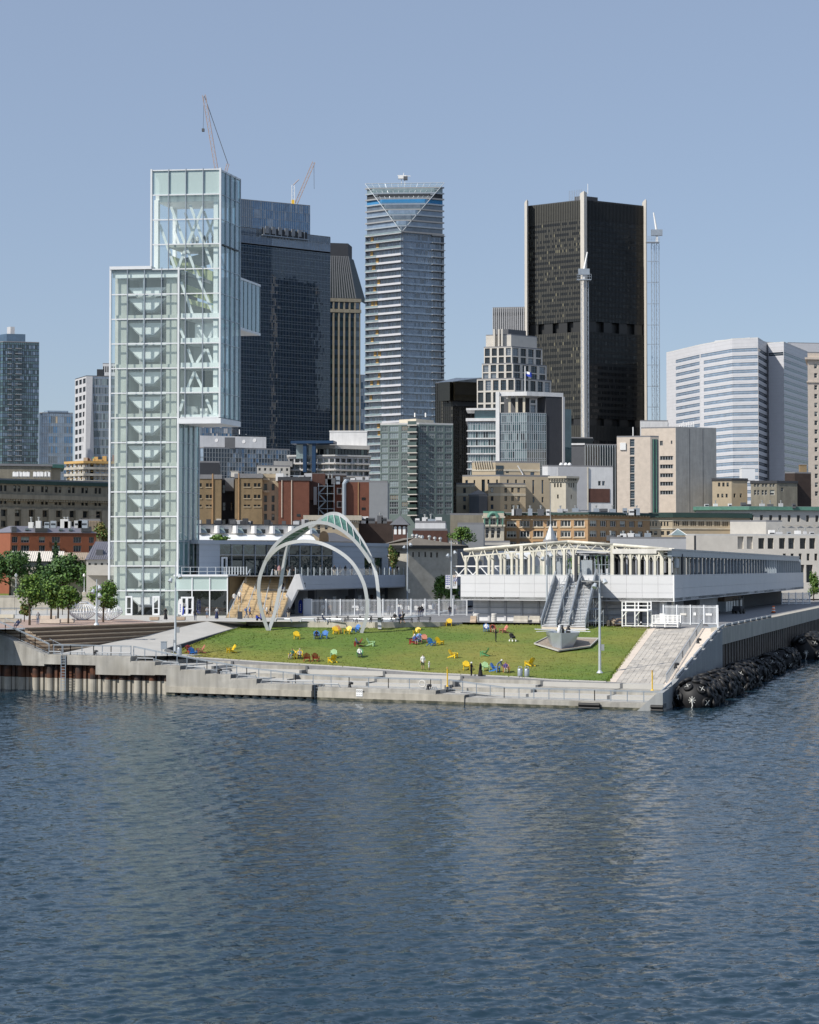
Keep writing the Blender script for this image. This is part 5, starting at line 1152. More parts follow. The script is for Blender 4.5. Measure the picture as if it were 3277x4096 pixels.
# ------------------------------------------------------------------ city behind: window kits
KD=[(4,2,1,'frame_dark','glass_dark'),(1,2,1,'frame_dark',('glass_dark','blind'),.55)]
KW=[(3,1,2,'frame_white','glass_dark'),(1,1,2,'frame_white',('glass_dark','blind'),.5)]
KT=[(3,3,1,'frame_white','glass_dark'),(2,3,1,'frame_white',('glass_dark','blind'),.45),(1,3,1,'frame_white',('glass_dark','blind'),.7)]
KB=[(1,1,1,'frame_dark','glass_black')]
KS=[(1,4,1,'frame_grey','glass_dark')]
KG=[(3,4,2,'frame_grey','glass_green'),(2,4,2,'frame_grey',('glass_green','blind'),.35),(1,4,2,'frame_grey','glass_dark'),(1,4,2,'frame_grey',('glass_dark','blind'),.6)]
KBL=[(3,2,1,'frame_dark','glass_navy2'),(1,2,1,'frame_dark','glass_blue')]
def rows(z0,z1,n,split=None):
 r=[]
 for k in range(n):
  a=z0+(z1-z0)*k/n;r.append(a)
  if split:r.append(a+(z1-z0)/n*split)
 return r+[z1]
def wpick(*w):return lambda i,j,g:g.choices(range(len(w)),w)[0]
def rowpick(*w):
 """alternate: even rows vision glass drawn by weight, odd rows the last material (spandrel)"""
 return lambda i,j,g:(g.choices(range(len(w)),w)[0]if j%2==0 else len(w))
def shell(b,mat,roofm='roof_grey',both=True,th=.4):
 mb=MB();b.back(mb);fl,fr=b.fl(),b.fr()
 if not b.hasL:mb.quad(fl.p(0,fl.z0),fl.p(fl.L,fl.z0),fl.p(fl.L,fl.z1),fl.p(0,fl.z1))
 if not b.hasR:mb.quad(fr.p(0,fr.z0),fr.p(fr.L,fr.z0),fr.p(fr.L,fr.z1),fr.p(0,fr.z1))
 mb.build('rear_wall',mat,b.root);b.roof(roofm,th=th)
def fpart(f,root,name,mat,px0,px1,py0,py1,o0,o1,ref=None):
 u0,u1=f.u_at(px0,py0),f.u_at(px1,py0);P=f.p((u0+u1)/2,0);return f.hexa(MB(),u0,u1,zrow(py1,P),zrow(py0,P),o0,o1).build(name,mat,root)
# ---- far left tower
b=Bld('condo_tower','slender blue glass condominium tower at the left edge','tower',820,-70,13,157,1368,40,12,group=None);rng=random.Random(1)
shell(b,'charcoal')
for f,n in((b.fl(),8),(b.fr(),17)):curtain(b.root,f,n,rows(f.z0+2,f.z1,38,.62),['glass_blue','glass_teal_dark','glass_navy2','glass_slate','glass_teal'],lambda i,j,g:(g.choices((0,1,2,3),(6,4,1,2))[0]if j%2==0 else 4),'frame_dark',.12,.1,rng=rng)
f=b.fr()
for k in range(26):
 for a,c in((30,47),(61,87)):fpart(f,b.root,'balcony','mid_grey',a,c,1393+20.4*k,1395.5+20.4*k,0,1.0)
c=MB().prism([p for p in b.ring(-3)],b.z1+.4,b.z(1331)).build('crown','glass_blue',b.root);MB().prism(b.ring(-7),b.z(1331),b.z(1300)).build('plant_room','pale_grey',b.root);MB().prism(b.ring(-6.9),b.z(1320),b.z(1310)).build('louvre_band','dark_grey',b.root)
# ---- pale mid rise under construction
b=Bld('glass_midrise','pale blue glass mid rise left of the observation tower','building',930,157,168,292,1652,40,10);shell(b,'glass_slate');rng=random.Random(2)
curtain(b.root,b.fr(),14,rows(b.z0,b.z1,17,.7),['glass_slate','glass_sky','glass_grey','stone_beige','glass_slate'],lambda i,j,g:((0 if i<3 or 6<i<10 else g.choices((1,2,3),(5,4,.5))[0])if j%2==0 else 4),'frame_grey',.12,.1,rng=rng)
f=b.fl();
for k in range(16):f.hexa(MB(),0,f.L,b.z0+5+k*2.6,b.z0+5.4+k*2.6,0,.5).build('slab_edge','stone_beige',b.root)
MB().prism(b.ring(-2),b.z1+.4,b.z(1642)).build('parapet','glass_slate',b.root)
# ---- curved glass tower with white grid flank, and the white one behind it
b=Bld('curved_tower','curved glass tower with a white gridded flank behind the observation tower','tower',860,300,345,470,1505,62,8);shell(b,'charcoal','roof_dark');rng=random.Random(3)
f=b.fl();ops=grid_ops(f,3,24,.7,.6,z0=f.z0+4);wall_open(mb:=MB(),f,ops,.4);mb.build('wall','pale_grey',b.root);put_windows(b.root,f,ops,.4,KB,rng)
f=b.fr();curtain(b.root,f,20,rows(f.z0,f.z1,24,.75),['glass_grey','glass_teal_dark','glass_pale','glass_slate','glass_slate'],lambda i,j,g:(3 if i<4 else(g.choices((0,1,2),(4,4,2))[0]if j%2==0 else 4)),'frame_grey',.12,.1,rng=rng)
MB().hexa([f.p(0,f.z0,6),f.p(5,f.z0,4),f.p(5,f.z0,0),f.p(-4,f.z0,0),f.p(0,f.z1,.3),f.p(3,f.z1,.3),f.p(3,f.z1,0),f.p(0,f.z1,0)]).build('concrete_blade','pale_grey',b.root)
MB().box(b.C.x+4,b.C.x+7,b.C.y+6,b.C.y+9,b.z1,b.z1+4).build('plant_room','frame_dark',b.root)
b=Bld('white_tower','white gridded apartment tower just peeping out behind the observation tower','tower',1050,410,411,470,1455,40,10);punched(b,'white_wall',0,7,20,KB,.6,.55,seed=3)
# ---- concrete frame under construction
b=Bld('concrete_frame_building','unfinished concrete frame with plywood formwork left of the observation tower','construction site',520,262,335,470,1842,35,20);zf=[b.z(y)for y in(1925,1898,1872,1848)]
for k,z in enumerate(zf):MB().prism(b.ring(.2),z-.35,z+.35).build('floor_slab','concrete_warm' if k<3 else 'plywood',b.root)
for f,n in((b.fl(),4),(b.fr(),6)):
 for i in range(n+1):f.hexa(MB(),max(0,f.L*i/n-.3),min(f.L,f.L*i/n+.3),7.5,zf[3],-1,-.4).build('column','concrete_warm',b.root)
 for k in range(3):
  for i in range(n):f.hexa(MB(),f.L*i/n+.5,f.L*(i+1)/n-.5,zf[k]+.9,zf[k]+1.1,-.5,-.4).build('guard_board','plywood',b.root)
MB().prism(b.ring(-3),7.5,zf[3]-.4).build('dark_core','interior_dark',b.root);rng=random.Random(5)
for k in range(16):
 p=b.fr().p(rng.random()*b.fr().L,zf[3]+.35,-rng.random()*5);h=rng.uniform(.6,2);MB().box(p.x,p.x+rng.uniform(.4,1.2),p.y,p.y+.6,p.z,p.z+h).build('formwork',rng.choice(['plywood','brick_red','copper','wood_block']),b.root)
# ---- taupe block with heat pumps
b=Bld('taupe_block','taupe rendered block carrying white heat pumps on its roof','building',440,-120,-60,205,1862,35,14);punched(b,'stone_grey',0,0,1,KB);b2=b
MB().prism(b.ring(.3),b.z1,b.z1+.5).build('coping','roof_grey',b.root)
bp=Bld('copper_penthouse','stone penthouse with green copper cornice above the grey stone customs building','building',455,83,190,243,1868,8,30);punched(bp,'stone_beige',0,0,1,KB);MB().prism(bp.ring(.9),bp.z1-.2,bp.z1+.7).build('cornice','copper',bp.root)
# ---- grey stone customs house
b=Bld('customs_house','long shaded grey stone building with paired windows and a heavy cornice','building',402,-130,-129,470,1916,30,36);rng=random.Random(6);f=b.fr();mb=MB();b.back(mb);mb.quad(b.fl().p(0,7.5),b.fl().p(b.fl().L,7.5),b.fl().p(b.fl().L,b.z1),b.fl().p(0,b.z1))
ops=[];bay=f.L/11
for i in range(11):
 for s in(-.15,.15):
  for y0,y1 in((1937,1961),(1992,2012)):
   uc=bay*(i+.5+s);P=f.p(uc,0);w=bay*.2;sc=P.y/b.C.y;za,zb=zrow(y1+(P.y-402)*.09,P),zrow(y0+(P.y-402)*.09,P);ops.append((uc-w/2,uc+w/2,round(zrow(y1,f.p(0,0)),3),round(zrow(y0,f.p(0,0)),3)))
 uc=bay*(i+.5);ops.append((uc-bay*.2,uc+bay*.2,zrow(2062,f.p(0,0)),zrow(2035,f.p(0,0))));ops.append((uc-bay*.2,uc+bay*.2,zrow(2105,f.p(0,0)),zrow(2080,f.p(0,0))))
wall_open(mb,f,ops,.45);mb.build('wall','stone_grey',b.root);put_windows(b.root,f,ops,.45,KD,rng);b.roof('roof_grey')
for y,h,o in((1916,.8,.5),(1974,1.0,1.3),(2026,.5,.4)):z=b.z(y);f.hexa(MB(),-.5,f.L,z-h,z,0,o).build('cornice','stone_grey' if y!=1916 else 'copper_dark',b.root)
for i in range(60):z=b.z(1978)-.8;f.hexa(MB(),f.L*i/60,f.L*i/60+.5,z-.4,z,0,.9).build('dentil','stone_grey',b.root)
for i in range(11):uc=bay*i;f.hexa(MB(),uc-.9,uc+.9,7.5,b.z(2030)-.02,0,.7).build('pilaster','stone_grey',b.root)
hp=[]
for i,px in enumerate((58,72,82,98,112,140,155,167,185,194)):
 p=at(px,1910,420);r=thing('heat_pump','white rooftop heat pump, number %s from the left along the taupe roof'%['one','two','three','four','five','six','seven','eight','nine','ten'][i],'heat pump',(p.x,p.y,p.z),0,'heat pumps on the taupe roof')
 MB().box(-.38,.38,-.3,.3,.25,1.2).build('casing','white_paint',r,local=True);MB().lathe((0,-.05,1.2),[(.3,0),(.3,.12)],10).build('fan_hood','white_paint',r,local=True)
 for s in(-.3,.3):MB().box(s-.05,s+.05,-.3,.3,0,.25).build('foot','frame_grey',r,local=True)
# ---- red brick apartments with mansard roof
b=Bld('brick_apartments','red brick apartment block with a grey mansard roof and skylights','building',350,-30,42,385,2130,35,22);rng=random.Random(7)
zl=b.z(2130)
f=b.fr();ops=[(f.u_at(a),f.u_at(c),zrow(y1,f.p(0,0)),zrow(y0,f.p(0,0)))for a,c in((47,70),(83,117),(155,180),(207,240),(293,325),(355,376))for y0,y1 in((2146,2170),(2181,2206))]
mb=MB();wall_open(mb,f,ops,.3);b.back(mb);fl=b.fl();mb.quad(fl.p(0,7.5),fl.p(fl.L,7.5),fl.p(fl.L,fl.z1),fl.p(0,fl.z1));mb.build('wall','brick_apart',b.root);put_windows(b.root,f,ops,.3,[(1,3,1,'frame_grey','glass_dark'),(1,3,1,'frame_grey',('glass_dark','blind'),.4)],rng)
zr=b.z(2103);R0,R1=b.ring(.15),b.ring(-1.6);m=MB()
for k in range(4):m.quad((*R0[k],zl),(*R0[(k+1)%4],zl),(*R1[(k+1)%4],zr),(*R1[k],zr))
m.poly([(*p,zr)for p in R1]);m.build('mansard_roof','metal_roof',b.root)
for a,c in((46,66),(140,190),(325,365)):fpart(f,b.root,'dormer','dark_grey',a,c,2106,2127,-1.4,.12)
for a in(100,235,275):f.hexa(MB(),f.u_at(a),f.u_at(a)+.8,b.z(2120),b.z(2113),-.5,-.15).build('skylight','glass_pale',b.root)
# ---- low roofs and small houses by the park
b=Bld('white_roof_shed','low shed with a pale ribbed metal roof behind the park trees','shed',335,40,41,250,2245,20,8);mb=MB();f=b.fr()
mb.quad(f.p(0,7.5),f.p(f.L,7.5),f.p(f.L,f.z1),f.p(0,f.z1));mb.build('wall','stone_light',b.root)
MB().quad(f.p(-.3,f.z1,.5),f.p(f.L,f.z1,.5),f.p(f.L,f.z1+1.9,-7),f.p(-.3,f.z1+1.9,-7)).build('roof','white_roof',b.root)
for i in range(24):MB().beam(f.p(f.L*i/24,f.z1+.03,.5),f.p(f.L*i/24,f.z1+1.93,-7),.09,.1).build('roof_seam','white_roof',b.root)
b=Bld('tan_roof_shed','low shed with a tan ribbed metal roof beside the slate roofed house','shed',332,255,256,350,2240,20,8);f=b.fr();MB().quad(f.p(0,7.5),f.p(f.L,7.5),f.p(f.L,f.z1),f.p(0,f.z1)).build('wall','stone_light',b.root)
MB().quad(f.p(-.3,f.z1,.5),f.p(f.L,f.z1,.5),f.p(f.L,f.z1+1.4,-7),f.p(-.3,f.z1+1.4,-7)).build('roof','tan_roof',b.root)
for i in range(12):MB().beam(f.p(f.L*i/12,f.z1+.03,.5),f.p(f.L*i/12,f.z1+1.43,-7),.09,.1).build('roof_seam','tan_roof',b.root)
b=Bld('dormer_house','grey stone house with a violet grey metal roof and a dormer','house',326,344,346,470,2238,30,10);f=b.fr();punched(b,'stone_light',0,5,1,KD,.4,.3,zbot=b.z(2270),ztop=b.z(2242));zr=b.z(2165)
MB().quad(f.p(-.3,f.z1,.4),f.p(f.L,f.z1,.4),f.p(f.L,zr,-4),f.p(1.6,zr,-4)).build('main_roof','metal_roof',b.root);MB().poly([f.p(-.3,f.z1,.4),f.p(1.6,zr,-4),f.p(-.3,f.z1,-9)]).build('hip','metal_roof',b.root)
for i in range(14):MB().beam(f.p(f.L*i/14+.4,f.z1+.05,.4),f.p(min(f.L,f.L*i/14+1.6),zr,-4),.08,.1).build('roof_seam','metal_roof',b.root)
d_=fpart(f,b.root,'dormer','dark_grey',385,412,2198,2222,-3,-.6);MB().quad(f.p(f.u_at(390),b.z(2221),-.55),f.p(f.u_at(407),b.z(2221),-.55),f.p(f.u_at(407),b.z(2203),-.55),f.p(f.u_at(390),b.z(2203),-.55)).build('pane','glass_dark',d_)
b=Bld('tan_box','tan ribbed roof box with a glass screen behind the brick apartments','building',372,315,316,400,2083,20,8);punched(b,'tan_roof',0,0,1,KB);f=b.fr()
for i in range(14):f.hexa(MB(),f.L*i/14,f.L*i/14+.12,7.5,f.z1,0,.1).build('rib','tan_roof',b.root)
MB().poly([f.p(0,f.z1+.4,0),f.p(4,f.z1+1.4,-2),f.p(4,f.z1+1.4,-4),f.p(0,f.z1+.4,-4)]).build('slope','tan_roof',b.root)
# ---- behind the cantilever: pale glass tower, office with dishes
b=Bld('pale_glass_slab','pale blue glass slab glimpsed under the cantilever of the observation tower','building',1150,800,801,957,1690,20,10);shell(b,'glass_slate');curtain(b.root,b.fr(),20,rows(7.5,b.z1,30),['glass_slate','glass_sky','tile_white'],wpick(4,3,1),'frame_grey')
b=Bld('dish_office','blue glass office with a white plant room carrying satellite dishes','building',560,700,815,1160,1792,25,22);shell(b,'charcoal');rng=random.Random(9)
curtain(b.root,b.fl(),8,rows(7.5,b.z1,16),['glass_slate','glass_blue'],wpick(3,1),'frame_dark',.1,.1,rng=rng);curtain(b.root,b.fr(),30,rows(7.5,b.z1,16,.5),['glass_navy','glass_blue','glass_sky','glass_slate'],lambda i,j,g:(0 if i<8 else g.choices((0,1,2,3),(4,4,2,2))[0]),'frame_grey',.12,.12,rng=rng,tilt=.02)
pr=MB().prism([at(790,1790,565)[:2],at(1065,1790,572)[:2],at(1055,1790,590)[:2],at(790,1790,590)[:2]],b.z1+.42,b.z(1737)).build('plant_room','white_wall',b.root)
for px,py,rr in((868,1762,.62),(977,1767,.62),(1020,1762,.65)):
 p=at(px,py,562);MB().tube([(p.x,p.y,p.z),(p.x-.1,p.y-.25,p.z+.05)],[rr,rr*.96],14).build('dish','pale_grey',b.root)
for px,y0 in((958,1718),(985,1738),(1018,1737)):p=at(px,1737,575);MB().tube([p,at(px,y0,575)],.14,5).build('mast','white_paint',b.root)
q=at(920,1770,563);MB().box(q.x-1.6,q.x+1.6,q.y,q.y+.3,q.z-1.8,q.z+1.6).build('louvre','dark_grey',b.root)
b=Bld('charcoal_box','charcoal plant box on the roof behind the tan brick blocks','building',470,790,791,878,1850,20,10);punched(b,'charcoal',0,0,1,KB)
# ---- tan brick warehouses
def tan(xl,xc,xr,yt,d,label,cols,seed,y=((1932,1947),(1978,1993),(2018,2026))):
 b=Bld('brick_warehouse',label,'building',d,xl,xc,xr,yt,30,8,group='tan brick warehouses behind the tower');f=b.fr();P=f.p(0,0)
 ops=[(f.u_at(a),f.u_at(a+11),zrow(y1,P),zrow(y0,P))for a in cols for y0,y1 in y];mb=MB();wall_open(mb,f,ops,.3);b.back(mb)
 fl=b.fl();mb.quad(fl.p(0,7.5),fl.p(fl.L,7.5),fl.p(fl.L,fl.z1),fl.p(0,fl.z1));mb.build('wall','brick_tan',b.root);put_windows(b.root,f,ops,.3,KB,random.Random(seed));b.roof('roof_grey');MB().prism(b.ring(.12),b.z1-.5,b.z1+.42).build('coping','roof_grey',b.root)
 for o in ops[::1]:f.hexa(MB(),o[0]-.1,o[1]+.1,o[2]-.18,o[2],0,.12).build('sill','stone_beige',b.root)
 return b,f
b,f=tan(700,701,886,1905,385,'tan brick warehouse with a yellow drainpipe close to the glass tower',(795,823,838),1);fpart(f,b.root,'drainpipe','brick_orange',848,853,1895,2100,0,.2)
b,f=tan(938,940,1050,1902,385,'tan brick warehouse with paired windows and a yellow drainpipe',(975,989,1015,1030),2);fpart(f,b.root,'drainpipe','brick_orange',953,957,1893,2100,0,.2);roofbox(b.root,(*at(940,1900,392)[:2],b.z1),1.6,1.6,1.3,0,'stone_light')
b=Bld('dark_infill','narrow dark glazed infill between two tan brick warehouses','building',396,880,881,945,1920,20,8);f=b.fr();punched(b,'charcoal',0,2,7,[(2,1,2,'frame_dark','glass_navy'),(1,1,2,'frame_white','glass_pale')],.35,.5,seed=4)
fpart(f,b.root,'grey_storey','mid_grey',901,935,1912,1965,0,.3);fpart(f,b.root,'balcony','frame_dark',901,935,1965,1968,.3,1.5)
# ---- beige stone narrow block
b=Bld('beige_block','narrow beige stone block with balconies right of the tan brick warehouse','building',388,1049,1051,1114,1903,20,10);f=b.fr();P=f.p(0,0);ops=[(f.u_at(a),f.u_at(a+12),zrow(y0+26,P),zrow(y0,P))for a in(1056,1086)for y0 in(1935,1982,2018,2055)]
mb=MB();wall_open(mb,f,ops,.3);b.back(mb);mb.build('wall','stone_beige',b.root);put_windows(b.root,f,ops,.3,KD,random.Random(3));b.roof('roof_grey');MB().prism(b.ring(.3),b.z1-.4,b.z1+.42).build('cornice','stone_beige',b.root)
for y in(1914,1962):fpart(f,b.root,'balcony','stone_beige',1051,1077,y,y+8,0,.9)
# ---- dark red brick blocks and fire escape
b=Bld('red_brick_block','tall blank dark red brick block with pale downpipes','building',384,1113,1114,1237,1916,20,10);punched(b,'brick_red',0,0,1,KB);f=b.fr();MB().prism(b.ring(.15),b.z1-.3,b.z1+.45).build('coping','roof_dark',b.root)
for px,y1 in((1126,2070),(1165,2110)):fpart(f,b.root,'downpipe','stone_pink',px,px+3,1920,y1,0,.15)
fpart(f,b.root,'window','glass_dark',1187,1202,2056,2066,0,.05)
b=Bld('fire_escape_block','dark brick block with a grey steel fire escape stair','building',390,1233,1234,1385,1900,20,10);punched(b,'brick_dark',0,0,1,KB);f=b.fr()
fpart(f,b.root,'stair_tower','brick_brown',1236,1300,1895,2000,-.5,.6);fpart(f,b.root,'pale_panel','pale_grey',1253,1266,1948,2020,.6,.8)
for k in range(5):
 y=1945+30*k;fpart(f,b.root,'escape_landing','steel_grey',1268,1330,y,y+2,.6,2.4)
 a,c=(1270,1300)if k%2 else(1300,1270);MB().beam(f.p(f.u_at(a),b.z(y),1.5),f.p(f.u_at(c),b.z(y+30),1.5),.25).build('escape_flight','steel_grey',b.root)
for px in(1268,1303,1330):fpart(f,b.root,'escape_post','steel_grey',px,px+2,1935,2100,2.3,2.5)
fpart(f,b.root,'brick_front','brick_red',1330,1372,1932,2060,.2,.7)
for y in(1952,2005):fpart(f,b.root,'window','frame_white',1346,1368,y,y+26,.7,.78);fpart(f,b.root,'window_pane','glass_dark',1349,1365,y+3,y+23,.78,.8)
b=Bld('duct_block','red brick block with a tall grey duct and a windowless side','building',388,1372,1374,1482,1928,20,8);punched(b,'brick_red',0,0,1,KB);f=b.fr();MB().tube([f.p(f.u_at(1376),7.5,.5),f.p(f.u_at(1376),b.z(1935),.5),f.p(f.u_at(1383),b.z(1925),.3),f.p(f.u_at(1395),b.z(1925),-1)],.45,8).build('duct','steel_grey',b.root);fpart(f,b.root,'downpipe','brick_orange',1432,1435,1928,2100,0,.15)
for y in(1990,2030):fpart(f,b.root,'window','glass_black',1447,1462,y,y+10,0,.06)
b=Bld('grey_panel_block','plain grey panel side wall left of the green glass apartments','building',386,1476,1477,1551,1930,20,8);punched(b,'mid_grey',0,0,1,KB)
# ---- white low rise and the blue framed condo
b=Bld('white_lowrise','small white low rise with dark windows and a roof plant box','building',470,1026,1028,1160,1866,20,12);punched(b,'stone_light',0,6,2,KD,.4,.5,zbot=b.z(1910),ztop=b.z(1866),seed=5);MB().prism([at(1095,1866,476)[:2],at(1170,1866,478)[:2],at(1170,1866,490)[:2],at(1095,1866,490)[:2]],b.z1+.4,b.z(1838)).build('plant_room','stone_light',b.root)
b=Bld('blue_frame_condo','grey modern condominium with a tall blue portal frame on its roof','building',480,1155,1340,1478,1825,8,22);rng=random.Random(11);mb=MB()
for f,n in((b.fl(),8),(b.fr(),6)):
 ops=grid_ops(f,n,3,.78,.62,z0=b.z(1905),z1=b.z(1828));wall_open(mb,f,ops,.8);put_windows(b.root,f,ops,.8,[(2,3,1,'frame_white','glass_teal_dark'),(2,3,1,'frame_white','glass_pale'),(1,3,1,'frame_dark','glass_dark')],rng)
 for k in range(3):z=b.z(1905)+(b.z(1828)-b.z(1905))*k/3;f.hexa(MB(),0,f.L,z-.2,z+.1,0,.7).build('balcony_slab','stone_light',b.root)
b.back(mb);mb.build('wall','pale_grey',b.root);b.roof('roof_light',o=.5)
up=Bld('condo_penthouse','glazed penthouse storey with a white roof slab behind the blue portal frame','building',484,1270,1340,1470,1795,8,22);curtain(up.root,up.fl(),6,[b.z1,up.z1],['glass_dark','glass_pale'],wpick(3,1),'frame_dark',objects=True);curtain(up.root,up.fr(),10,[b.z1,up.z1],['glass_dark','glass_green'],wpick(3,1),'frame_dark',objects=True);up.roof('stone_light',o=.6,th=1.0)
roofbox(up.root,(*at(1395,1790,492)[:2],up.z1+1),10,6,4.2,0,'white_wall','plant_room')
bf_=b.fl();pr=thing('blue_portal','dark blue steel portal frame standing on the condominium','frame',at(1220,1905,478))
def bfp(px0,px1,y0,y1,o0,o1,n='portal_leg'):return fpart(bf_,pr,n,'blue_paint',px0,px1,y0,y1,o0,o1)
bfp(1218,1232,1778,1890,.9,1.9);bfp(1254,1268,1768,1890,.9,1.9);bfp(1170,1340,1765,1776,-3,2.4,'portal_beam')
fpart(bf_,pr,'stair_glass','glass_pale',1187,1217,1778,1835,-3,.5);fpart(bf_,pr,'stair_glass','glass_pale',1233,1253,1778,1830,-2,.3)
# ---- big dark glass tower
b=Bld('dark_glass_tower','huge dark blue glass office tower behind the observation tower','tower',1000,930,931,1322,905,30,33);rng=random.Random(14);z0,z1=b.z0,b.z1;f=b.fr();zA=b.z(965);zB=b.z(1010)
shell(b,'charcoal','roof_dark')
curtain(b.root,f,64,rows(7.5,zA-1,46,.66),['glass_navy','glass_navy2','glass_teal_dark','glass_navy2'],lambda i,j,g:(g.choices((0,1,2),(6,3,.5))[0]if j%2==0 else 3),'steel_grey',.1,.1,.12,.006,rng)
f2=Face(f.a,f.b,zA,z1);curtain(b.root,f2,64,[zA,zA+5,(zA+z1)/2,z1],['glass_slate','glass_blue','glass_navy2'],lambda i,j,g:(0 if j==0 else(2 if 14<i<40 else 1)),'frame_grey',.16,.12,rng=rng)
b_=Bld('blue_glass_box','flat blue glass box tower topped by a small crane behind the dark tower','tower',1130,940,941,1241,795,30,26);shell(b_,'glass_blue');rng=random.Random(15);f_=b_.fr();curtain(b_.root,Face(f_.a,f_.b,b_.z(1100),b_.z1),40,rows(b_.z(1100),b_.z1,9),['glass_sky','glass_blue','glass_slate'],lambda i,j,g:(g.choices((0,2),(5,1))[0]if i>8 else 1),'frame_grey',.12,.1,tilt=.05,rng=rng)
pf_=f;zc0,zc1=zrow(952,f.p(f.L*.6,0)),zrow(902,f.p(f.L*.6,0))
pl_=MB();rec=f.hexa(MB(),f.u_at(1048,930),f.u_at(1228,930),zc0,zc1-3,-.2,.35).build('plant_recess','frame_dark',b.root)
for i in range(8):u=f.u_at(1055+23*i,930);f.hexa(MB(),u-.2,u+.2,zc0,zc1-3,.4,.7).build('plant_fin','frame_grey',b.root)
for i in range(6):u=f.u_at(1060+26*i,930);f.hexa(MB(),u,u+2.2,zc0+1,zc0+5,.36,.8).build('plant_unit','mid_grey',b.root)
f.hexa(MB(),f.u_at(1046,930),f.u_at(1230,930),zc0-.5,zc0,.3,1.6).build('plant_ledge','steel_grey',b.root)
# ---- tower with green hipped roof and stone piers
b=Bld('green_roof_tower','stone ribbed office tower with a steep green copper roof','tower',1080,1290,1291,1441,1192,30,12);rng=random.Random(16);f=b.fr();shell(b,'stone_grey','roof_dark')
curtain(b.root,f,14,rows(7.5,b.z1,30,.6),['glass_teal','glass_blue','glass_teal_dark'],rowpick(2,3),None,rng=rng)
for i in range(8):u=f.L*i/7;f.hexa(MB(),max(0,u-.45),min(f.L,u+.45),7.5,b.z1,.05,1.1).build('stone_pier','stone_grey',b.root)
for y in(1192,1235):z=b.z(y);f.hexa(MB(),-.5,f.L+.5,z-2,z,0,1.3).build('stone_band','stone_grey',b.root)
zr0,zr1=b.z(1190),b.z(1000);rg=b.ring(-.5);ctr=(b.C+b.B)/2;tp_=[at(1300,1000,1086),at(1392,1000,1084)]
P0,P1=f.p(0,zr0,-.5),f.p(f.u_at(1424,1190),zr0,-.5);Q0,Q1=tp_;Q0=Vector((Q0.x,Q0.y+14,zr1));Q1=Vector((Q1.x-.5,Q0.y+(P1.y-P0.y)*.6,zr1))
M['roof_green']=pm('roof_green',(.03,.042,.04),.6,.15);MB().quad(P0,P1,Q1,Q0).build('copper_roof','roof_green',b.root);MB().quad(P1,P1+Vector((6,26,0)),Q1+Vector((3,12,0)),Q1).build('copper_roof','roof_green',b.root);MB().hexa([Q0,Q1,Q1+Vector((2,12,0)),Q0+Vector((0,12,0)),Q0+Vector((0,0,8)),Q1+Vector((0,0,8)),Q1+Vector((2,12,8)),Q0+Vector((0,12,8))]).build('roof_block','charcoal',b.root)
for i in range(14):p,q=P0.lerp(P1,i/13),Q0.lerp(Q1,i/13);MB().beam(p+Vector((0,-.3,0)),q+Vector((0,-.3,0)),.55,.5).build('roof_rib','dark_grey',b.root)
b=Bld('sliver_tower','thin blue glass tower glimpsed beside the balconied tower','tower',1250,1425,1426,1480,1500,20,10);shell(b,'glass_blue');curtain(b.root,b.fr(),6,rows(7.5,b.z1,30),['glass_blue','glass_slate'],wpick(2,1),'frame_grey')
# ---- balconied tower with folded crown
b=Bld('balcony_tower','tall slender glass tower with white balcony bands and a folded crown','tower',950,1462,1607,1777,928,33,24);rng=random.Random(17);fl,fr=b.fl(),b.fr();NF=48;zt=b.z1
mb=MB();b.back(mb);mb.build('rear_wall','glass_grey',b.root)
fh=(zt-8)/NF
for f,n in((fl,26),(fr,22)):curtain(b.root,f,n,rows(8,zt,NF,.72),['glass_blue','glass_slate','glass_grey','glass_pale','glass_slate'],(lambda i,j,g:(g.choices((0,1,2,3),(3,5,3,1.5))[0]if j%2==0 else 4))if f is fl else(lambda i,j,g:(1 if i<7 and j%2==0 else g.choices((0,1,2,4),(3,3,2,3))[0])),'frame_grey',.12,.1,rng=rng,off=-1.6)
for k in range(NF):
 z=8+fh*(k+1)-.2;q=k/NF;u0=fl.L*(.30+.32*(1-q))if q<.93 else fl.L
 fl.hexa(MB(),0,fl.L-.02,z-.3,z,-1.5,.6).build('balcony_slab','pale_grey',b.root)
 if u0<fl.L:fl.hexa(MB(),u0,fl.L-.02,z-.45,z+.6,.6,.75).build('balcony_front','tile_white',b.root)
 fl.hexa(MB(),0,min(u0,fl.L)-.05,z,z+.9,.55,.62).build('glass_balustrade','glass_pale',b.root)
 fr.hexa(MB(),0,fr.L,z-.3,z+.6,-1.5,-.9 if k<44 else-1.2).build('floor_edge','glass_slate',b.root)
 if k%1==0:fr.hexa(MB(),fr.L*(.72 if k>20 else .8),fr.L+.6,z-.3,z,-1.5,.5).build('balcony_slab','frame_grey',b.root)
for k in range(22):k2=rng.randrange(18,NF);z=8+fh*k2;u=fl.L*rng.uniform(.05,.32);fl.hexa(MB(),u,u+1.6,z,z+fh-.5,-1.5,-1.3).build('plywood_panel','plywood',b.root)
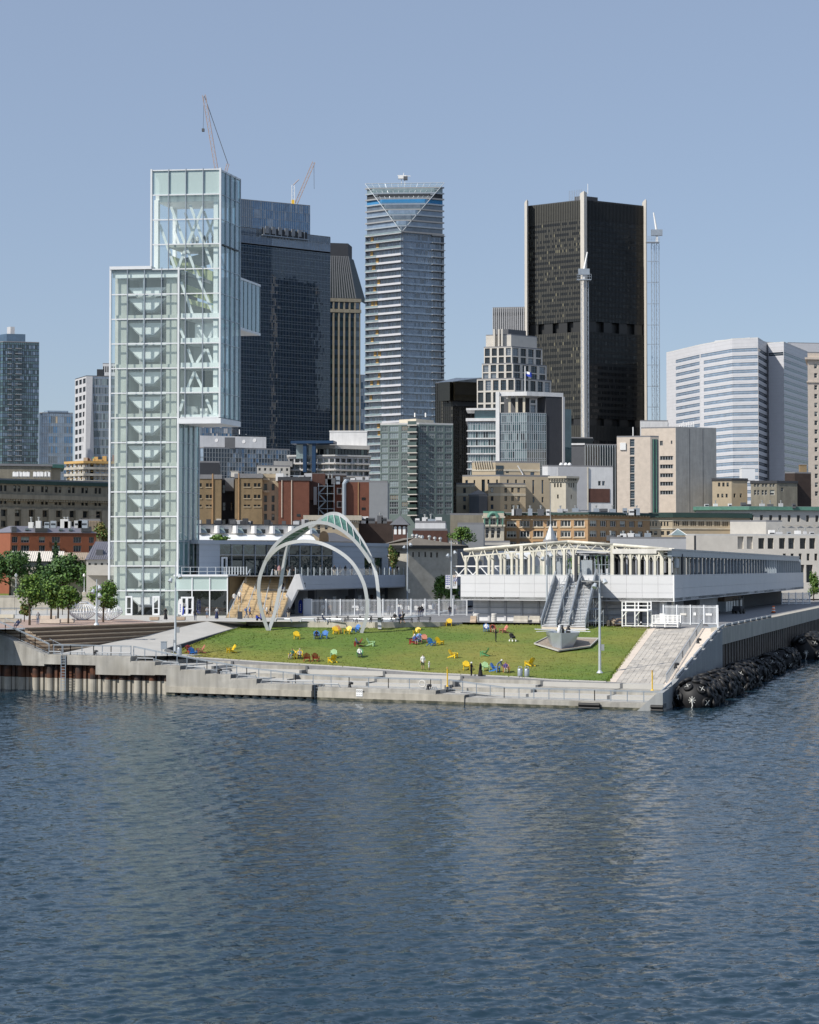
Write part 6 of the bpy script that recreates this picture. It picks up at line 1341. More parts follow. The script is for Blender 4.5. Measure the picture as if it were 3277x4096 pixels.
# crown: triangular folded glass with bright edge tubes
cz=zrow(715,b.C);pk=b.C;La,Rb=fl.p(0,cz,.3),fr.p(fr.L,cz,.3);ap=Vector((b.C.x,b.C.y,zt));bkc=Vector((b.B.x,b.B.y,cz))
inner=Vector((b.C.x+.6,b.C.y+14,cz))
MB().poly([ap,Rb,La]).build('crown_facet','rail_glass',b.root)
for p,q in((ap,La),(ap,Rb),(La,Rb)):MB().tube([p,q],.2,6).build('crown_edge','steel_light',b.root)
for i in range(1,7):t=i/7;MB().tube([La.lerp(ap,t*.34),Rb.lerp(ap,t*.34)],.12,5).build('crown_bar','steel_light',b.root)
for i in range(1,12):t=i/12;p=La.lerp(Rb,t);q=ap.lerp(p,.66);MB().tube([p,q],.1,5).build('crown_bar','steel_light',b.root)
for k in range(9):
 z=zt+(cz-zt)*k/9;t=1-k/9
 MB().prism([fl.p(0,0,.3)[:2],(fl.p(fl.L*t,0,.3))[:2],fr.p(fr.L*(1-t),0,.3)[:2],fr.p(fr.L,0,.3)[:2],b.B[:]],z,z+(cz-zt)/9*.25).build('crown_floor','steel_grey' if k%2 else 'mid_grey',b.root)
 if k<8:MB().prism([fl.p(.6,0,-.6)[:2],(fl.p(fl.L*t,0,-.6))[:2],fr.p(fr.L*(1-t),0,-.6)[:2],fr.p(fr.L-.6,0,-.6)[:2],b.B[:]],z+(cz-zt)/9*.25,z+(cz-zt)/9).build('crown_storey',['glass_grey','glass_slate','glass_grey','glass_slate','glass_grey','blue_tarp','frame_dark','glass_pale'][k],b.root)
p=at(1613,712,965);r=thing('roof_crane','small white window cleaning crane on top of the balcony tower','crane',(p.x,p.y,cz));
for s in(-1,1):MB().beam((s*1,0,0),(s*.8,0,3.4),.3).build('leg','white_paint',r,local=True)
MB().box(-2.6,1.8,-1,1,3.2,5).build('cabin','white_paint',r,local=True);MB().box(.2,2.4,-1.2,1,2.6,4.4).build('counterweight','dark_grey',r,local=True);MB().beam((0,0,5),(.4,0,6.4),.3).build('post','white_paint',r,local=True);MB().beam((-3,0,5),(4,0,4.7),.3).build('jib','white_paint',r,local=True)
# ---- green glass apartments in the middle
b=Bld('green_glass_apartments','green grey glass apartment block with a beige roof box in the middle','building',425,1522,1676,1813,1697,14,18);rng=random.Random(18);fl,fr=b.fl(),b.fr();mb=MB();n=13;zt,zb=b.z(1702),8;hh=(b.z(1702)-b.z(2062))/n
ops=[(fl.u_at(a),fl.u_at(c),b.z(2062)+hh*k+hh*.22,b.z(2062)+hh*(k+1))for a,c in((1526,1552),(1558,1594),(1606,1635))for k in range(n)];wall_open(mb,fl,ops,.15);put_windows(b.root,fl,ops,.15,[(4,4,2,'frame_grey','glass_pale'),(2,4,2,'frame_grey','glass_green'),(1,4,2,'frame_grey','glass_dark'),(1,4,2,'frame_grey',('glass_dark','blind_warm'),.2)],rng)
ops=[(fr.u_at(a),fr.u_at(c),b.z(2062)+hh*k+hh*.22,b.z(2062)+hh*(k+1))for a,c in((1680,1708),(1714,1740),(1746,1773),(1780,1808))for k in range(n)];wall_open(mb,fr,ops,.15);put_windows(b.root,fr,ops,.15,[(3,4,2,'frame_grey','glass_green'),(2,4,2,'frame_grey','glass_dark'),(1,4,2,'frame_grey',('glass_green','blind'),.5)],rng)
b.back(mb);M['green_panel']=pm('green_panel',(.13,.17,.16),.5,.08);mb.build('wall','green_panel',b.root);b.roof('roof_light')
u0,u1=fl.u_at(1640),fl.u_at(1671)
fl.hexa(MB(),u0,u1,b.z(2062),b.z1-.2,0,.3).build('balcony_recess','glass_dark',b.root)
for k in range(n+1):z=b.z(2062)+hh*k;fl.hexa(MB(),u0-.2,u1+.2,z-.1,z+.12,.3,1.6).build('balcony_slab','stone_light',b.root);fl.hexa(MB(),u0-.1,u1+.1,z+.12,z+.95,1.5,1.58).build('balcony_glass','glass_green',b.root)
MB().prism([at(1597,1695,432)[:2],at(1665,1695,429)[:2],at(1735,1695,434)[:2],at(1730,1695,446)[:2],at(1600,1695,446)[:2]],b.z1+.4,b.z(1669)).build('roof_house','stone_cream',b.root)
for px in(1660,1703):p=at(px,1668,436);MB().tube([p,p+Vector((0,0,1))],.2,6).build('vent','white_paint',b.root)
# ---- dark chamfered tower
b=Bld('bronze_tower','dark bronze glass tower with a chamfered glazed top','tower',700,1742,1812,1930,1530,34,18);rng=random.Random(19);shell(b,'bronze','roof_dark');
for f,n in((b.fl(),9),(b.fr(),14)):curtain(b.root,f,n,rows(7.5,b.z1,30,.5),['glass_bronze','bronze','olive_spandrel'],lambda i,j,g:(2 if(i%5==3 and g.random()<.8)else g.choices((0,1),(4,1))[0]),'bronze',.15,.15,rng=rng)
zt_=b.z(1506);rg=b.ring(0);MB().hexa([(*rg[0],b.z1+.41),(*rg[1],b.z1+.41),(*rg[2],b.z1+.41),(*rg[3],b.z1+.41),(rg[0][0]+4,rg[0][1]+5,zt_),(*rg[1],zt_),(*rg[2],zt_),(rg[3][0]+8,rg[3][1],zt_)]).build('chamfered_top','glass_grey',b.root)
fpart(b.fr(),b.root,'overhang','glass_bronze',1812,1900,1530,1605,.2,2.2);fpart(b.fl(),b.root,'overhang','glass_bronze',1770,1812,1530,1605,.2,2.2);fpart(b.fr(),b.root,'dark_neck','frame_dark',1812,1928,1607,1625,.1,.6)
# ---- stepped postmodern tower
def tier(root,d,xl,xc,xr,yt,yb,nl,nr,m,seed,a=14,b=35,frame='stone_light'):
 """one storey group of a stepped tower: stone frame and dark glazing"""
 t=Bld('tmp','tmp','tmp',d,xl,xc,xr,yt,a,b);bpy.data.objects.remove(t.root);t.root=root;t.z0=t.z(yb);mb=MB();rng=random.Random(seed)
 for f,n in((t.fl(),nl),(t.fr(),nr)):
  ops=grid_ops(f,n,m,.72,.86)if n else[];wall_open(mb,f,ops,.5);put_windows(root,f,ops,.5,[(2,2,3,'frame_dark','glass_dark'),(1,2,3,'frame_dark','glass_navy2'),(1,2,4,'frame_grey','glass_grey')],rng)
 t.back(mb);mb.build('wall',frame,root);t.roof('roof_grey');return t
r=thing('stepped_tower','stepped stone and glass tower in front of the black office tower','tower',at(2050,1640,655))
tier(r,660,1908,2060,2205,1515,1900,5,5,8,1);tier(r,663,1928,2052,2187,1455,1520,4,4,2,2);tier(r,668,1936,2048,2170,1388,1460,4,4,2,3)
t=tier(r,672,1944,2045,2148,1340,1390,0,0,1,4);MB().prism(t.ring(-4),t.z1,t.z(1310)).build('plant_room','dark_grey',r)
f=t.fl()
for i,px in enumerate((1977,1995,2008)):fpart(f,r,'stone_fin','stone_light',px,px+6,1318,1640,.2,1.4)
for px in(1950,2030):fpart(f,r,'stone_fin','stone_light',px,px+5,1400,1640,.2,1.2)
for k in range(6):
 fpart(f,r,'balcony','glass_pale',1952,1975,1475+22*k,1480+22*k,.3,1.8)
# ---- grey ribbed slab
b=Bld('ribbed_slab','grey ribbed concrete slab block partly hidden by the black tower','tower',1050,1970,1971,2200,1232,20,-8);shell(b,'mid_grey');f=b.fr()
f.hexa(MB(),0,f.L,7.5,b.z1,-.5,-.1).build('wall','concrete_grey',b.root)
for i in range(30):f.hexa(MB(),f.L*i/30,f.L*i/30+.45,7.5,b.z1,-.1,.5).build('rib','pale_grey',b.root)
f.hexa(MB(),0,f.L,b.z(1262),b.z(1251),-.1,.25).build('window_band','glass_black',b.root)
# ---- black office tower with concrete corner columns
b=Bld('black_office_tower','black glass office tower with pale concrete corner columns and hoists','tower',920,2106,2338,2584,800,31,27);rng=random.Random(21);fl,fr=b.fl(),b.fr();zt=b.z1;belts=[(b.z(1325),b.z(1283)),(b.z(1700),b.z(1672))]
mb=MB();b.back(mb);mb.build('rear_wall','bronze',b.root);b.roof('roof_dark')
segs=[(7.5,belts[1][0],5),(belts[1][1],belts[0][0],14),(belts[0][1],zt-9,19)]
for f,n,gl in((fl,34,['glass_bronze','olive_spandrel','blind_warm','olive_spandrel']),(fr,44,['glass_black','glass_bronze','spandrel_shaded','spandrel_shaded'])):  # sunlit left face and shaded right face put into the colours
 for z0,z1,m in segs:
  curtain(b.root,Face(f.a,f.b,z0,z1),n,rows(z0,z1,m,.52),gl,(lambda i,j,g:(g.choices((0,1,2),(5,1.2,.35))[0]if j%2==0 else 3)),'bronze',.2,.22,rng=rng,mull_rows=False)
 f.hexa(MB(),0,f.L,zt-9,zt,-.4,.05).build('top_louvre','olive_spandrel' if f is fl else 'spandrel_shaded',b.root)
 for i in range(n+1):f.hexa(MB(),max(0,f.L*i/n-.12),min(f.L,f.L*i/n+.12),zt-9,zt,.05,.3).build('fin','bronze',b.root)
 for za,zb in belts:
  f.hexa(MB(),0,f.L,za,zb,-3.0,-2.6).build('belt_recess','bronze',b.root)
  for i in range(4):u=f.L*(i+.5)/4;f.hexa(MB(),u-2.4,u+2.4,za,zb,-2.6,-.3).build('belt_panel','bronze',b.root)
def pier(P,px0,px1,ytop,nm='corner_column',dx=(0,0)):
 w=abs(at(px1,1000,P.y).x-at(px0,1000,P.y).x);c=V2(at((px0+px1)/2,1000,P.y-2.5));m=MB()
 m.prism([(c.x-w/2,c.y+2),(c.x-w*.1,c.y-3),(c.x+w/2,c.y+1.5),(c.x+w/2,c.y+7),(c.x-w/2,c.y+7)],7.5,zrow(ytop,Vector((0,P.y,0))));return m.build(nm,'stone_light',b.root)
pier(b.C,2325,2350,772);pier(b.L,2102,2115,806);pier(b.Rt,2577,2590,804)
m=MB().prism(b.ring(-12),zt+.4,zt+5);m.build('roof_house','roof_dark',b.root)
for i in range(10):u=fl.L*(.78+.02*i);
p=at(2352,775,930);MB().tube([p,at(2352,735,930)],.15,5).build('aerial','white_paint',b.root)
for i in range(8):q=b.C+(b.L-b.C)*(.04+.03*i);MB().beam((q.x,q.y+2,zt),(q.x,q.y+2,zt+6),.25).build('roof_rail','galv',b.root)
# mast climbers on the black tower
def hoist(name,label,masts,ytop,ybot,d,plat,arm,ties=()):
 r=thing(name,label,'hoist',at(masts[0],ybot,d))
 for px in masts:
  p=at(px,1400,d);w=.75;z0,z1=zrow(ybot,p),zrow(ytop,p);n=int((z1-z0)/2.4)
  for s in(-1,1):
   for q in(-1,1):MB().beam((p.x+s*w,p.y+q*w,z0),(p.x+s*w,p.y+q*w,z1),.16).build('mast_chord','galv',r)
  m=MB()
  for k in range(n):
   za,zb=z0+(z1-z0)*k/n,z0+(z1-z0)*(k+1)/n;s=1 if k%2 else-1;m.beam((p.x-s*w,p.y-w,za),(p.x+s*w,p.y-w,zb),.13);m.beam((p.x-w,p.y-w,zb),(p.x+w,p.y-w,zb),.12)
  m.build('lacing','galv',r,stuff=True)
 px0,px1,y=plat;a,c=at(px0,y,d-1.5),at(px1,y,d-1.5);MB().box(a.x,c.x,a.y-1.5,a.y+1.5,a.z-.4,a.z).build('platform','galv',r)
 for z in(1.2,2.4):MB().box(a.x,c.x,a.y-1.5,a.y-1.4,a.z+z,a.z+z+.15).build('guard_rail','galv',r)
 n=8
 for k in range(n+1):x=a.x+(c.x-a.x)*k/n;MB().box(x-.07,x+.07,a.y-1.5,a.y-1.4,a.z,a.z+2.4).build('guard_post','galv',r)
 x0,y0,x1,y1,y2=arm;p,q=at(x0,y0,d),at(x1,y1,d);MB().box(p.x-2.8,p.x+2.8,p.y-1,p.y+1,p.z-1.8,p.z+1.2).build('machine_house','galv',r);MB().tube([p,q],[.7,.35],6).build('jib','white_paint',r);MB().beam(p,at(x0,y2,d),1.0).build('slew_post','white_paint',r)
 for px0,px1,y in ties:MB().beam(at(px0,y,d),at(px1,y,d),.25).build('wall_tie','galv',r)
hoist('mast_climber','mast climbing hoist with a white jib on the near column of the black tower',[2332,2349],1120,1760,905,(2308,2365,1118),(2336,1085,2350,1008,1118))
hoist('mast_climber','twin lattice mast hoist standing right of the black tower',[2614,2633],975,1715,925,(2585,2638,968),(2628,928,2615,850,968),[(2590,2635,y)for y in(1045,1130,1215,1300,1377,1460,1545,1628)])
# ---- teal office with white portal frame
b=Bld('teal_office','teal glass office with a white portal frame and a grey brick side','building',540,1992,2108,2185,1652,9,22);rng=random.Random(23);fl,fr=b.fl(),b.fr();NR=7
for f,n in((fl,14),(fr,9)):curtain(b.root,f,n,rows(b.z(1905),b.z1,NR,.78),['glass_pale','glass_teal','glass_teal_dark','glass_dark','glass_teal'],(lambda i,j,g:(g.choices((0,1,2,3),(6,3,2,1.5))[0]if j%2==0 else 4))if f is fl else(lambda i,j,g:(g.choices((1,2),(4,2))[0]if j%2==0 else 4)),'steel_light',.16,.12,.1,objects=True,rng=rng)
mb=MB();b.back(mb);mb.quad(fl.p(0,7.5),fl.p(fl.L,7.5),fl.p(fl.L,b.z(1905)),fl.p(0,b.z(1905)));mb.quad(fr.p(0,7.5),fr.p(fr.L,7.5),fr.p(fr.L,b.z(1905)),fr.p(0,b.z(1905)));mb.build('rear_wall','charcoal',b.root);b.roof('roof_grey',th=.2)
zp=b.z(1566);MB().prism([b.L[:],b.C[:],fr.p(fr.L*1.9,0)[:2],b.B[:]],zp-1.2,zp).build('portal_roof','white_wall',b.root)
fl.hexa(MB(),-.6,.5,7.5,zp,-1,.5).build('portal_leg','white_wall',b.root);fr.hexa(MB(),fr.L*1.85,fr.L*1.95,7.5,zp-1.2,-6,.4).build('portal_leg','pale_grey',b.root)
for px in(2038,2067,2096):u=fl.u_at(px);fl.hexa(MB(),u-.35,u+.35,b.z1,zp-1.2,-2,-1.3).build('portal_column','stone_cream',b.root)
fl.hexa(MB(),1,fl.L,b.z1,zp-1.2,-9,-8).build('dark_back','dark_grey',b.root);fr.hexa(MB(),fr.L,fr.L*1.85,7.5,zp-1.2,-6,-.1).build('brick_side','charcoal',b.root);fr.hexa(MB(),fr.L*1.95,fr.L*2.35,7.5,b.z(1630),-5,-.3).build('glass_wing','glass_teal',b.root)
b=Bld('teal_office_wing','lower teal glass wing with white floor bands left of the portal frame','building',548,1872,1984,2000,1690,4,20);fl=b.fl();rng=random.Random(24);curtain(b.root,fl,11,rows(b.z(1905),b.z1,7,.8),['glass_pale','glass_teal','glass_dark','glass_teal'],lambda i,j,g:(g.choices((0,1,2),(5,3,2))[0]if j%2==0 else 3),'steel_light',.16,.12,.1,objects=True,rng=rng)
for k in range(7):z=b.z(1905)+(b.z1-b.z(1905))*k/7;fl.hexa(MB(),-.3,fl.L,z-.35,z,0,.6).build('floor_band','white_wall',b.root)
shell(b,'charcoal');b.roof('white_wall',o=.6,th=.9,z=b.z1+.41);MB().prism([fl.p(2,0,-1)[:2],fl.p(fl.L,0,-1)[:2],fl.p(fl.L,0,-10)[:2],fl.p(2,0,-10)[:2]],b.z1+1.31,b.z(1640)).build('upper_storey','glass_teal',b.root);MB().prism([fl.p(-.5,0,.3)[:2],fl.p(fl.L,0,.3)[:2],fl.p(fl.L,0,-11)[:2],fl.p(-.5,0,-11)[:2]],b.z(1640),b.z(1632)).build('roof_plate','white_wall',b.root)
# ---- flag on the teal office
fg=thing('flag','blue and white flag flying from a white pole above the teal office','flag',at(2101,1566,545));p,q=at(2101,1566,545),at(2101,1465,545);MB().tube([p,q],.14,6).build('pole','white_paint',fg)
m=MB();z0=zrow(1492,q);w=1.3
for i in range(6):
 a,c=i/6*2.0,(i+1)/6*2.0;ya,yc=.25*sin(i),.25*sin(i+1);da,dc=-.35*a,-.35*c
 for k in range(2):m.quad((q.x+a,q.y+ya,z0-.7+da+k*.7),(q.x+c,q.y+yc,z0-.7+dc+k*.7),(q.x+c,q.y+yc,z0+dc+k*.7),(q.x+a,q.y+ya,z0+da+k*.7),1 if(k==1 and i<4)else 0)
m.build('cloth',['blue_flag','white_paint'],fg)
# ---- beige postmodern block
def simple(name,label,d,xl,xc,xr,yt,yb,mat,lops,rops,kit=KBL,a=10,b_=30,rec=.3,coping=None,cat='building'):
 b=Bld(name,label,cat,d,xl,xc,xr,yt,a,b_);mb=MB();rng=random.Random(len(label))
 for f,ol in((b.fl(),lops),(b.fr(),rops)):
  P=lambda px:f.p(f.u_at(px,yt),0)
  ops=[(f.u_at(x0,yt),f.u_at(x1,yt),round(zrow(y1,P((x0+x1)/2)),2),round(zrow(y0,P((x0+x1)/2)),2))for x0,x1,y0,y1 in ol]
  ops=[o for o in ops if o[0]>0 and o[1]<f.L]
  wall_open(mb,f,ops,rec);put_windows(b.root,f,ops,rec,kit,rng)
 b.back(mb);mb.build('wall',mat,b.root);b.roof('roof_grey')
 if coping:MB().prism(b.ring(.2),b.z1-coping[0],b.z1+.42).build('coping',coping[1],b.root)
 return b
b=simple('beige_hotel','beige block with pale stone bands and a slanted white pipe',455,1850,2000,2200,1905,2060,'stone_beige',[(1895,1901,1920,1937),(1927,1940,1918,1972),(1950,1958,1918,1935),(1862,1872,1920,1937),(1985,1992,1918,1934)],[(2028,2036,1918,1934),(2061,2069,1918,1934),(2095,2102,1920,1975),(2130,2138,1920,1975),(2167,2175,1920,1975),(2131,2138,1988,2010),(2167,2175,1988,2010)],b_=14)
up=simple('beige_attic_storey','upper storey of the beige block with a banded attic and dark window',462,1888,1982,2160,1850,1905,'stone_beige',[],[(2024,2036,1880,1892),(2122,2138,1888,1905)],b_=12);f=up.fr();fpart(f,up.root,'tall_window','glass_navy2',1984,2014,1862,1900,0,.1)
for f in(up.fl(),up.fr()):f.hexa(MB(),0,f.L,up.z(1884),up.z(1876),0,.1).build('stone_band','stone_cream',up.root)
f=up.fl()
for i in range(8):u=f.L*(.1+.1*i);MB().beam(f.p(u,up.z1+.4,.2),f.p(u+.3,up.z1-1.4,.35),.18).build('roof_bracket','stone_cream',up.root)
MB().tube([up.fr().p(up.fr().u_at(2070),up.z(1862),.5),up.fr().p(up.fr().u_at(2090),up.z(1895),.5),up.fr().p(up.fr().u_at(2090),up.z(1935),.5)],.15,6).build('pipe','white_paint',up.root)
for lb,d,xl,xc,xr,lo,ro in(('left banded wing of the beige block',448,1826,1883,1900,[(1853,1864,1952,1972),(1853,1864,1987,2005),(1853,1864,2020,2038)],[]),('front banded wing of the beige block with three window columns',444,1953,2002,2103,[(1963,1974,1950,1970),(1963,1974,1985,2003),(1963,1974,2018,2036)],[(x,x+11,y,y+19)for x in(2018,2045,2070)for y in(1951,1985,2018)])):
 w=simple('beige_hotel_wing',lb,d,xl,xc,xr,1938,2060,'stone_beige',lo,ro,b_=16)
 for f in(w.fl(),w.fr()):
  for y0,y1 in((1940,1947),(1973,1983)):f.hexa(MB(),0,f.L,w.z(y1),w.z(y0),0,.08).build('stone_band','stone_cream',w.root)
b=Bld('grey_silo','plain grey polygonal block in front of the beige building','building',436,1877,1917,1951,1985,20,22);punched(b,'dark_grey',0,0,1,KB);zt=b.z1;c=(b.C+b.B)/2;m=MB()
for p,q in zip(b.ring(.2),b.ring(.2)[1:]+b.ring(.2)[:1]):m.poly([(*p,zt+.41),(*q,zt+.41),(c.x,c.y,zt+2)])
m.build('pyramid_roof','bronze',b.root)
# ---- charcoal block and glass wing behind
b=Bld('charcoal_block','charcoal brick block with a ribbed glass wing under the black tower','building',600,2215,2340,2500,1780,5,10);shell(b,'charcoal');f=b.fl();f.hexa(MB(),0,f.L,7.5,b.z1,-.3,0).build('wall','dark_grey',b.root);curtain(b.root,b.fr(),16,rows(7.5,b.z1,14,.6),['glass_teal_dark','glass_navy2'],wpick(2,1),'steel_light',.1,.5,mull_rows=False)
f=b.fl();f.hexa(MB(),0,f.L,b.z1,b.z1+.6,-2,.3).build('coping','white_wall',b.root)
b=Bld('black_box','black louvred plant building at the foot of the black office tower','building',640,2240,2241,2372,1752,10,8);punched(b,'glass_black',0,0,1,KB)
# ---- white block and the cream water tower
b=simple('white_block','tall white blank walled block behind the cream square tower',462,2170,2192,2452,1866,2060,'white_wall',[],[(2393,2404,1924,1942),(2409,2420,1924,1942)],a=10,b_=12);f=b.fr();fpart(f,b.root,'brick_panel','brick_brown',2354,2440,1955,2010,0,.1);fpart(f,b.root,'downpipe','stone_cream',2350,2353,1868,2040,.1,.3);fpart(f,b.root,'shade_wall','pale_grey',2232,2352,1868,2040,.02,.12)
for px in(2245,2264,2279):p=at(px,1866,468);MB().lathe((p.x,p.y,b.z1+.4),[(.5,0),(.5,.5),(.2,.9)],10).build('roof_vent','white_paint',b.root)
b=simple('cream_square_tower','cream rendered square tower with small slit windows and a dentil cornice',425,2203,2264,2308,1920,2060,'stone_cream',[(2217,2223,1933,1949),(2229,2235,1933,1949),(2241,2247,1933,1949),(2229,2235,1978,1994)],[(2275,2279,1932,1950),(2284,2288,1932,1950),(2293,2297,1932,1950),(2284,2288,1979,1996)],kit=[(1,1,2,'frame_dark','glass_black')],a=12,b_=28,coping=(.4,'stone_cream'));MB().prism(b.ring(.6),b.z1+.42,b.z1+.9).build('cornice','stone_cream',b.root)
for f in(b.fl(),b.fr()):
 n=int(f.L/.55)
 for i in range(n):f.hexa(MB(),f.L*i/n,f.L*i/n+.28,b.z1-.1,b.z1+.4,.21,.5).build('dentil','stone_grey',b.root)
# ---- beige concrete slabs
b=simple('concrete_slab_block','blank beige concrete block with a grey flank and ribbon windows',560,2565,2703,2865,1712,2060,'stone_pink',[(2640,2693,y,y+16)for y in(1824,1858,1893,1927,1962)]+[(2640,2652,1763,1782),(2684,2690,1762,1776)],[],kit=[(1,5,1,'frame_grey','glass_dark')],a=12,b_=20);f=b.fr();f.hexa(MB(),0,f.L,7.5,b.z1+.4,0,.12).build('grey_flank','concrete_grey',b.root)
for u in(.33,.66):f.hexa(MB(),f.L*u,f.L*u+.12,7.5,b.z1,.12,.16).build('joint','dark_grey',b.root)
for i in range(9):p=at(2720+i*7,1708,568);MB().tube([p,p+Vector((0,0,.7+.5*(i%3)))],.14,5).build('roof_pipe','white_paint',b.root)
b=simple('concrete_lift_block','beige concrete block with a tall window strip and a white sign square',515,2468,2602,2636,1748,2060,'stone_pink',[(2520,2539,1756,1786),(2520,2539,1790,1820)]+[(2520,2539,1826+34*k,1858+34*k)for k in range(6)],[],kit=[(1,1,3,'frame_grey','glass_navy2')],a=8,b_=20);f=b.fl();fpart(f,b.root,'sign_square','white_paint',2481,2504,1771,1800,0,.3);fr=b.fr();fr.hexa(MB(),.6,fr.L-.4,7.5,b.z1-.6,0,.12).build('glass_slot','glass_navy',b.root)
for u in(.33,.66):fr.hexa(MB(),fr.L*u-.1,fr.L*u+.1,7.5,b.z1-.6,.12,.3).build('mullion','copper',b.root)
p=at(2533,1745,520);MB().tube([p,p+Vector((0,0,2.6))],.15,5).build('mast','white_paint',b.root)
# ---- white ribbon window tower
r=thing('ribbon_tower','broad white tiled office tower with blue ribbon windows','tower',at(2930,2000,860));PX=[(2666,1378,905),(2803,1366,872),(2930,1357,850),(3033,1357,846),(3069,1359,868),(3075,1360,866),(3136,1360,862),(3240,1371,905)]
pts=[at(*p)for p in PX];zt=pts[2].z;ring=[p[:2]for p in pts]+[(pts[-1].x-10,pts[-1].y+40),(pts[0].x+10,pts[0].y+50)]
mb=MB();nfl=19;y0,y1=1402,1935;rng=random.Random(25);RB=[]
for k in range(len(pts)-1):
 a,c=pts[k],pts[k+1];f=Face(a,c,7.5,zt);ops=[]
 for j in range(22):
  za=zrow(1395+28.3*j+14,pts[2]);zb=zrow(1395+28.3*j,pts[2])
  if k in(5,)and j>0:continue
  if k==4:continue
  i0=.28*f.L if k==0 else(.1*f.L if(k==1 and j)else 0.02);i1=f.L*.97 if k in(0,7)else f.L-.02
  if za>9:ops.append((i0,i1,round(za,3),round(zb,3)))
 wall_open(mb,f,ops,.25)
 for(u0,u1,za,zb)in ops:
  n=max(2,int((u1-u0)/1.6));w=MB()
  gl='glass_slate' if k<4 else 'glass_sky'
  f.hexa(MB(),u0,u1,za,zb,-.3,-.2).build('ribbon_window','glass_slate' if k<3 else 'glass_navy2',r)
mb.quad((*ring[-3],7.5),(*ring[-2],7.5),(*ring[-2],zt),(*ring[-3],zt));mb.build('wall','tile_white',r);MB().prism(ring,zt,zt+.4).build('roof','roof_light',r)
for k in range(len(pts)-1):
 f=Face(pts[k],pts[k+1],7.5,zt);mm=MB()
 for j in range(44):z=zrow(1360+14.15*j,pts[2]);f.hexa(mm,0,f.L,z-.05,z+.05,0,.03)if z>9 else None
 mm.build('tile_joints','pale_grey',r,stuff=True)
q=[at(2862,1332,880),at(3000,1328,868),at(3068,1338,885),at(3165,1345,890)];MB().prism([p[:2]for p in q]+[(q[-1].x,q[-1].y+25),(q[0].x,q[0].y+25)],zt+.4,zrow(1330,pts[2])).build('plant_storey','tile_white',r)
b=Bld('tile_neighbour','pale tiled block just showing behind the ribbon window tower at right','tower',960,3150,3151,3300,1372,10,8);punched(b,'tile_white',0,0,1,KB)
b=Bld('white_annex','small white industrial roof seen between the black tower and the ribbon tower','building',620,2560,2561,2672,1685,10,5);punched(b,'white_wall',0,0,1,KB)
# ---- right edge stone office
b=simple('stone_skyscraper','tall pinkish stone office building cut by the right edge',575,3229,3231,3420,1412,2060,'stone_pink',[],[(3257,3270,y,y+19)for y in[1455,1492]+[1540+35.4*k for k in range(13)]]+[(3300,3313,1540+35.4*k,1559+35.4*k)for k in range(13)],kit=KW,a=10,b_=8);MB().prism(b.ring(.8),b.z(1438),b.z(1430)).build('cornice','stone_pink',b.root);MB().prism(b.ring(.3),b.z(1530),b.z(1525)).build('string_course','stone_pink',b.root)
# ---- small blocks at the foot of the ribbon tower
b=simple('cream_house','cream stone block with arched windows below the ribbon window tower',545,2850,2927,2990,1918,2060,'stone_beige',[(2873,2882,1930,1946),(2890,2899,1930,1946),(2907,2916,1930,1946),(2869,2877,1975,1990),(2886,2894,1975,1990),(2903,2911,1975,1990)],[(2935,2943,1974,1990),(2960,2968,1974,1990)],kit=KD,a=8,b_=20,coping=(.3,'roof_dark'));roofbox(b.root,(*at(2990,1915,553)[:2],b.z1),4,4,4,0,'white_metal')
b=simple('brown_brick_house','brown brick block with rows of small windows left of the stone skyscraper',540,3004,3108,3190,1928,2060,'stone_grey',[(3016,3026,1936,1947),(3029,3039,1936,1947),(3048,3058,1936,1947),(3061,3070,1936,1947),(3079,3088,1936,1947),(3091,3100,1936,1947),(3017,3026,1960,1980),(3030,3038,1960,1980),(3047,3056,1960,1980),(3060,3069,1960,1980),(3080,3098,1960,1980)],[(3125,3135,1950,1965)],kit=KW,a=8,b_=22,coping=(.3,'roof_dark'))
b=simple('dark_brick_stack','dark brown brick block with a chimney against the stone skyscraper',552,3140,3180,3245,1893,2060,'brick_dark',[],[],a=10,b_=16);roofbox(b.root,(*at(3212,1893,560)[:2],b.z1),2,2,3,0,'brick_tan','chimney')
# ---- long brick warehouse with stone corner
b=Bld('long_brick_warehouse','long orange brick warehouse with white framed window triples','building',392,2010,2352,2600,2054,16,36);rng=random.Random(27);mb=MB();fl,fr=b.fl(),b.fr()
ops=[]
for x0,x1 in((2027,2066),(2079,2119),(2133,2174),(2187,2228),(2243,2284),(2297,2339)):
 for y0,y1 in((2081,2105),(2122,2147),(2165,2190)):P=fl.p(0,0);ops.append((fl.u_at(x0),fl.u_at(x1),round(b.z(y1),2),round(b.z(y0),2)))
wall_open(mb,fl,ops,.35);put_windows(b.root,fl,ops,.35,KT,rng);ops2=[]
for x0,x1 in((2360,2390),(2402,2428),(2441,2467),(2481,2505),(2518,2541),(2553,2574)):
 for y0,y1 in((2081,2105),(2122,2147),(2165,2190)):ops2.append((fr.u_at(x0),fr.u_at(x1),round(b.z(y1),2),round(b.z(y0),2)))
wall_open(mb,fr,ops2,.35);put_windows(b.root,fr,ops2,.35,KT,rng);b.back(mb);mb.build('wall','brick_orange',b.root);b.roof('roof_grey')
MB().prism(b.ring(.9),b.z(2058),b.z(2050)).build('cornice','copper_dark',b.root);MB().prism(b.ring(.12),b.z(2078),b.z(2074)).build('string_course','stone_beige',b.root)
for f in(fl,fr):
 n=int(f.L/.9)
 for i in range(n):f.hexa(MB(),f.L*i/n,f.L*i/n+.4,b.z(2063),b.z(2058)-.01,0,.6).build('bracket','stone_beige',b.root)
for(u0,u1,za,zb)in ops:fl.hexa(MB(),u0-.15,u1+.15,za-.3,za,0,.15).build('sill','stone_beige',b.root)
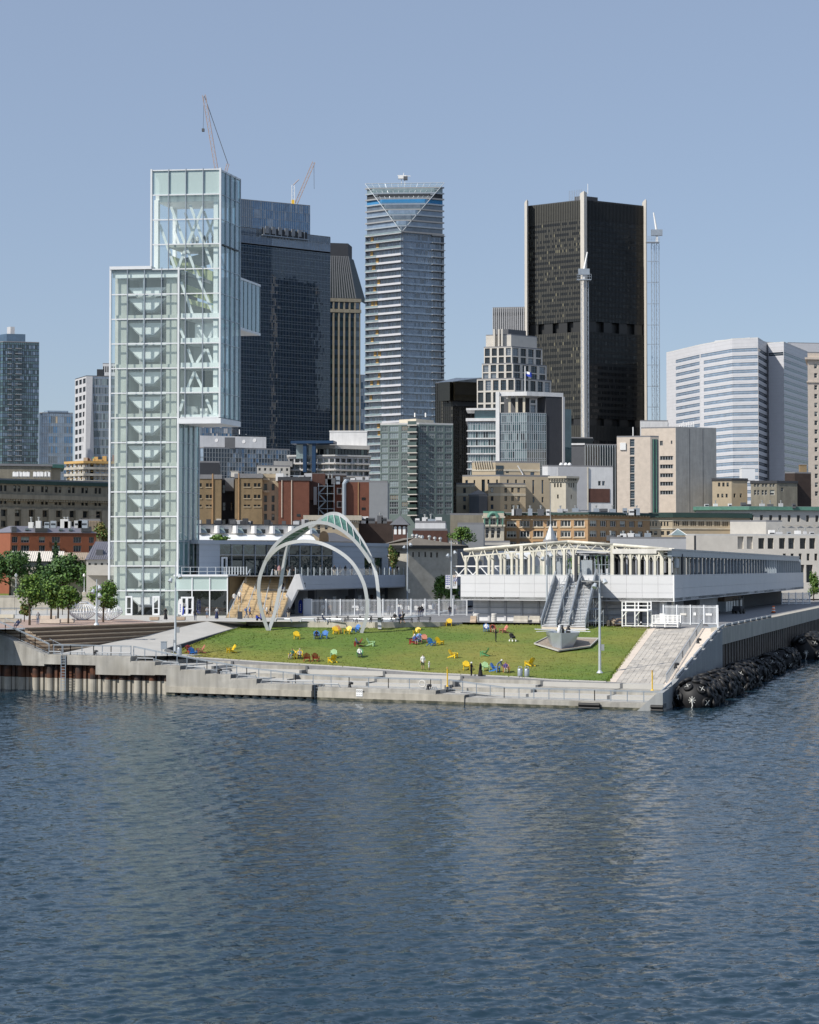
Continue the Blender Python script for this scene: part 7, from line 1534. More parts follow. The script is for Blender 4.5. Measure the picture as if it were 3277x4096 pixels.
b=Bld('stone_corner_tower','grey stone corner pavilion with arched windows and a green copper arch','building',390,1932,1933,2016,2052,10,6);f=b.fr();P=f.p(0,0);ops=[(f.u_at(x),f.u_at(x+15),b.z(2152),b.z(2118))for x in(1942,1965,1988)]+[(f.u_at(a),f.u_at(c),b.z(2100),b.z(2074))for a,c in((1942,1953),(1960,1985),(1991,2003))]
mb=MB();wall_open(mb,f,ops,.4);b.back(mb);mb.build('wall','stone_cream',b.root);put_windows(b.root,f,ops,.4,[(1,2,2,'frame_white','glass_dark'),(1,1,2,'frame_white','glass_dark')],random.Random(1));b.roof('copper')
for x in(1949,1972,1995):
 c=f.p(f.u_at(x+.5),b.z(2118),.02);w=(f.u_at(x+8)-f.u_at(x));m=MB();m.poly([c]+[f.p(f.u_at(x+.5)+w*cos(math.pi*k/8),b.z(2118)+w*sin(math.pi*k/8),.02)for k in range(9)]);m.build('arch_pane','glass_dark',b.root)
u=f.u_at(1972);m=MB();w=f.u_at(1990)-u
m.tube([f.p(u+w*cos(math.pi*k/10),b.z(2070)+w*sin(math.pi*k/10),.4)for k in range(11)],.4,6);m.build('copper_arch','copper',b.root)
for y in(2106,2072):f.hexa(MB(),-.2,f.L+.2,b.z(y),b.z(y)+.4,0,.5).build('cornice','stone_cream',b.root)
for x in(1936,1957,1988,2008):f.hexa(MB(),f.u_at(x),f.u_at(x+4),b.z(2106),b.z(2072),0,.5).build('column','copper',b.root)
# ---- tan block with copper cornice, long grey stone block, light stone block
b=Bld('copper_cornice_block','tan stone block with a dark green copper cornice and slit windows','building',474,2595,2690,3000,2056,8,14);rng=random.Random(29);mb=MB();fl,fr=b.fl(),b.fr()
ops=[(fl.u_at(x),fl.u_at(x+6),b.z(2104),b.z(2080))for x in(2599,2611,2623,2645,2657,2669)]+[(fl.u_at(x),fl.u_at(x+13),b.z(2140),b.z(2124))for x in(2598,2617,2645,2668)];wall_open(mb,fl,ops,.3);put_windows(b.root,fl,ops,.3,KD,rng)
ops=[(fr.u_at(x+o),fr.u_at(x+o+5),b.z(2104),b.z(2080))for x in(2697,2732,2764,2796,2828,2860,2892)for o in(0,8,16)];wall_open(mb,fr,ops,.3);put_windows(b.root,fr,ops,.3,KD,rng);b.back(mb);mb.build('wall','stone_beige',b.root);b.roof('roof_dark');MB().prism(b.ring(.7),b.z(2070),b.z(2052)).build('cornice','copper_dark',b.root)
for y in(2080,2112):MB().prism(b.ring(.15),b.z(y)-.3,b.z(y)).build('string_course','stone_cream',b.root)
b=Bld('long_stone_block','long shaded grey stone block with a green copper cornice at right','building',505,2785,2995,3330,2030,8,12);rng=random.Random(30);mb=MB();fl,fr=b.fl(),b.fr();ops=[(fr.u_at(x),fr.u_at(x+12),b.z(2086),b.z(2060))for x in range(3005,3300,37)];wall_open(mb,fr,ops,.4);put_windows(b.root,fr,ops,.4,KD,rng);mb.quad(fl.p(0,7.5),fl.p(fl.L,7.5),fl.p(fl.L,b.z1),fl.p(0,b.z1));b.back(mb);mb.build('wall','stone_light',b.root);b.roof('roof_grey');MB().prism(b.ring(.8),b.z(2040),b.z(2026)).build('cornice','copper',b.root)
for x in range(3003,3300,37):f=fr;u=f.u_at(x+6);MB().poly([f.p(u-1.2,b.z(2100),.3),f.p(u+1.2,b.z(2100),.3),f.p(u,b.z(2092),.3)]).build('pediment','stone_light',b.root)
b=Bld('light_stone_offices','pale stone modern building with deep square windows at the right','building',452,2742,2780,3420,2142,8,3);rng=random.Random(31);mb=MB();fl,fr=b.fl(),b.fr();P=fr.p(0,0)
ops=[(fr.u_at(x),fr.u_at(x+24),b.z(2195),b.z(2152))for x in(3035,3072,3118,3155,3201,3239,3285)]+[(fr.u_at(x),fr.u_at(x+24),b.z(2195),b.z(2146))for x in(2952,2989)]+[(fr.u_at(x),fr.u_at(x+12),b.z(2242),b.z(2214))for x in(3133,3164,3196,3228,3259)]+[(fr.u_at(x),fr.u_at(x+26),b.z(2330),b.z(2259))for x in(3192,3226)];wall_open(mb,fr,ops,.8)
put_windows(b.root,fr,[o for o in ops if not(fr.u_at(2950)<o[0]<fr.u_at(3000))],.8,[(1,2,1,'frame_dark','glass_dark'),(1,2,2,'frame_dark','glass_navy2')],rng)
for x in(2952,2989):fpart(fr,b.root,'niche_back','stone_light',x-3,x+27,2145,2196,-1.0,-.8)
mb.quad(fl.p(0,7.5),fl.p(fl.L,7.5),fl.p(fl.L,b.z1),fl.p(0,b.z1));b.back(mb);mb.build('wall','stone_light',b.root);b.roof('roof_light');fpart(fr,b.root,'dark_joint','frame_dark',2777,2784,2142,2200,0,.05)
up=Bld('stone_upper_block','windowless pale upper block with roof plant above the light stone offices','building',464,2921,3065,3130,2087,5,20);punched(up,'stone_light',0,0,1,KB)
# ---- old stone customs annex with cupola and small roofs in the middle
b=simple('old_stone_house','old grey stone house with a brown metal roof behind the terminal',335,1552,1634,1830,2190,2300,'stone_old',[(1585,1600,2208,2228)],[(1650,1656,2208,2228),(1674,1680,2208,2228),(1699,1705,2208,2228),(1722,1729,2210,2230),(1746,1752,2210,2230)],kit=KB,a=26,b_=26);zr=b.z(2150);rg=b.ring(.8);c0,c1=(b.L+b.C)/2+Vector((1,6)),(b.Rt+b.B)/2-Vector((6,3));m=MB();z=b.z1+.41
m.quad((*rg[3],z),(*rg[0],z),(c0.x,c0.y,zr),(c0.x,c0.y,zr))if False else m.poly([(*rg[3],z),(*rg[0],z),(c0.x,c0.y,zr)]);m.poly([(*rg[0],z),(*rg[1],z),(c1.x,c1.y,zr),(c0.x,c0.y,zr)]);m.poly([(*rg[1],z),(*rg[2],z),(c1.x,c1.y,zr)]);m.poly([(*rg[2],z),(*rg[3],z),(c0.x,c0.y,zr),(c1.x,c1.y,zr)]);M['brown_roof']=pm('brown_roof',(.17,.15,.125),.6,.15);m.build('hip_roof','brown_roof',b.root);MB().prism(b.ring(.9),b.z1-.2,b.z1+.4).build('eaves','bronze',b.root)
rng=random.Random(33)
for i in range(9):t=rng.random();p=Vector((*(Vector(rg[0]).lerp(Vector(rg[1]),t)),z)).lerp(Vector((c0.x,c0.y,zr)).lerp(Vector((c1.x,c1.y,zr)),t),rng.uniform(.35,.9));MB().lathe(tuple(p),[(.2,-.3),(.2,.5),(.35,.52),(.3,.8),(.05,.95)],8).build('roof_vent','tin',b.root)
cu=thing('cupola','brick cupola with white arched louvres and a grey pyramid roof','cupola',at(1602,2150,348));P=at(1602,2135,348);x0,x1=at(1568,2135,348).x-P.x,at(1640,2135,348).x-P.x
rot=R(40);hw=(x1-x0)/2/1.35
cc=[Vector((P.x+hw*(cos(rot+math.pi/2*k)*1.41),P.y+hw*sin(rot+math.pi/2*k)*1.41))for k in range(4)];cc=[cc[(k+3)%4]for k in range(4)];zc0,zc1=zrow(2140,P),zrow(2100,P);MB().prism([c[:]for c in cc],zc0-3,zc1).build('lantern','brick_brown',cu)
for k in range(4):
 f=Face(cc[k],cc[(k+1)%4],zc0,zc1)
 if f.n.y<0:
  for i in range(3):w=f.L*.2;u=f.L*(.17+.33*i);g=MB();g.poly([f.p(u-w/2,zc0+.1,.05),f.p(u+w/2,zc0+.1,.05)]+[f.p(u+w/2*cos(math.pi*j/6),zc1-.5+w/2*sin(math.pi*j/6),.05)for j in range(7)]);g.build('louvre','white_paint',cu)
cen=sum((Vector(c)for c in cc),Vector((0,0)))/4;m=MB();eo=[cen+(Vector(c)-cen)*1.5 for c in cc];apx=(cen.x,cen.y,zrow(2062,P))
for k in range(4):m.poly([(*eo[k],zc1),(*eo[(k+1)%4],zc1),apx])
m.poly([(*e,zc1)for e in eo]);m.build('pyramid_roof','slate',cu);MB().tube([apx,(apx[0],apx[1],apx[2]+.8)],.08,5).build('finial','slate',cu)
for args in(('dark_brick_row','long dark brick party wall behind the copper arch of the sculpture',372,1408,1409,1570,2085,2200,'brick_dark'),('white_studio','small white roof studio behind the old stone house',365,1660,1661,1782,2092,2150,'white_wall'),('red_brick_row','low red brick wall left of the green street tree',352,1650,1651,1790,2122,2200,'brick_brown'),('brown_brick_yard','low brown brick building left of the stone corner pavilion',400,1800,1801,1940,2060,2200,'stone_grey'),('grey_roof_hut','small grey roof hut behind the street tree',370,1830,1831,1935,2098,2200,'mid_grey'),('flat_grey_roof','low grey flat roof below the long brick warehouse',388,1795,1796,2040,2170,2300,'stone_light'),('roof_plant_deck','pale flat roof crowded with plant below the tan copper cornice block',388,2440,2441,2745,2155,2300,'pale_grey')):
 b=Bld(args[0],args[1],'building',args[2],args[3],args[4],args[5],args[6],10,6);punched(b,args[8],0,0,1,KB)
# cornice house and slate roof behind the arch
b=simple('cornice_house','beige stone house with a dentil cornice behind the arch sculpture',360,1224,1226,1435,2070,2300,'stone_beige',[],[(x,x+12,2100,2118)for x in(1240,1270,1300,1330,1360,1390)],kit=KW,a=6,b_=12);MB().prism(b.ring(.6),b.z1-.5,b.z1+.45).build('cornice','stone_cream',b.root);f=b.fr()
for i in range(26):f.hexa(MB(),f.L*i/26,f.L*i/26+.25,b.z1-.95,b.z1-.51,0,.4).build('dentil','stone_cream',b.root)
gh=thing('slate_gable_house','slate roofed house with a curved red gable behind the arch sculpture','house',at(1340,2200,348));f=Face(at(1270,2200,346),at(1415,2200,352),8,zrow(2165,at(1270,2165,346)));f.hexa(MB(),0,f.L,8,f.z1,-8,0).build('wall','stone_light',gh);MB().quad(f.p(1.5,f.z1,.2),f.p(f.L,f.z1,.2),f.p(f.L-1.5,zrow(2128,f.p(0,0)),-4),f.p(1.5,zrow(2128,f.p(0,0)),-4)).build('roof','slate',gh)
m=MB();w=f.u_at(1311)-f.u_at(1273);m.poly([f.p(f.u_at(1273),f.z1,.3),f.p(f.u_at(1311),f.z1,.3)]+[f.p(f.u_at(1292)+w/2*cos(math.pi*k/8),zrow(2148,f.p(0,0))+w/2*sin(math.pi*k/8),.3)for k in range(9)]);m.build('gable','brick_orange',gh)
# row of white dormers behind the terminal
r=thing('dormer_row','long white roof with a row of sloping skylight dormers','building',at(1000,2150,332));f=Face(at(780,2155,330),at(1250,2155,338),8,zrow(2132,at(780,2132,330)));f.hexa(MB(),0,f.L,8,f.z1,-9,0).build('wall','stone_light',r);MB().quad(f.p(0,zrow(2160,f.p(0,0)),2),f.p(f.L,zrow(2160,f.p(0,0)),2),f.p(f.L,zrow(2138,f.p(0,0)),.02),f.p(0,zrow(2138,f.p(0,0)),.02)).build('lower_roof','white_metal',r);f.hexa(MB(),0,f.L,f.z1,zrow(2098,f.p(0,0)),-9,-1.6).build('upper_wall','white_wall',r);f.hexa(MB(),-.2,f.L,zrow(2098,f.p(0,0)),zrow(2094,f.p(0,0)),-9.2,-1.3).build('roof_edge','roof_dark',r)
for i in range(7):
 u=f.u_at(800+74*i);w=f.u_at(826)-f.u_at(800);z0,z1=f.z1,zrow(2108,f.p(0,0));MB().hexa([f.p(u,z0,.6),f.p(u+w,z0,.6),f.p(u+w,z0,-1.6),f.p(u,z0,-1.6),f.p(u,z0+.05,.6),f.p(u+w,z0+.05,.6),f.p(u+w,z1,-1.5),f.p(u,z1,-1.5)]).build('skylight','glass_pale',r);f.hexa(MB(),u-.45,u-.05,z0,z1+.3,-1.6,.8).build('party_wall','white_wall',r);f.hexa(MB(),u+w+.15,u+w+1.1,z0+.05,z1-.3,-1.6,-1.5).build('window','glass_dark',r)
rng=random.Random(36)
for i in range(26):p=f.p(rng.uniform(2,f.L),zrow(2094,f.p(0,0)),-rng.uniform(2,6));s=rng.uniform(.3,.7);MB().box(p.x-s,p.x+s,p.y-s,p.y+s,p.z,p.z+rng.uniform(.5,1.1)).build('roof_unit',rng.choice(['dark_grey','stone_light','charcoal','pale_grey']),r)
# tin spire above the hall
sp2=thing('tin_spire','silvery conical tin spire with a needle above the white hall roof','spire',at(2203,2160,350));P=at(2203,2150,350);MB().lathe(tuple(P),[(1.25,-.4),(1.1,0),(.95,.35),(.8,.7),(.62,1.15),(.45,1.6),(.25,2.1),(.1,2.6),(.03,6.5)],14).build('cone','tin',sp2);MB().lathe((P.x,P.y,P.z-.4),[(1.5,-.4),(1.4,0)],14).build('base','roof_grey',sp2)
# glass pyramid and rooftop units scattered on nearer roofs
gpz=thing('glass_pyramid','small glass pyramid skylight on the pale flat roof','skylight',at(2712,2140,386));P=at(2712,2141,386);w=1.7;m=MB();q=[(P.x-w,P.y-w),(P.x+w,P.y-w),(P.x+w,P.y+w),(P.x-w,P.y+w)]
for k in range(4):m.poly([(*q[k],P.z),(*q[(k+1)%4],P.z),(P.x,P.y,P.z+1.35)])
m.build('panes','glass_pale',gpz)
for k in range(4):MB().tube([(*q[k],P.z),(P.x,P.y,P.z+1.36)],.06,5).build('hip_bar','white_paint',gpz)
def roof_clutter(d,xs,y,seed,n,mats=('white_wall','pale_grey','dark_grey','galv'),where=''):
 g=random.Random(seed)
 for i in range(n):
  px=xs[0]+(xs[1]-xs[0])*(i+g.random()*.7)/n;p=at(px,y,d);k=g.random();w=g.uniform(.35,.95)
  mt=g.choice(mats);r=thing('rooftop_unit',f'{ {"white_wall": "white", "pale_grey": "light grey", "dark_grey": "dark grey", "galv": "bare metal"}[mt]} roof plant unit {where}, {ORD[i]} from left','plant unit',p,0,'rooftop plant '+where)
  MB().box(-w,w,-.6,.6,-.6,g.uniform(.5,1.1)).build('casing',mt,r,local=True)
  if k>.5:MB().lathe((0,0,.6),[(.15,0),(.15,.7),(.25,.75),(.25,.95)],8).build('flue','tin',r,local=True)
  else:MB().box(-w*.8,w*.8,-.66,-.6,0,.3).build('grille','frame_dark',r,local=True)
ORD=['first','second','third','fourth','fifth','sixth','seventh','eighth','ninth','tenth','eleventh','twelfth','thirteenth','fourteenth']
roof_clutter(390,(2440,2600),2152,1,6,where='behind the shed frame');roof_clutter(394,(2030,2330),2051,2,8,where='on the long brick warehouse');roof_clutter(398,(2380,2580),2050,3,6,where='on the shaded end of the brick warehouse')
roof_clutter(507,(2820,3200),2024,4,9,where='behind the copper cornice');roof_clutter(388,(1110,1240),1913,5,6,where='on the red brick block');roof_clutter(390,(1300,1480),1926,6,7,where='beside the grey duct');roof_clutter(462,(3080,3277),2136,7,6,where='on the light stone offices');roof_clutter(350,(120,360),2100,8,8,where='on the brick apartments')
roof_clutter(368,(1660,1780),2088,9,4,where='on the white studio');roof_clutter(366,(1420,1560),2082,10,5,where='on the dark brick party wall')
# ------------------------------------------------------------------ cranes
def lattice(r,a,b,w,n,mat,nm):
 a,b=Vector(a),Vector(b);d=(b-a).normalized();s=d.cross(Vector((0,1,0))).normalized()*w/2;t=Vector((0,w/2,0));m=MB()
 for o in(s+t,-s+t,s-t,-s-t):MB().beam(a+o,b+o,w*.17).build(nm+'_chord',mat,r)
 for k in range(n):p,q=a.lerp(b,k/n),a.lerp(b,(k+1)/n);g=1 if k%2 else-1;m.beam(p+s*g-t,q-s*g-t,w*.1)
 m.build(nm+'_lacing',mat,r,stuff=True)
r=thing('tower_crane','tall luffing crane rising behind the top of the glass observation tower','crane',(at(893,712,1165).x,1165,7.5));DC=1165;q=at(893,712,DC);lattice(r,at(872,712,DC),at(816,380,DC),2.0,26,'crane_red','jib');lattice(r,Vector((q.x,DC,7.5)),q,2.4,70,'crane_red','mast');MB().beam(at(868,714,DC),at(918,714,DC),2.2,1.2).build('slew_deck','dark_grey',r);lattice(r,at(896,712,DC),at(912,655,DC),1.4,6,'crane_red','a_frame');MB().tube([at(912,655,DC),at(865,520,DC),at(818,384,DC)],.22,5).build('stay','dark_grey',r);MB().tube([at(816,384,DC),at(813,515,DC)],.12,5).build('hoist_rope','dark_grey',r);h=at(813,520,DC);MB().box(h.x-.8,h.x+.8,DC-1,DC+1,h.z-.9,h.z+.9).build('hook_block','dark_grey',r)
r=thing('tower_crane','luffing crane with a white mast on the blue glass box tower','crane',at(1172,825,1150));lattice(r,at(1180,825,1150),at(1256,648,1150),1.6,18,'crane_red','jib');lattice(r,at(1173,825,1150),at(1173,740,1150),1.8,7,'white_metal','mast');MB().tube([at(1173,740,1150),at(1196,718,1150)],.3,5).build('stay','crane_red',r);MB().tube([at(1256,652,1150),at(1257,755,1150)],.12,5).build('hoist_rope','dark_grey',r);MB().box(at(1166,0,1150).x,at(1182,0,1150).x,1149,1151,at(0,825,1150).z,at(0,800,1150).z).build('cab','yellow_paint',r)
# ------------------------------------------------------------------ park and retaining wall at left
pk0,pk1=onz(-250,2441,PZ),onz(442,2441,PZ);rw=thing('retaining_wall','pale concrete retaining wall below the park trees','wall',pk0);f=Face(pk0,pk1,PZ,zrow(2386,pk0));PKZ=f.z1
for i in range(9):f.hexa(MB(),f.L*i/9+.02,f.L*(i+1)/9-.02,PZ,PKZ,-.5,0).build('wall_panel','concrete_warm',rw)
f.hexa(MB(),0,f.L,PKZ,PKZ+.15,-.6,.1).build('coping','concrete_pale',rw)
struct(MB().quad(f.p(0,PKZ-.02,-.5),f.p(f.L,PKZ-.02,-.5),f.p(f.L,PKZ+.3,-40),f.p(0,PKZ+.3,-40)).build('park_ground','grass'))
def rail(name,label,pts,h,step=1.5,mat='steel_grey',mid=True,low=True,w=.09):
 """guard rail over base points: posts, top rail and lower rails"""
 r=thing(name,label,'railing',pts[0])
 for a,b in zip(pts,pts[1:]):
  n=max(1,round((b-a).length/step));u=Vector((0,0,h))
  for k in range(n+1):p=a.lerp(b,k/n);MB().beam(p,p+u,w,w*1.3).build('post',mat,r)
  MB().beam(a+u,b+u,w*1.5,w).build('top_rail',mat,r)
  if low:MB().beam(a+u*.12,b+u*.12,w*.6).build('lower_rail',mat,r)
  if mid:MB().beam(a+u*.9,b+u*.9,w*.5).build('middle_rail',mat,r)
 return r
rail('promenade_railing','grey railing in front of the retaining wall at left',[onz(-60,2462,PZ),onz(250,2460,PZ),onz(440,2459,PZ)],1.15,2.2)
def fr_pt(px,off=1.0,dz=0.):t=ft(px)[0];return fq(t,off,deck_z(t)+dz)
rr0=ft(-80)[0];zr_=lambda px:float(np.interp(px,[-80,176],[z0r,z1r]))
rail('ramp_railing','sloping steel railing along the ramp wall at far left',[fq(ft(x)[0],1.0,zr_(x))for x in(-80,0,60,120,176)],1.3,3.6)
rail('stair_handrail','thin handrail beside the narrow stair at far left',[onz(20,2502,PZ+.02),Lbot+Vector((-.3,0,0))],1.0,2.2,w=.05,low=False,mid=False)
rail('deck_railing','level steel railing on the left quay deck beside the bollard',[fr_pt(x)for x in(195,262,355,425,505)],1.2,1.6)
rs=[fr_pt(505),fq(ft(560)[0],1.6,DECK[0][2]-.4)]
rs=[fq(ft(x)[0],1.6,zz)for x,zz in zip((505,640,800,960,1156),(DECK[0][2],DECK[0][2]-.75,DECK[0][2]-1.5,DECK[0][2]-2.2,DECK[6][2]+.05))]
rail('stepped_railing','long steel railing descending along the stepped quay blocks',rs,1.15,1.5)
rail('middle_railing','level steel railing on the middle quay deck with the lifebuoy',[fq(ft(x)[0],1.6,deck_z(ft(x)[0]))for x in(1156,1372,1530,1700,1742)],1.15,2.1)
rail('lower_railing','steel railing dipping to the lowest quay deck',[fq(ft(1774)[0],1.6,DECK[7][2]),fq(ft(1996)[0],1.6,DECK[9][2])],1.15,1.6)
rail('corner_railing','steel railing along the lowest deck to the pier corner',[fq(ft(1996)[0],1.6,DECK[9][2]),fq(ft(2360)[0],1.6,DECK[9][2]),fq(ft(2625)[0],1.6,DECK[9][2]),fq(ft(2628)[0],5.5,DECK[9][2]+.8)],1.15,1.9)
rg_=[RWp[k]+Vector((.3,0,0))for k in range(0,21,4)]
rr=rail('ramp_side_railing','dark picket railing between the paved ramp and the lower walk',rg_,1.15,1.6,'frame_grey')
for a,b in zip(rg_,rg_[1:]):
 m=MB();n=18
 for k in range(n):p=a.lerp(b,k/n);m.beam(p+Vector((0,0,.1)),p+Vector((0,0,1.1)),.035)
 m.build('pickets','frame_grey',rr,stuff=True)
for i,(x0,x1)in enumerate(((185,240),(270,335),(375,520),(538,612),(640,712),(738,815),(878,918),(942,1022),(1038,1250),(1286,1355),(1720,1745))):
 t0,t1=ft(x0)[0],ft(x1)[0];z=deck_z((t0+t1)/2);r=thing('edge_rail',f'low steel mooring rail on the quay edge, {ORD[i]} from the left','rail',fq(t0,.35,z),0,'low edge rails');MB().tube([fq(t0,.35,z),fq(t0+.2,.35,z+.38),fq(t1-.2,.35,z+.38),fq(t1,.35,z)],.07,6).build('tube','frame_grey',r)
 for k in range(1,max(2,int((t1-t0)/1.3))):t=t0+(t1-t0)*k/max(2,int((t1-t0)/1.3));MB().beam(fq(t,.35,z),fq(t,.35,z+.34),.06).build('leg','steel_grey',r)
# side quay kerb bars and bollards
for i in range(14):
 s=10+i*6.2;z=wz(s)if s<43 else zq;z2=wz(s+5)if s+5<43 else zq;r=thing('kerb_bar',f'dark steel kerb bar along the side quay edge, {ORD[i]} from the corner','kerb bar',side(s,.3,z),0,'kerb bars on the side quay');MB().beam(side(s,.3,z+.25),side(s+5,.3,z2+.25),.22,.26).build('bar','frame_grey',r)
 for k in range(4):p=side(s+.3+k*1.45,.3,z+(z2-z)*k/3);MB().beam(p,p+Vector((0,0,.22)),.2).build('block','black_metal',r)
def bollard(P,label):
 r=thing('bollard',label,'bollard',P,0,'mooring bollards');MB().lathe((0,0,0),[(.26,0),(.2,.08),(.15,.3),(.17,.42)],10).build('post','black_metal',r,local=True);MB().tube([(-.1,0,.42),(.15,0,.5),(.42,0,.46)],[.16,.17,.12],8).build('horn','black_metal',r,local=True)
for x,lb in((365,'black mooring bollard on the left quay deck'),(862,'black mooring bollard on the stepped blocks'),(1388,'black mooring bollard right of the wall ladder gap'),(1702,'black mooring bollard right of the lifebuoy')):bollard(fr_pt(x,.7),lb)
for s,lb in((16,'black mooring bollard low on the sloping side walk'),(32,'black mooring bollard high on the sloping side walk')):bollard(side(s,1.4,wz(s)),lb)
def ladder(x,z0,z1,label,off=-.12):
 t=ft(x)[0];r=thing('ladder',label,'ladder',fq(t,off,z0))
 for s in(-.32,.32):MB().beam(fq(t+s,off,z0),fq(t+s,off,z1),.09).build('stile','steel_grey',r)
 n=int((z1-z0)/.34)
 for k in range(n):z=z0+.2+k*.34;MB().beam(fq(t-.32,off,z),fq(t+.32,off,z),.06).build('rung','steel_grey',r)
ladder(255,.1,DECK[0][2]-.1,'grey steel ladder against the rusty sheet piles');ladder(1260,.1,DECK[6][2],'steel ladder in the gap between two quay blocks',.6)
MB_=MB();t=ft(255)[0];MB_=fbox(MB(),t-.42,t+.42,-.03,.03,DECK[0][2]-1.2,DECK[0][2]-.02).build('ladder_notch','dark_block',qw)
for x0,x1,lb in((2318,2402,'black rubber tube fender on the low quay wall'),(2606,2655,'black rubber tube fender at the pier corner')):t0,t1=ft(x0)[0],ft(x1)[0];r=thing('tube_fender',lb,'fender',fq(t0,0,.3));MB().tube([fq(t0,-.22,.45),fq(t1,-.22,.45)],.2,8).build('tube','rubber',r);MB().tube([fq(t0,-.2,.08),fq(t1,-.2,.08)],.16,8).build('tube','rubber',r)
lbz=fq(ft(1668)[0],1.5,DECK[7][2]+.6);r=thing('lifebuoy','white ring lifebuoy hanging on the quay railing','lifebuoy',lbz);MB().tube([lbz+Vector((D.x,D.y,0))*(.38*cos(a))+Vector((0,0,.38*sin(a)))for a in[2*math.pi*k/16 for k in range(17)]],.07,6).build('ring','off_white',r)
sf=Face(fq(0,-.18,0),fq(10,-.18,0),0,1);t0=ft(1428)[0];z0=.55;r=thing('wall_sign','white warning sign with three round symbols on the quay wall','sign',fq(t0,-.2,z0));sf.hexa(MB(),t0,t0+.82,z0,z0+.8,0,.04).build('plate','white_paint',r)
for k in range(3):c=sf.p(t0+.15+.26*k,z0+.58,.05);MB().tube([c+Vector((D.x,D.y,0))*.1*cos(a)+Vector((0,0,.1*sin(a)))for a in[2*math.pi*j/12 for j in range(13)]],.018,4).build('symbol','print_black',r);sf.hexa(MB(),t0+.07+.26*k,t0+.22+.26*k,z0+.2,z0+.23,.04,.05).build('caption','print_grey',r)
for px,py,off,lb in((1790,2746,2.2,'yellow marker post on the middle quay deck'),(2610,2762,3.5,'yellow marker post at the pier corner')):q=online(px,py,V2(A)+I*off,D);r=thing('marker_post',lb,'post',q);MB().tube([q,q+Vector((0,0,2.0))],.07,8).build('pole','yellow_paint',r);MB().lathe(tuple(q),[(.2,0),(.12,.12)],8).build('foot','yellow_paint',r);MB().lathe(tuple(q+Vector((0,0,2))),[(.1,0),(.09,.18)],8).build('lamp','plywood',r)
# ------------------------------------------------------------------ lamp posts
def lamp(P,h,label,heads=2,arm=.5,mat='steel_light'):
 r=thing('floodlight_post',label,'lamp post',P);MB().tube([P,P+Vector((0,0,h*.55)),P+Vector((0,0,h))],[.17,.12,.05],8).build('pole',mat,r);MB().lathe(tuple(P),[(.4,0),(.3,.15),(.18,.3)],10).build('foot',mat,r)
 for k in range(heads):
  s=-1 if k%2 else 1;z=h*.86-.5*k;c=P+Vector((s*arm,-.15,z));hd=MB().tube([c,c+Vector((s*.15,-.25,-.45))],[.16,.3],8).build('lamp_head',mat,r);MB().beam(P+Vector((0,0,z+.2)),c,.08).build('bracket',mat,hd)
 MB().box(P.x+.15,P.x+.5,P.y-.2,P.y+.1,P.z+2.6,P.z+3.3).build('junction_box','frame_grey',r);return r
q=ground_at(695,2600);q=lfp(0)+Vector((.3,.4,0));lamp(q,11.5,'tall grey floodlight post at the left corner of the lawn');q=ground_at(2400,2692);lamp(q,12.6,'tall grey floodlight post at the right front of the lawn')
q=onz(2188,2493,7.2);lamp(q,11.6,'tall thin floodlight post in front of the shed');q=onz(1806,2462,PZ-.2);lp3=q;lamp(q,12.2,'tall floodlight post carrying the banners in the courtyard');q=onz(386,2500,PZ);lamp(q,6.0,'short floodlight post between the two wire globes',3,.35)
q=at(1630,2290,330);lamp(Vector((q.x,q.y,8)),13.5,'thin lamp post in front of the old stone house')
def globe(px,label):p=onz(px,2392,PKZ);p=f_pk(px);r=thing('globe_lamp',label,'lamp post',p,0,'globe lamps in the park');MB().box(-.35,.35,-.35,.35,-.1,.8).build('plinth','concrete_warm',r,local=True);MB().lathe((0,0,0),[(.16,.8),(.08,1.1),(.06,3.4),(.12,3.45)],8).build('column','steel_light',r,local=True);MB().lathe((0,0,3.45),[(.12,0),(.26,.2),(.24,.45),(.06,.65)],10).build('globe','white_paint',r,local=True,smooth=True)
def f_pk(px,o=-1.2):return f.p(f.u_at(px,2380),PKZ,o)
f=Face(pk0,pk1,PZ,PKZ);globe(58,'white globe lamp post in the park at far left');globe(332,'white globe lamp post in the park near the glass tower')
# banners
bq=Face(lp3+Vector((-.75,-.1,0)),lp3+Vector((1,-.1,0)),0,1)
def banner(px0,px1,y0,y1,kind,label):
 a=at(px0,y0,lp3.y-.1);b=at(px1,y1,lp3.y-.1);r=thing('banner',label,'banner',(a.x,a.y,b.z),0,'banners on the floodlight post');w,h=b.x-a.x,a.z-b.z
 MB().box(0,w,-.03,0,0,h).build('cloth','white_paint',r,local=True)
 if kind==0:
  for i in range(3):
   for j in range(5):m=MB();x,z=w*(.04+.31*i),h*(.24+.15*j);m.poly([(x,-.035,z),(x+w*.28,-.035,z+h*.07),(x,-.035,z+h*.145)]);m.build('triangle','print_blue',r,local=True)
  MB().box(w*.2,w*.75,-.036,-.03,h*.06,h*.12).build('imprint','print_black',r,local=True)
 else:
  for tx,x,z,mt in(('G',.12,.82,'orange_tarp'),('R',.12,.66,'print_grey'),('A',.12,.5,'print_blue'),('N',.12,.34,'print_black'),('D',.12,.18,'print_grey'),('Q',.55,.82,'stone_pink'),('U',.55,.66,'print_blue'),('A',.55,.5,'print_blue'),('I',.6,.34,'orange_tarp')):letters(r,Face((a.x,a.y-.04),(b.x,a.y-.04),0,1),w*x,b.z+h*z,tx,.42,mt,0,'letter')
banner(1782,1802,2300,2354,0,'white banner with blue triangles on the floodlight post');banner(1810,1829,2300,2354,1,'white banner with stacked letters on the floodlight post')
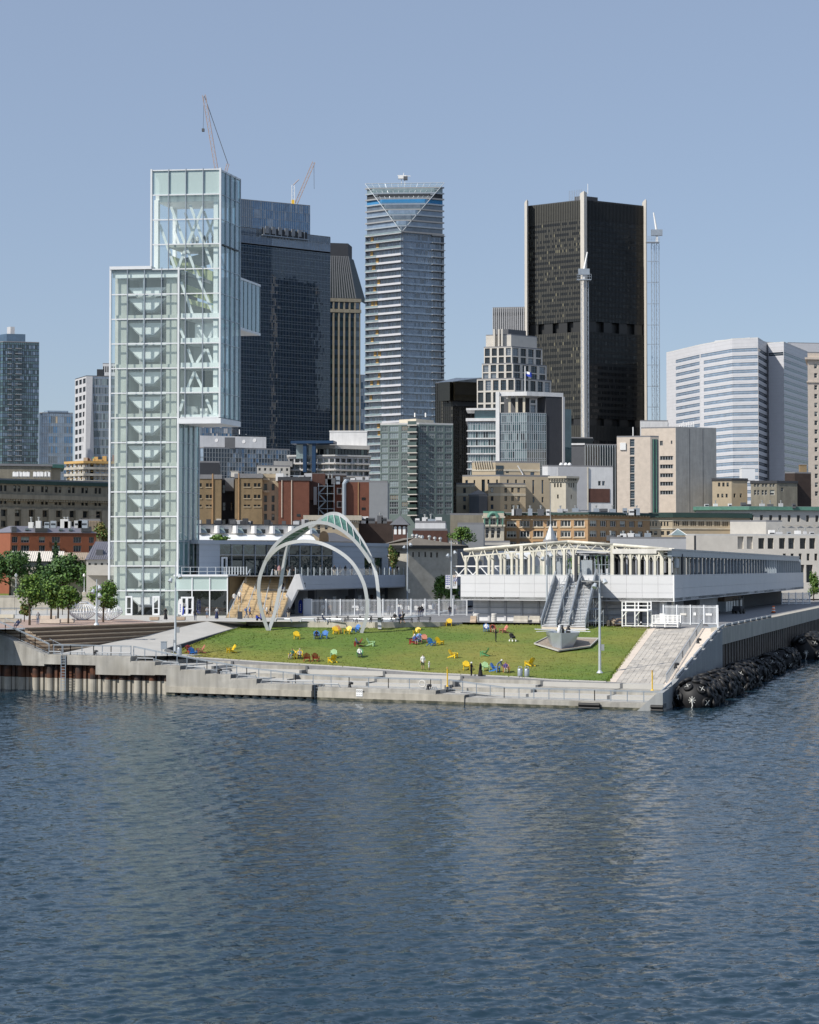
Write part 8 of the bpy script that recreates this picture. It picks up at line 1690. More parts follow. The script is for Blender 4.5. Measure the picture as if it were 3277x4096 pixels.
# ------------------------------------------------------------------ trees
def tree(P,h,w,label,mats,seed,n=900,trunk=.28,leaf=.32,kind=0,name='tree',group=None):
 rng=random.Random(seed);r=thing(name,label,'tree',P,0,group);m=MB();lobes=[];c0=h*trunk
 if kind==0:
  for k in range(9):a=rng.random()*6.28;q=rng.random();z=c0+(h-c0)*(.18+.7*q);rr=w*.5*(1-.75*abs(q-.35))*.62;lobes.append((Vector((cos(a)*rr*.75,sin(a)*rr*.75,z)),rr,(h-c0)*.2))
  lobes.append((Vector((0,0,c0+(h-c0)*.45)),w*.36,(h-c0)*.42))
 for k in range(n):
  if kind==0:
   c,rx,rz=rng.choice(lobes);d=Vector((rng.gauss(0,1),rng.gauss(0,1),rng.gauss(0,1))).normalized()*(rng.random()**.4);p=c+Vector((d.x*rx,d.y*rx,d.z*rz))
  else:
   t=rng.random()**1.5;a=rng.random()*6.28;tier_=.75+.25*sin(t*40);rr=w*.5*(1-t)*tier_*(.35+.65*rng.random());d=Vector((cos(a),sin(a),-.3));p=Vector((cos(a)*rr,sin(a)*rr,c0+(h-c0)*t))
  s=leaf*rng.uniform(.5,1.2);nn=(d+Vector((rng.gauss(0,.5),rng.gauss(0,.5),rng.gauss(.3,.5)))).normalized();u=nn.orthogonal().normalized();v=nn.cross(u);a=rng.random()*6.28;u,v=u*cos(a)+v*sin(a),v*cos(a)-u*sin(a)
  m.poly([p-u*s*.5,p+v*s*.32,p+u*s*.55,p-v*s*.3],rng.choices((0,1),(3,2))[0])
 m.build('crown',mats,r,local=True)
 tr=MB();tr.tube([(0,0,-.2),(.03,0,c0),(0,.03,h*.75)],[.022*h+.03,.014*h+.03,.02],7)
 tr.build('trunk','bark',r,local=True)
 if kind==0:
  for k in range(5):c=lobes[k][0];MB().tube([(0,0,c0*.95+.12*k),tuple(c*.6+Vector((0,0,c0*.3))),tuple(c)],[.01*h,.007*h,.01],5).build('limb','bark',r,local=True)
 return r
MD,MM,MBt=['leaf_dark','leaf_mid'],['leaf_mid','leaf_bright'],['leaf_bright','leaf_mid']
for i,(px,py,top,w,mt,lb)in enumerate(((118,2501,2305,3.6,MBt,'young bright green plaza tree nearest the left steps'),(204,2482,2310,4.0,MM,'young plaza tree left of the man in grey'),(232,2482,2330,3.4,MM,'young plaza tree behind the stone benches'),(273,2494,2345,3.0,MBt,'slim bright green plaza tree right of the stone benches'),(413,2489,2322,4.4,MBt,'spreading plaza tree in front of the right wire globe'),(97,2487,2415,1.9,['leaf_yellow','leaf_mid'],'small yellowing plaza sapling at far left'))):
 P=onz(px,py,PZ);h=(py-top)/(F/P.y)*1.05;tree(P,h,w*1.25,lb,mt,40+i,2000 if i<5 else 320,.3,.46,0,'plaza_tree','young plaza trees')
for i,(px,base,top,w,mt,kind,lb)in enumerate(((20,2372,2192,6.6,MD,0,'big dark round park tree at the left edge'),(128,2372,2212,3.0,['leaf_blue','leaf_dark'],1,'small dark conifer behind the park trees'),(187,2370,2172,4.0,['leaf_blue','leaf_dark'],1,'tall pointed conifer in the park'),(150,2372,2255,4.2,MD,0,'dark park tree left of the tall conifer'),(235,2372,2222,5.4,MD,0,'dark round park tree right of the tall conifer'),(315,2372,2225,6.2,MD,0,'wide dark park tree in front of the tan roof'),(360,2372,2245,4.6,MD,0,'dark park tree left of the pointed spruce by the tower'),(408,2372,2198,2.6,['leaf_blue','leaf_mid'],1,'narrow spruce close to the glass tower'),(402,2380,2250,3.8,MM,0,'mid green tree touching the glass tower'),(-40,2372,2210,6,MD,0,'dark park tree cut by the left edge'))):
 P=f_pk(px,-4-(i%3)*2.0);h=(base-top)/(F/P.y)*1.08;tree(P,h,w*1.6,lb,mt,60+i,2600 if kind==0 else 1500,.2 if kind==0 else .06,.62,kind,'park_tree' if kind==0 else 'conifer','trees in the park')
for i,(px,base,top,d,w,mt,lb)in enumerate(((1845,2190,2110,352,6.0,MM,'round green street tree left of the stone corner pavilion'),(1690,2290,2232,348,5.0,MM,'green tree by the old stone house'),(1735,2290,2240,340,3.6,MM,'smaller green tree in front of the old stone house'),(1570,2290,2180,330,2.0,['leaf_yellow','leaf_mid'],'thin sapling against the old stone house'),(412,2180,2090,362,4.0,['leaf_yellow','leaf_mid'],'pale tree between the tan roof box and the tower'),(1765,2440,2300,318,3.0,MM,'airy tree in the courtyard beside the banners'),(1812,2440,2340,330,3.2,MM,'courtyard tree behind the banners'),(2400,2290,2215,345,7,MD,'dark green tree behind the shed frame'),(2300,2290,2222,345,5,MD,'second dark tree behind the shed frame'),(3255,2400,2285,430,3.0,MM,'small street tree at the right edge'),(880,2165,2140,318,3.6,MM,'low roof shrub behind the terminal'))):
 P=at(px,base,d);h=P.z and(base-top)/(F/d);P.z=max(P.z,7.3);tree(P,h,w*1.2,lb,mt,80+i,1400,.12,.48,0,'street_tree')
# ------------------------------------------------------------------ plaza furniture
for i,(px,lb)in enumerate(((330,'round white wire globe left of the short lamp post'),(432,'round white wire globe in front of the tower door'))):
 P=onz(px,2481,PZ);r=thing('wire_globe',lb,'sculpture',P,.4*i,'wire globes on the plaza');n=30
 for k in range(n):
  a=2*math.pi*k/n;pr=[(.55,.02),(1.35,.5),(2.1,1.15),(1.9,1.75),(1.25,2.25),(.75,2.55)];MB().tube([(q*cos(a+.1*z),q*sin(a+.1*z),z*(1+.1*sin(a)))for q,z in pr],.05,4).build('wire','white_metal',r,local=True)
 for q,z in((.55,.02),(.75,2.55),(2.1,1.15)):MB().tube([(q*cos(2*math.pi*k/20),q*sin(2*math.pi*k/20),z)for k in range(21)],.05,5).build('hoop','white_metal',r,local=True)
for i,(px,py,w,h,mt,lb)in enumerate(((175,2478,3.6,.55,'stone_pink','long stone bench behind the man in grey'),(200,2495,2.8,.6,'stone_pink','low stone bench in front of the plaza trees'),(262,2492,2.4,.6,'stone_pink','stone bench beside the slim plaza tree'),(40,2492,3,.6,'stone_old','grey stone bench at far left'),(22,2474,2.6,.6,'stone_cream','pale stone bench below the railing at far left'),(618,2482,1.3,.5,'wood_block','timber block seat in front of the tower'),(723,2482,1.3,.5,'wood_block','timber block seat by the white feather flag'))):
 P=onz(px,py,PZ);r=thing('bench_block',lb,'bench',P,R(-3),'block benches on the plaza');MB().box(-w/2,w/2,-.4,.4,.08,h).build('seat_block',mt,r,local=True);MB().box(-w/2+.1,w/2-.1,-.3,.3,0,.08).build('base','dark_block',r,local=True)
def picnic(px,py,lb):
 P=onz(px,py,PZ-.02);r=thing('picnic_table',lb,'picnic table',P,R(-8),'picnic tables by the fence');MB().box(-.95,.95,-.38,.38,.7,.76).build('table_top','black_metal',r,local=True)
 for s in(-1,1):
  MB().box(-.95,.95,s*.72-.14,s*.72+.14,.42,.47).build('bench','black_metal',r,local=True)
  for t in(-1,1):MB().beam((t*.8,s*.78,0),(t*.8,s*.3,.7),.07).build('leg','black_metal',r,local=True)
  MB().beam((s*.8,-.8,.4),(s*.8,.8,.4),.06).build('cross_bar','black_metal',r,local=True)
for i,(px,py)in enumerate(((1296,2491),(1370,2484),(1404,2492),(1463,2484),(1506,2492),(1590,2489),(1624,2492),(1698,2489))):picnic(px,py,f'black picnic table by the courtyard fence, {ORD[i]} from the left')
for i,(x0,x1)in enumerate(((1103,1168),(1203,1262),(1300,1372),(1410,1485),(1525,1600))):
 a,b=onz(x0,2488,PZ),onz(x1,2489,PZ);r=thing('kerb_rail',f'low pale tube rail above the lawn kerb, {ORD[i]} from the left','rail',a,0,'low rails above the lawn');u=Vector((0,0,.42));MB().tube([a,a+u+Vector((.2,0,0)),b+u-Vector((.2,0,0)),b],.09,6).build('tube','galv',r)
def feather(px,y0,y1,mats,lb,tx=True):
 P=onz(px,y1,PZ);h=(y1-y0)/(F/P.y);r=thing('feather_flag',lb,'flag',P,0,'feather flags');MB().tube([(0,0,0),(0,0,h*.8),(.25,0,h)],.03,5).build('pole','white_metal',r,local=True);MB().box(-.3,.3,-.2,.2,0,.04).build('base','black_metal',r,local=True);m=MB();n=8;q=[(0.02,.12*h),(.62,.08*h),(.72,.4*h),(.72,.8*h),(.6,.94*h),(.35,h),(.1,.93*h),(.02,.7*h)]
 m.poly([(x,-.02,z)for x,z in q]);m.build('cloth',mats,r,local=True)
 if tx:
  for k in range(4):MB().box(.3,.42,-.035,-.025,h*(.25+.12*k),h*(.33+.12*k)).build('print','white_paint' if mats!='white_paint' else 'print_blue',r,local=True)
feather(712,2395,2466,'white_paint','white feather flag beside the pavilion doors');feather(786,2397,2460,'blue_flag','blue feather flag in front of the glass pavilion');feather(1193,2398,2458,'blue_flag','blue feather flag under the terrace by the slanted leg');feather(718,2425,2464,'blue_flag','short blue feather flag behind the white one',False)
P=onz(960,2477,PZ);r=thing('sandwich_board','black sandwich board at the foot of the timber stair','sign',P);MB().hexa([(-.35,-.3,.05),(.35,-.3,.05),(.35,-.25,.05),(-.35,-.25,.05),(-.35,0,1.15),(.35,0,1.15),(.35,.04,1.15),(-.35,.04,1.15)]).build('front_board','frame_dark',r,local=True);MB().hexa([(-.35,.25,.05),(.35,.25,.05),(.35,.3,.05),(-.35,.3,.05),(-.35,.05,1.15),(.35,.05,1.15),(.35,.09,1.15),(-.35,.09,1.15)]).build('rear_board','frame_dark',r,local=True)
for px,py,lb in((2081,2712,'left one of two grey litter bins by the lawn kerb'),(2108,2713,'right one of two grey litter bins by the lawn kerb'),(641,2616,'grey litter bin beside the left lawn corner')):
 P=ground_at(px,py-4)if px>700 else fq(ft(620)[0],5.5,DECK[0][2]);r=thing('litter_bin',lb,'bin',P,0,'grey litter bins');MB().lathe((0,0,0),[(.28,0),(.3,.1),(.3,.85),(.26,.95)],14).build('drum','galv',r,local=True,smooth=True);MB().lathe((0,0,.95),[(.3,0),(.3,.05)],12).build('rim','frame_grey',r,local=True);MB().tube([(-.2,0,.95),(-.18,0,1.2),(.18,0,1.2),(.2,0,.95)],.03,5).build('hood','steel_light',r,local=True)
P=fq(ft(566)[0],5.0,DECK[0][2]);r=thing('control_cabinet','grey control cabinet on legs beside the walkway','cabinet',P);MB().box(-.35,.35,-.2,.2,.7,1.6).build('casing','galv',r,local=True);MB().box(-.38,.38,-.24,.24,1.6,1.66).build('cap','galv',r,local=True)
for s in(-.25,.25):MB().box(s-.04,s+.04,-.1,.1,0,.7).build('leg','galv',r,local=True)
P=fq(ft(602)[0],5.2,DECK[0][2]);r=thing('signal_post','slim grey post with a small box beside the control cabinet','post',P);MB().tube([(0,0,0),(0,0,1.9)],.05,6).build('pole','galv',r,local=True);MB().box(-.05,.2,-.1,.1,1.5,1.85).build('box','frame_grey',r,local=True)
def scooter(P,lb,mt):r=thing('scooter',lb,'scooter',P,R(60));[MB().tube([(x,-.05,.22),(x,.05,.22)],.22,10).build('wheel','rubber',r,local=True)for x in(-.5,.55)];MB().hexa([(-.6,-.15,.35),(.3,-.15,.25),(.3,.15,.25),(-.6,.15,.35),(-.7,-.15,.75),(.1,-.15,.4),(.1,.15,.4),(-.7,.15,.75)]).build('body',mt,r,local=True);MB().beam((.5,0,.3),(.3,0,1.05),.12).build('stem',mt,r,local=True);MB().beam((.28,-.3,1.05),(.28,.3,1.05),.05).build('handlebar','black_metal',r,local=True);MB().box(-.6,.0,-.13,.13,.75,.83).build('seat','fabric_black',r,local=True)
scooter(onz(1037,2483,PZ),'blue motor scooter parked left of the arch foot','blue_flag')
P=ground_at(2051,2566);r=thing('stroller','black pushchair standing alone on the lawn','pushchair',P,R(30));MB().hexa([(-.25,-.3,.45),(.25,-.3,.45),(.25,.25,.4),(-.25,.25,.4),(-.25,-.35,.6),(.25,-.35,.6),(.25,.45,1.0),(-.25,.45,1.0)]).build('seat','fabric_black',r,local=True);MB().lathe((0,.3,.75),[(.3,0),(.28,.2),(.15,.33)],8).build('hood','fabric_black',r,local=True);MB().beam((0,.6,1.0),(0,.3,.6),.4,.04).build('handle','frame_grey',r,local=True)
for x in(-.25,.25):
 for y in(-.35,.35):MB().tube([(x-.03,y,.13),(x+.03,y,.13)],.13,8).build('wheel','white_paint',r,local=True);MB().beam((x,y,.13),(x,0,.5),.04).build('strut','frame_grey',r,local=True)
# ------------------------------------------------------------------ garden chairs
for n,c in(('chair_yellow',(.75,.5,.015)),('chair_blue',(.03,.17,.52)),('chair_red',(.3,.03,.03)),('chair_pink',(.55,.2,.15)),('chair_green',(.1,.3,.12)),('chair_lime',(.36,.56,.3)),('chair_tan',(.5,.25,.1))):M[n]=pm(n,c,.45,.05)
ch=thing('garden_chair','x','chair',(0,0,0),0,'painted slatted garden chairs on the lawn')
m=MB()
for k in range(5):x=-.26+.13*k;h=1.02-.05*abs(k-2)**1.6;m.hexa([(x-.055,.14,.32),(x+.055,.14,.32),(x+.055,.17,.32),(x-.055,.17,.32),(x*1.2-.06,.5,h),(x*1.2+.06,.5,h),(x*1.2+.06,.53,h),(x*1.2-.06,.53,h)])
m.build('backrest','chair_yellow',ch,local=True);m=MB()
for k in range(5):y=-.4+.13*k;z=.42-.025*k;m.box(-.3,.3,y,y+.11,z,z+.03)
m.build('seat','chair_yellow',ch,local=True)
for s in(-1,1):
 MB().box(s*.36-.07,s*.36+.07,-.45,.3,.57,.6).build('armrest','chair_yellow',ch,local=True);MB().box(s*.34-.025,s*.34+.025,-.42,-.3,0,.57).build('front_leg','chair_yellow',ch,local=True);MB().hexa([(s*.31-.02,-.3,.28),(s*.31+.02,-.3,.28),(s*.31+.02,.62,0),(s*.31-.02,.62,0),(s*.31-.02,-.3,.4),(s*.31+.02,-.3,.4),(s*.31+.02,.62,.1),(s*.31-.02,.62,.1)]).build('rear_leg','chair_yellow',ch,local=True)
freeze(ch)
CH=[(760,2614,'red',40,'red chair left of the blue one at the left lawn corner'),(772,2622,'blue',160,'blue chair seen from behind at the left lawn corner'),(802,2613,'pink',-70,'faded pink chair right of the blue one at the left corner'),(925,2612,'yellow',-60,'lone yellow chair on the left part of the lawn'),(1187,2557,'yellow',10,'lone yellow chair right of the arch foot'),(1267,2555,'blue',5,'blue chair with a person in black'),(1299,2554,'blue',-10,'empty blue chair beside the person in black'),(1343,2537,'yellow',15,'yellow chair in front of a tan one under the arch'),(1353,2533,'tan',15,'tan chair tucked behind a yellow one under the arch'),(1392,2536,'yellow',-20,'yellow chair left of the blue one under the arch'),(1424,2529,'blue',-40,'blue chair next to the near arch foot'),
      (1432,2586,'red',-80,'brown red chair with a person stretching their legs'),(1484,2585,'lime',75,'pale green chair facing the person with stretched legs'),(1169,2635,'yellow',-10,'yellow chair with a person in green'),(1199,2634,'yellow',5,'yellow chair with a person in grey'),(1228,2646,'red',178,'left one of two dark red chairs seen from behind'),(1263,2646,'red',170,'right one of two dark red chairs seen from behind'),(1335,2632,'lime',0,'pale green chair behind a yellow one'),(1330,2651,'yellow',-150,'yellow chair turned away in front of the pale green one'),(1440,2628,'green',0,'green chair with a person in a white top'),
      (1668,2541,'yellow',-20,'yellow chair at the back of the busy group'),(1669,2567,'blue',-30,'blue chair half hidden in the busy group'),(1653,2577,'red',-100,'red chair at the front left of the busy group'),(1697,2570,'pink',0,'pink chair in the middle of the busy group'),(1726,2583,'blue',150,'blue chair turned away at the right of the busy group'),(1759,2580,'yellow',140,'yellow chair at the right end of the busy group'),(1797,2504,'yellow',-5,'yellow chair alone at the back edge of the lawn'),(1814,2632,'yellow',60,'yellow chair alone in the middle of the lawn'),(1938,2625,'green',-110,'dark green chair alone on the right of the lawn'),(1866,2680,'yellow',5,'yellow chair left of the two people in black'),
      (1943,2684,'lime',10,'pale green chair right of the two people in black'),(1982,2688,'blue',60,'blue chair beside the bending man'),(2025,2690,'tan',5,'tan chair with a person in purple'),(2119,2665,'yellow',-140,'yellow chair at the right of the lawn above the bins'),(1946,2526,'blue',0,'blue chair with a person in a white shirt'),(1973,2529,'red',5,'red brown chair with a person in a dark top'),(2015,2532,'pink',-60,'faded pink chair right of the seated couple')]
for i,(px,py,col,ang,lb)in enumerate(CH):
 P=ground_at(px,py);r=dup(ch,P,R(ang),lb,remat={'chair_yellow':'chair_'+col}if col!='yellow' else None);r.scale=(1.06,)*3
for c in list(ch.children):bpy.data.objects.remove(c)
bpy.data.objects.remove(ch)
# ------------------------------------------------------------------ people
for n,c in(('skin',(.42,.25,.17)),('skin_dark',(.16,.09,.06)),('hair_dark',(.02,.015,.012)),('hair_fair',(.3,.22,.12)),('cloth_white',(.7,.7,.68)),('cloth_black',(.014,.014,.017)),('cloth_grey',(.25,.26,.28)),('cloth_navy',(.02,.03,.08)),('cloth_blue',(.06,.13,.35)),('cloth_jean',(.09,.14,.24)),('cloth_beige',(.42,.36,.27)),('cloth_green',(.03,.11,.07)),('cloth_pink',(.55,.3,.3)),('cloth_purple',(.1,.07,.2)),('cloth_orange',(.6,.25,.08))):M[n]=pm(n,c,.85,.1,6)
# joint: position, skin radius
def J(**k):return k
STAND=dict(pel=(0,0,.95),spi=(0,.01,1.17),che=(0,.01,1.36),nec=(0,.01,1.5),hea=(0,-.02,1.61),top=(0,0,1.72),shL=(-.19,.01,1.42),elL=(-.25,.03,1.13),wrL=(-.25,-.05,.88),haL=(-.24,-.08,.79),shR=(.19,.01,1.42),elR=(.25,.03,1.13),wrR=(.25,-.05,.88),haR=(.24,-.08,.79),hiL=(-.1,0,.9),knL=(-.11,-.02,.5),anL=(-.11,.02,.09),toL=(-.12,-.15,.04),hiR=(.1,0,.9),knR=(.11,-.02,.5),anR=(.11,.02,.09),toR=(.12,-.15,.04))
def pose(base,**ch):d=dict(base);d.update(ch);return d
POSES={'stand':STAND,'walk':pose(STAND,knL=(-.1,-.22,.52),anL=(-.1,-.3,.1),toL=(-.1,-.46,.07),knR=(.1,.08,.5),anR=(.1,.34,.17),toR=(.1,.22,.05),elL=(-.25,.14,1.15),wrL=(-.22,.1,.9),haL=(-.22,.06,.82),wrR=(.22,-.22,.96),haR=(.2,-.3,.92)),
         'phone':pose(STAND,elR=(.26,-.05,1.14),wrR=(.12,-.28,1.24),haR=(.08,-.33,1.29),elL=(-.25,-.04,1.14),wrL=(-.1,-.26,1.2),haL=(-.06,-.31,1.24)),
         'lean':pose(STAND,spi=(0,-.14,1.12),che=(0,-.32,1.22),nec=(0,-.44,1.29),hea=(0,-.53,1.34),top=(0,-.6,1.42),shL=(-.19,-.37,1.25),shR=(.19,-.37,1.25),elL=(-.22,-.45,.98),elR=(.22,-.45,.98),wrL=(-.18,-.55,.76),wrR=(.18,-.55,.76),haL=(-.17,-.58,.68),haR=(.17,-.58,.68)),
         'sit':dict(pel=(0,.12,.46),spi=(0,.2,.68),che=(0,.26,.88),nec=(0,.28,1.01),hea=(0,.25,1.12),top=(0,.27,1.24),shL=(-.19,.26,.93),elL=(-.27,.1,.68),wrL=(-.2,-.14,.62),haL=(-.17,-.22,.6),shR=(.19,.26,.93),elR=(.27,.1,.68),wrR=(.2,-.14,.62),haR=(.17,-.22,.6),hiL=(-.1,.06,.46),knL=(-.14,-.38,.52),anL=(-.14,-.46,.1),toL=(-.14,-.62,.05),hiR=(.1,.06,.46),knR=(.14,-.38,.52),anR=(.14,-.46,.1),toR=(.14,-.62,.05))}
POSES['stretch']=pose(POSES['sit'],knL=(-.1,-.42,.5),knR=(.1,-.42,.5),anL=(-.1,-.86,.48),anR=(.1,-.86,.48),toL=(-.1,-.92,.6),toR=(.1,-.92,.6))
RAD=dict(pel=.15,spi=.135,che=.155,nec=.062,hea=.1,top=.075,sh=.075,el=.05,wr=.036,ha=.045,hi=.1,kn=.066,an=.045,to=.042)
BONES=[('pel','spi',3),('spi','che',3),('che','nec',3),('nec','hea',5),('hea','top',6)]+[x for s in 'LR' for x in(('che','sh'+s,3),('sh'+s,'el'+s,3),('el'+s,'wr'+s,4),('wr'+s,'ha'+s,5),('pel','hi'+s,1),('hi'+s,'kn'+s,1),('kn'+s,'an'+s,2),('an'+s,'to'+s,0))]
BODY={}
def body(pname):
 """one skinned surface grown over the joints, faces sorted into shoe/trouser/shin/shirt/forearm/skin/hair"""
 if pname in BODY:return BODY[pname]
 P=POSES[pname];keys=list(P);me=bpy.data.meshes.new('body');me.from_pydata([P[k]for k in keys],[(keys.index(a),keys.index(b))for a,b,_ in BONES],[])
 o=bpy.data.objects.new('body',me);COL.objects.link(o);o.modifiers.new('skin','SKIN');sv=me.skin_vertices[0].data
 for k,v in zip(keys,sv):r=RAD.get(k)or RAD[k[:2]];v.radius=(r,r*(.72 if k in('pel','spi','che')else 1));v.use_root=k=='pel'
 s=o.modifiers.new('sub','SUBSURF');s.levels=1;s.render_levels=1
 bpy.context.view_layer.update();m2=bpy.data.meshes.new_from_object(o.evaluated_get(bpy.context.evaluated_depsgraph_get()));bpy.data.objects.remove(o)
 seg=[(Vector(P[a]),Vector(P[b]),g)for a,b,g in BONES];hd=Vector(P['hea'])
 for _ in range(7):m2.materials.append(M['skin'])
 for p in m2.polygons:
  c=p.center;best=9
  for a,b,g in seg:
   t=max(0,min(1,(c-a).dot(b-a)/(b-a).length_squared));d=(c-a.lerp(b,t)).length-.06*(g==3)
   if d<best:best=d;gi=g;tt=t
  if gi in(5,6)and(c-hd).length<.2:gi=6 if(c.z-hd.z>.05 or c.y-hd.y>.03)else 5
  p.material_index=gi;p.use_smooth=True
 BODY[pname]=m2;return m2
def person(P,pz,ang,shirt,legs,shin,hair,label,sc=1.0,sleeve='skin',shoe='cloth_black',hat=None,bag=None,dress=None,skin='skin'):
 me=body(pz).copy()
 for k,n in enumerate((shoe,legs,shin,shirt,sleeve,skin,hair)):me.materials[k]=M[n]
 o=bpy.data.objects.new('body',me);COL.objects.link(o);r=thing('person',label,'person',P,R(ang));r.scale=(sc,)*3;adopt(o,r,True);J_=POSES[pz];h=Vector(J_['hea']);c=Vector(J_['che'])
 MB().lathe((h.x,h.y-.1,h.z-.03),[(.008,-.03),(.022,0),(.012,.05)],6).build('nose',skin,r,local=True)
 if hat:MB().lathe((h.x,h.y,h.z+.06),[(.16,0),(.115,.02),(.11,.1),(.04,.14)],10).build('hat',hat,r,local=True)
 if bag:MB().box(c.x-.15,c.x+.15,c.y+.12,c.y+.28,c.z-.22,c.z+.12).build('backpack',bag,r,local=True)
 if dress:p=Vector(J_['pel']);MB().lathe((p.x,p.y,0),[(.3,.12),(.24,.5),(.18,p.z),(.15,p.z+.2)],12).build('skirt',dress,r,local=True)
 return r
G=ground_at;PQ=lambda x,y:onz(x,y,PZ)
def TQ(px,o=-1.0):return fe.p(fe.u_at(px,2290),TZ,o)
S_=lambda x,y:(lambda v:(lambda p:Vector((p.x,p.y,PZ+(TZ-PZ)*v)))(b0.lerp(t0_,v).lerp(b1.lerp(t1_,v),max(0,min(1,(x-(905+80*v))/205)))))((2472-y)/170)
W,K_,GR,NV,BL,JN,BG='cloth_white','cloth_black','cloth_grey','cloth_navy','cloth_blue','cloth_jean','cloth_beige'
HD,HF,SK='hair_dark','hair_fair','skin'
person(G(1692,2679),'stand',5,W,K_,SK,HD,'man in a white shirt and black shorts standing on the lawn',1.03,bag=None)
person(G(1717,2680),'phone',40,W,W,SK,W,'toddler in white with a pale hat on the lawn',.56,hat=W)
person(G(1886,2708),'phone',60,K_,K_,K_,HD,'person in black with a white cap raising a phone',.96,K_,hat=W);person(G(1922,2708),'stand',-120,K_,K_,K_,HF,'person in a long black robe facing away on the lawn edge',.97,K_,dress=K_)
person(G(1990,2690),'lean',70,'cloth_jean',GR,GR,W,'man in a blue shirt and white cap bending over',1.0,'cloth_jean',hat=W);person(G(2024,2691),'sit',0,'cloth_purple',BG,BG,HD,'seated person in a purple jacket and beige trousers',1,'cloth_purple')
person(G(1984,2568),'phone',80,K_,K_,K_,HD,'person all in black looking at a phone on the lawn',1.0,K_);person(G(1946,2528),'sit',0,W,BL,BL,HD,'seated man in a white shirt and blue trousers in a blue chair');person(G(1972,2531),'sit',10,K_,BG,SK,HD,'seated woman in a dark top beside the man in white',.95)
person(G(1267,2558),'sit',5,K_,K_,K_,HD,'seated person all in black in a blue chair',1,K_);person(G(1166,2637),'sit',-20,'cloth_green',GR,GR,HD,'seated person in a green jacket with a bag',1.05,'cloth_green',bag=K_);person(G(1199,2637),'sit',0,GR,K_,K_,W,'seated person in a grey top with a pale cap',1,GR,hat=BG)
person(G(1432,2588),'stretch',85,'cloth_jean',K_,K_,HD,'reclining person in blue resting their legs on another chair',1,'cloth_jean');person(G(1439,2630),'sit',10,W,NV,NV,HF,'seated woman in a white top and dark jeans in a green chair',1,W)
person(G(1652,2570),'stretch',-60,BG,K_,K_,HD,'reclining person in beige at the back of the busy group',1);person(G(1662,2578),'sit',20,BL,BL,SK,W,'seated person in blue with a white sun hat',1,BL,hat=W);person(G(1680,2573),'sit',15,'cloth_jean',BL,SK,HF,'seated woman in blue with bare legs in the busy group')
for x,y,pz,an,a,b,c,h,lb,kw in((781,2482,'stand',170,K_,NV,NV,HD,'person in a black top walking by the blue feather flag',dict(sleeve=SK)),(829,2474,'phone',0,GR,JN,SK,GR,'man in a grey shirt and denim shorts by the pavilion',{}),(867,2477,'stand',160,GR,NV,SK,HF,'woman in a grey top and dark skirt by the pavilion',dict(dress=NV)),(663,2480,'stand',20,K_,K_,K_,HD,'person in a long dark coat in front of the tower',dict(sleeve=K_,dress=K_)),
 (986,2474,'walk',90,'cloth_jean',JN,JN,HD,'walker in pale blue left of the pair by the stair',dict(bag=BL)),(1000,2473,'walk',90,BL,K_,SK,HD,'walker in a blue shirt and black shorts by the stair',{}),(1068,2471,'walk',90,W,K_,SK,HF,'walker in a white shirt and black shorts inside the arch',dict(bag=GR)),(1083,2470,'walk',80,K_,BG,SK,HD,'walker in a dark top and beige shorts inside the arch',dict(sleeve=SK)),(1154,2474,'stand',175,K_,BG,BG,HD,'person in a dark jumper and beige trousers by the slanted leg',dict(sleeve=K_)),
 (1292,2459,'stand',0,W,BG,BG,HD,'person in white behind the courtyard fence',{}),(1320,2459,'stand',20,'cloth_orange',GR,GR,HF,'person in an orange scarf behind the courtyard fence',{}),(1362,2459,'stand',160,'cloth_pink',GR,SK,HD,'person in a pink top behind the courtyard fence',{}),(1612,2497,'walk',-90,K_,K_,SK,HD,'cyclist in black beside the picnic tables',dict(bag=K_)),(152,2499,'stand',10,GR,JN,JN,GR,'man in a grey shirt and jeans by the stone benches',{})):person(PQ(x,y),pz,an,a,b,c,h,lb,**kw)
for x,y,an,a,b,lb,kw in((1298,2493,90,NV,JN,'person in a navy jacket seated at the first picnic table',dict(hat=W)),(1580,2487,0,K_,BG,'person in black with a white cap seated at a picnic table',dict(hat=W)),(1603,2486,20,NV,NV,'person in navy seated beside the one with a white cap',{}),(68,2516,-20,NV,NV,'person in navy sitting on the top timber step at far left',{})):person(PQ(x,y),'sit',an,a,b,b,HD,lb,sleeve=a,**kw)
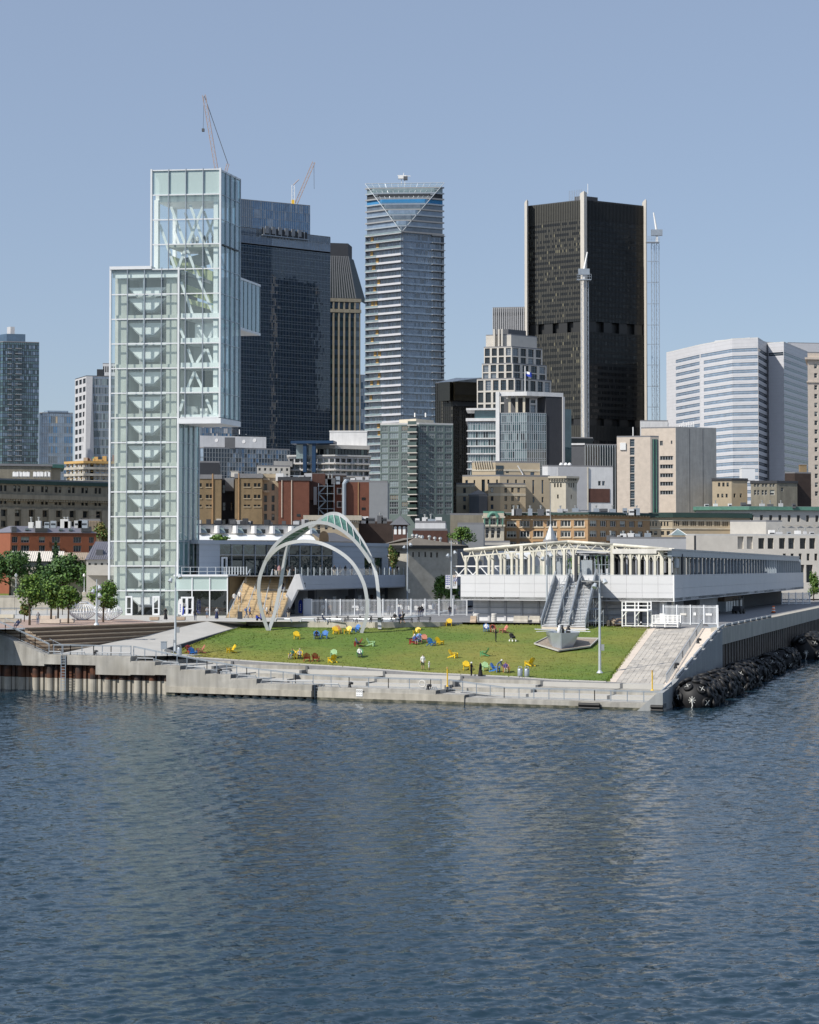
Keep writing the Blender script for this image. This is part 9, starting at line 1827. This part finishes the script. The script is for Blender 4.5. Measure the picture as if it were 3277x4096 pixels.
for x,y,an,a,b,h,lb in((936,2418,20,W,K_,HD,'woman in a white top and black shorts low on the timber stair'),(957,2410,0,W,NV,W,'person in a white top with a backpack on the timber stair'),(1127,2372,180,K_,BL,HD,'person in a black top and blue trousers climbing the timber stair')):person(S_(x,y),'walk',an,a,b,SK,h,lb)
for x,a,b,lb,an,o in((1104,K_,W,'person in black and white at the top of the stair',0,1),(1117,'cloth_pink',BG,'person in pink at the top of the stair',20,1),(1153,K_,BG,'person in black with a bag near the top of the stair',170,1),(1170,K_,K_,'person all in black near the top of the stair',160,1),(1306,K_,K_,'person in black against the glass hall on the terrace',90,0),(1361,K_,BG,'person in black leaning on the terrace railing',0,0),(1383,GR,BG,'person in grey leaning on the terrace railing',0,0),(1404,K_,GR,'person with a bag on the terrace inside the arch',40,0),(1430,GR,K_,'person in grey on the terrace seen through the arch',120,0),(1584,BL,JN,'person in bright blue on the far terrace',0,0),(1598,W,BG,'person in white on the far terrace',30,0),(1612,K_,K_,'person in black on the far terrace',0,0)):
 p=at(x,2297,292.5)if o else TQ(x);p.z=TZ;person(p,'stand' if an!=90 else 'walk',an,a,b,b,HD,lb)
for i,(x,s,mt)in enumerate(((790,2.4,W),(818,2.0,K_),(832,3.0,K_),(850,2.2,NV),(772,3.4,GR))):u=tu(x,940,s);person(tp(u,s,ZR[15]+.06),'stand',40*i,mt,K_,K_,HD,'visitor %s on the glass viewing deck, %s from the left'%({W:'in white',K_:'in black',NV:'in navy',GR:'in grey'}[mt],['second','third','fourth','fifth','first'][i]))
# crowd deep in the courtyard
m=MB();rng=random.Random(70);idx=0
cm=body('stand');vs_=np.array([v.co for v in cm.vertices]);pf2=[tuple(p.vertices)for p in cm.polygons];pm2=[p.material_index for p in cm.polygons]
for k in range(46):
 px=rng.uniform(1420,1840);Y=rng.uniform(285,330);X=at(px,2400,Y).x;s=rng.uniform(.9,1.05);i=len(m.v);m.v+=[tuple(q)for q in vs_*s+np.array((X,Y,PZ-.1))];off=rng.randrange(4)
 m.f+=[tuple(i+j for j in f_)for f_ in pf2];m.mi+=[off if g in(3,4)else(4 if g==5 else 1)for g in pm2]
o=m.build('crowd',[K_,NV,GR,'cloth_white',SK],stuff=True);tag(o,'dense crowd waiting in the courtyard behind the bar fence','crowd')
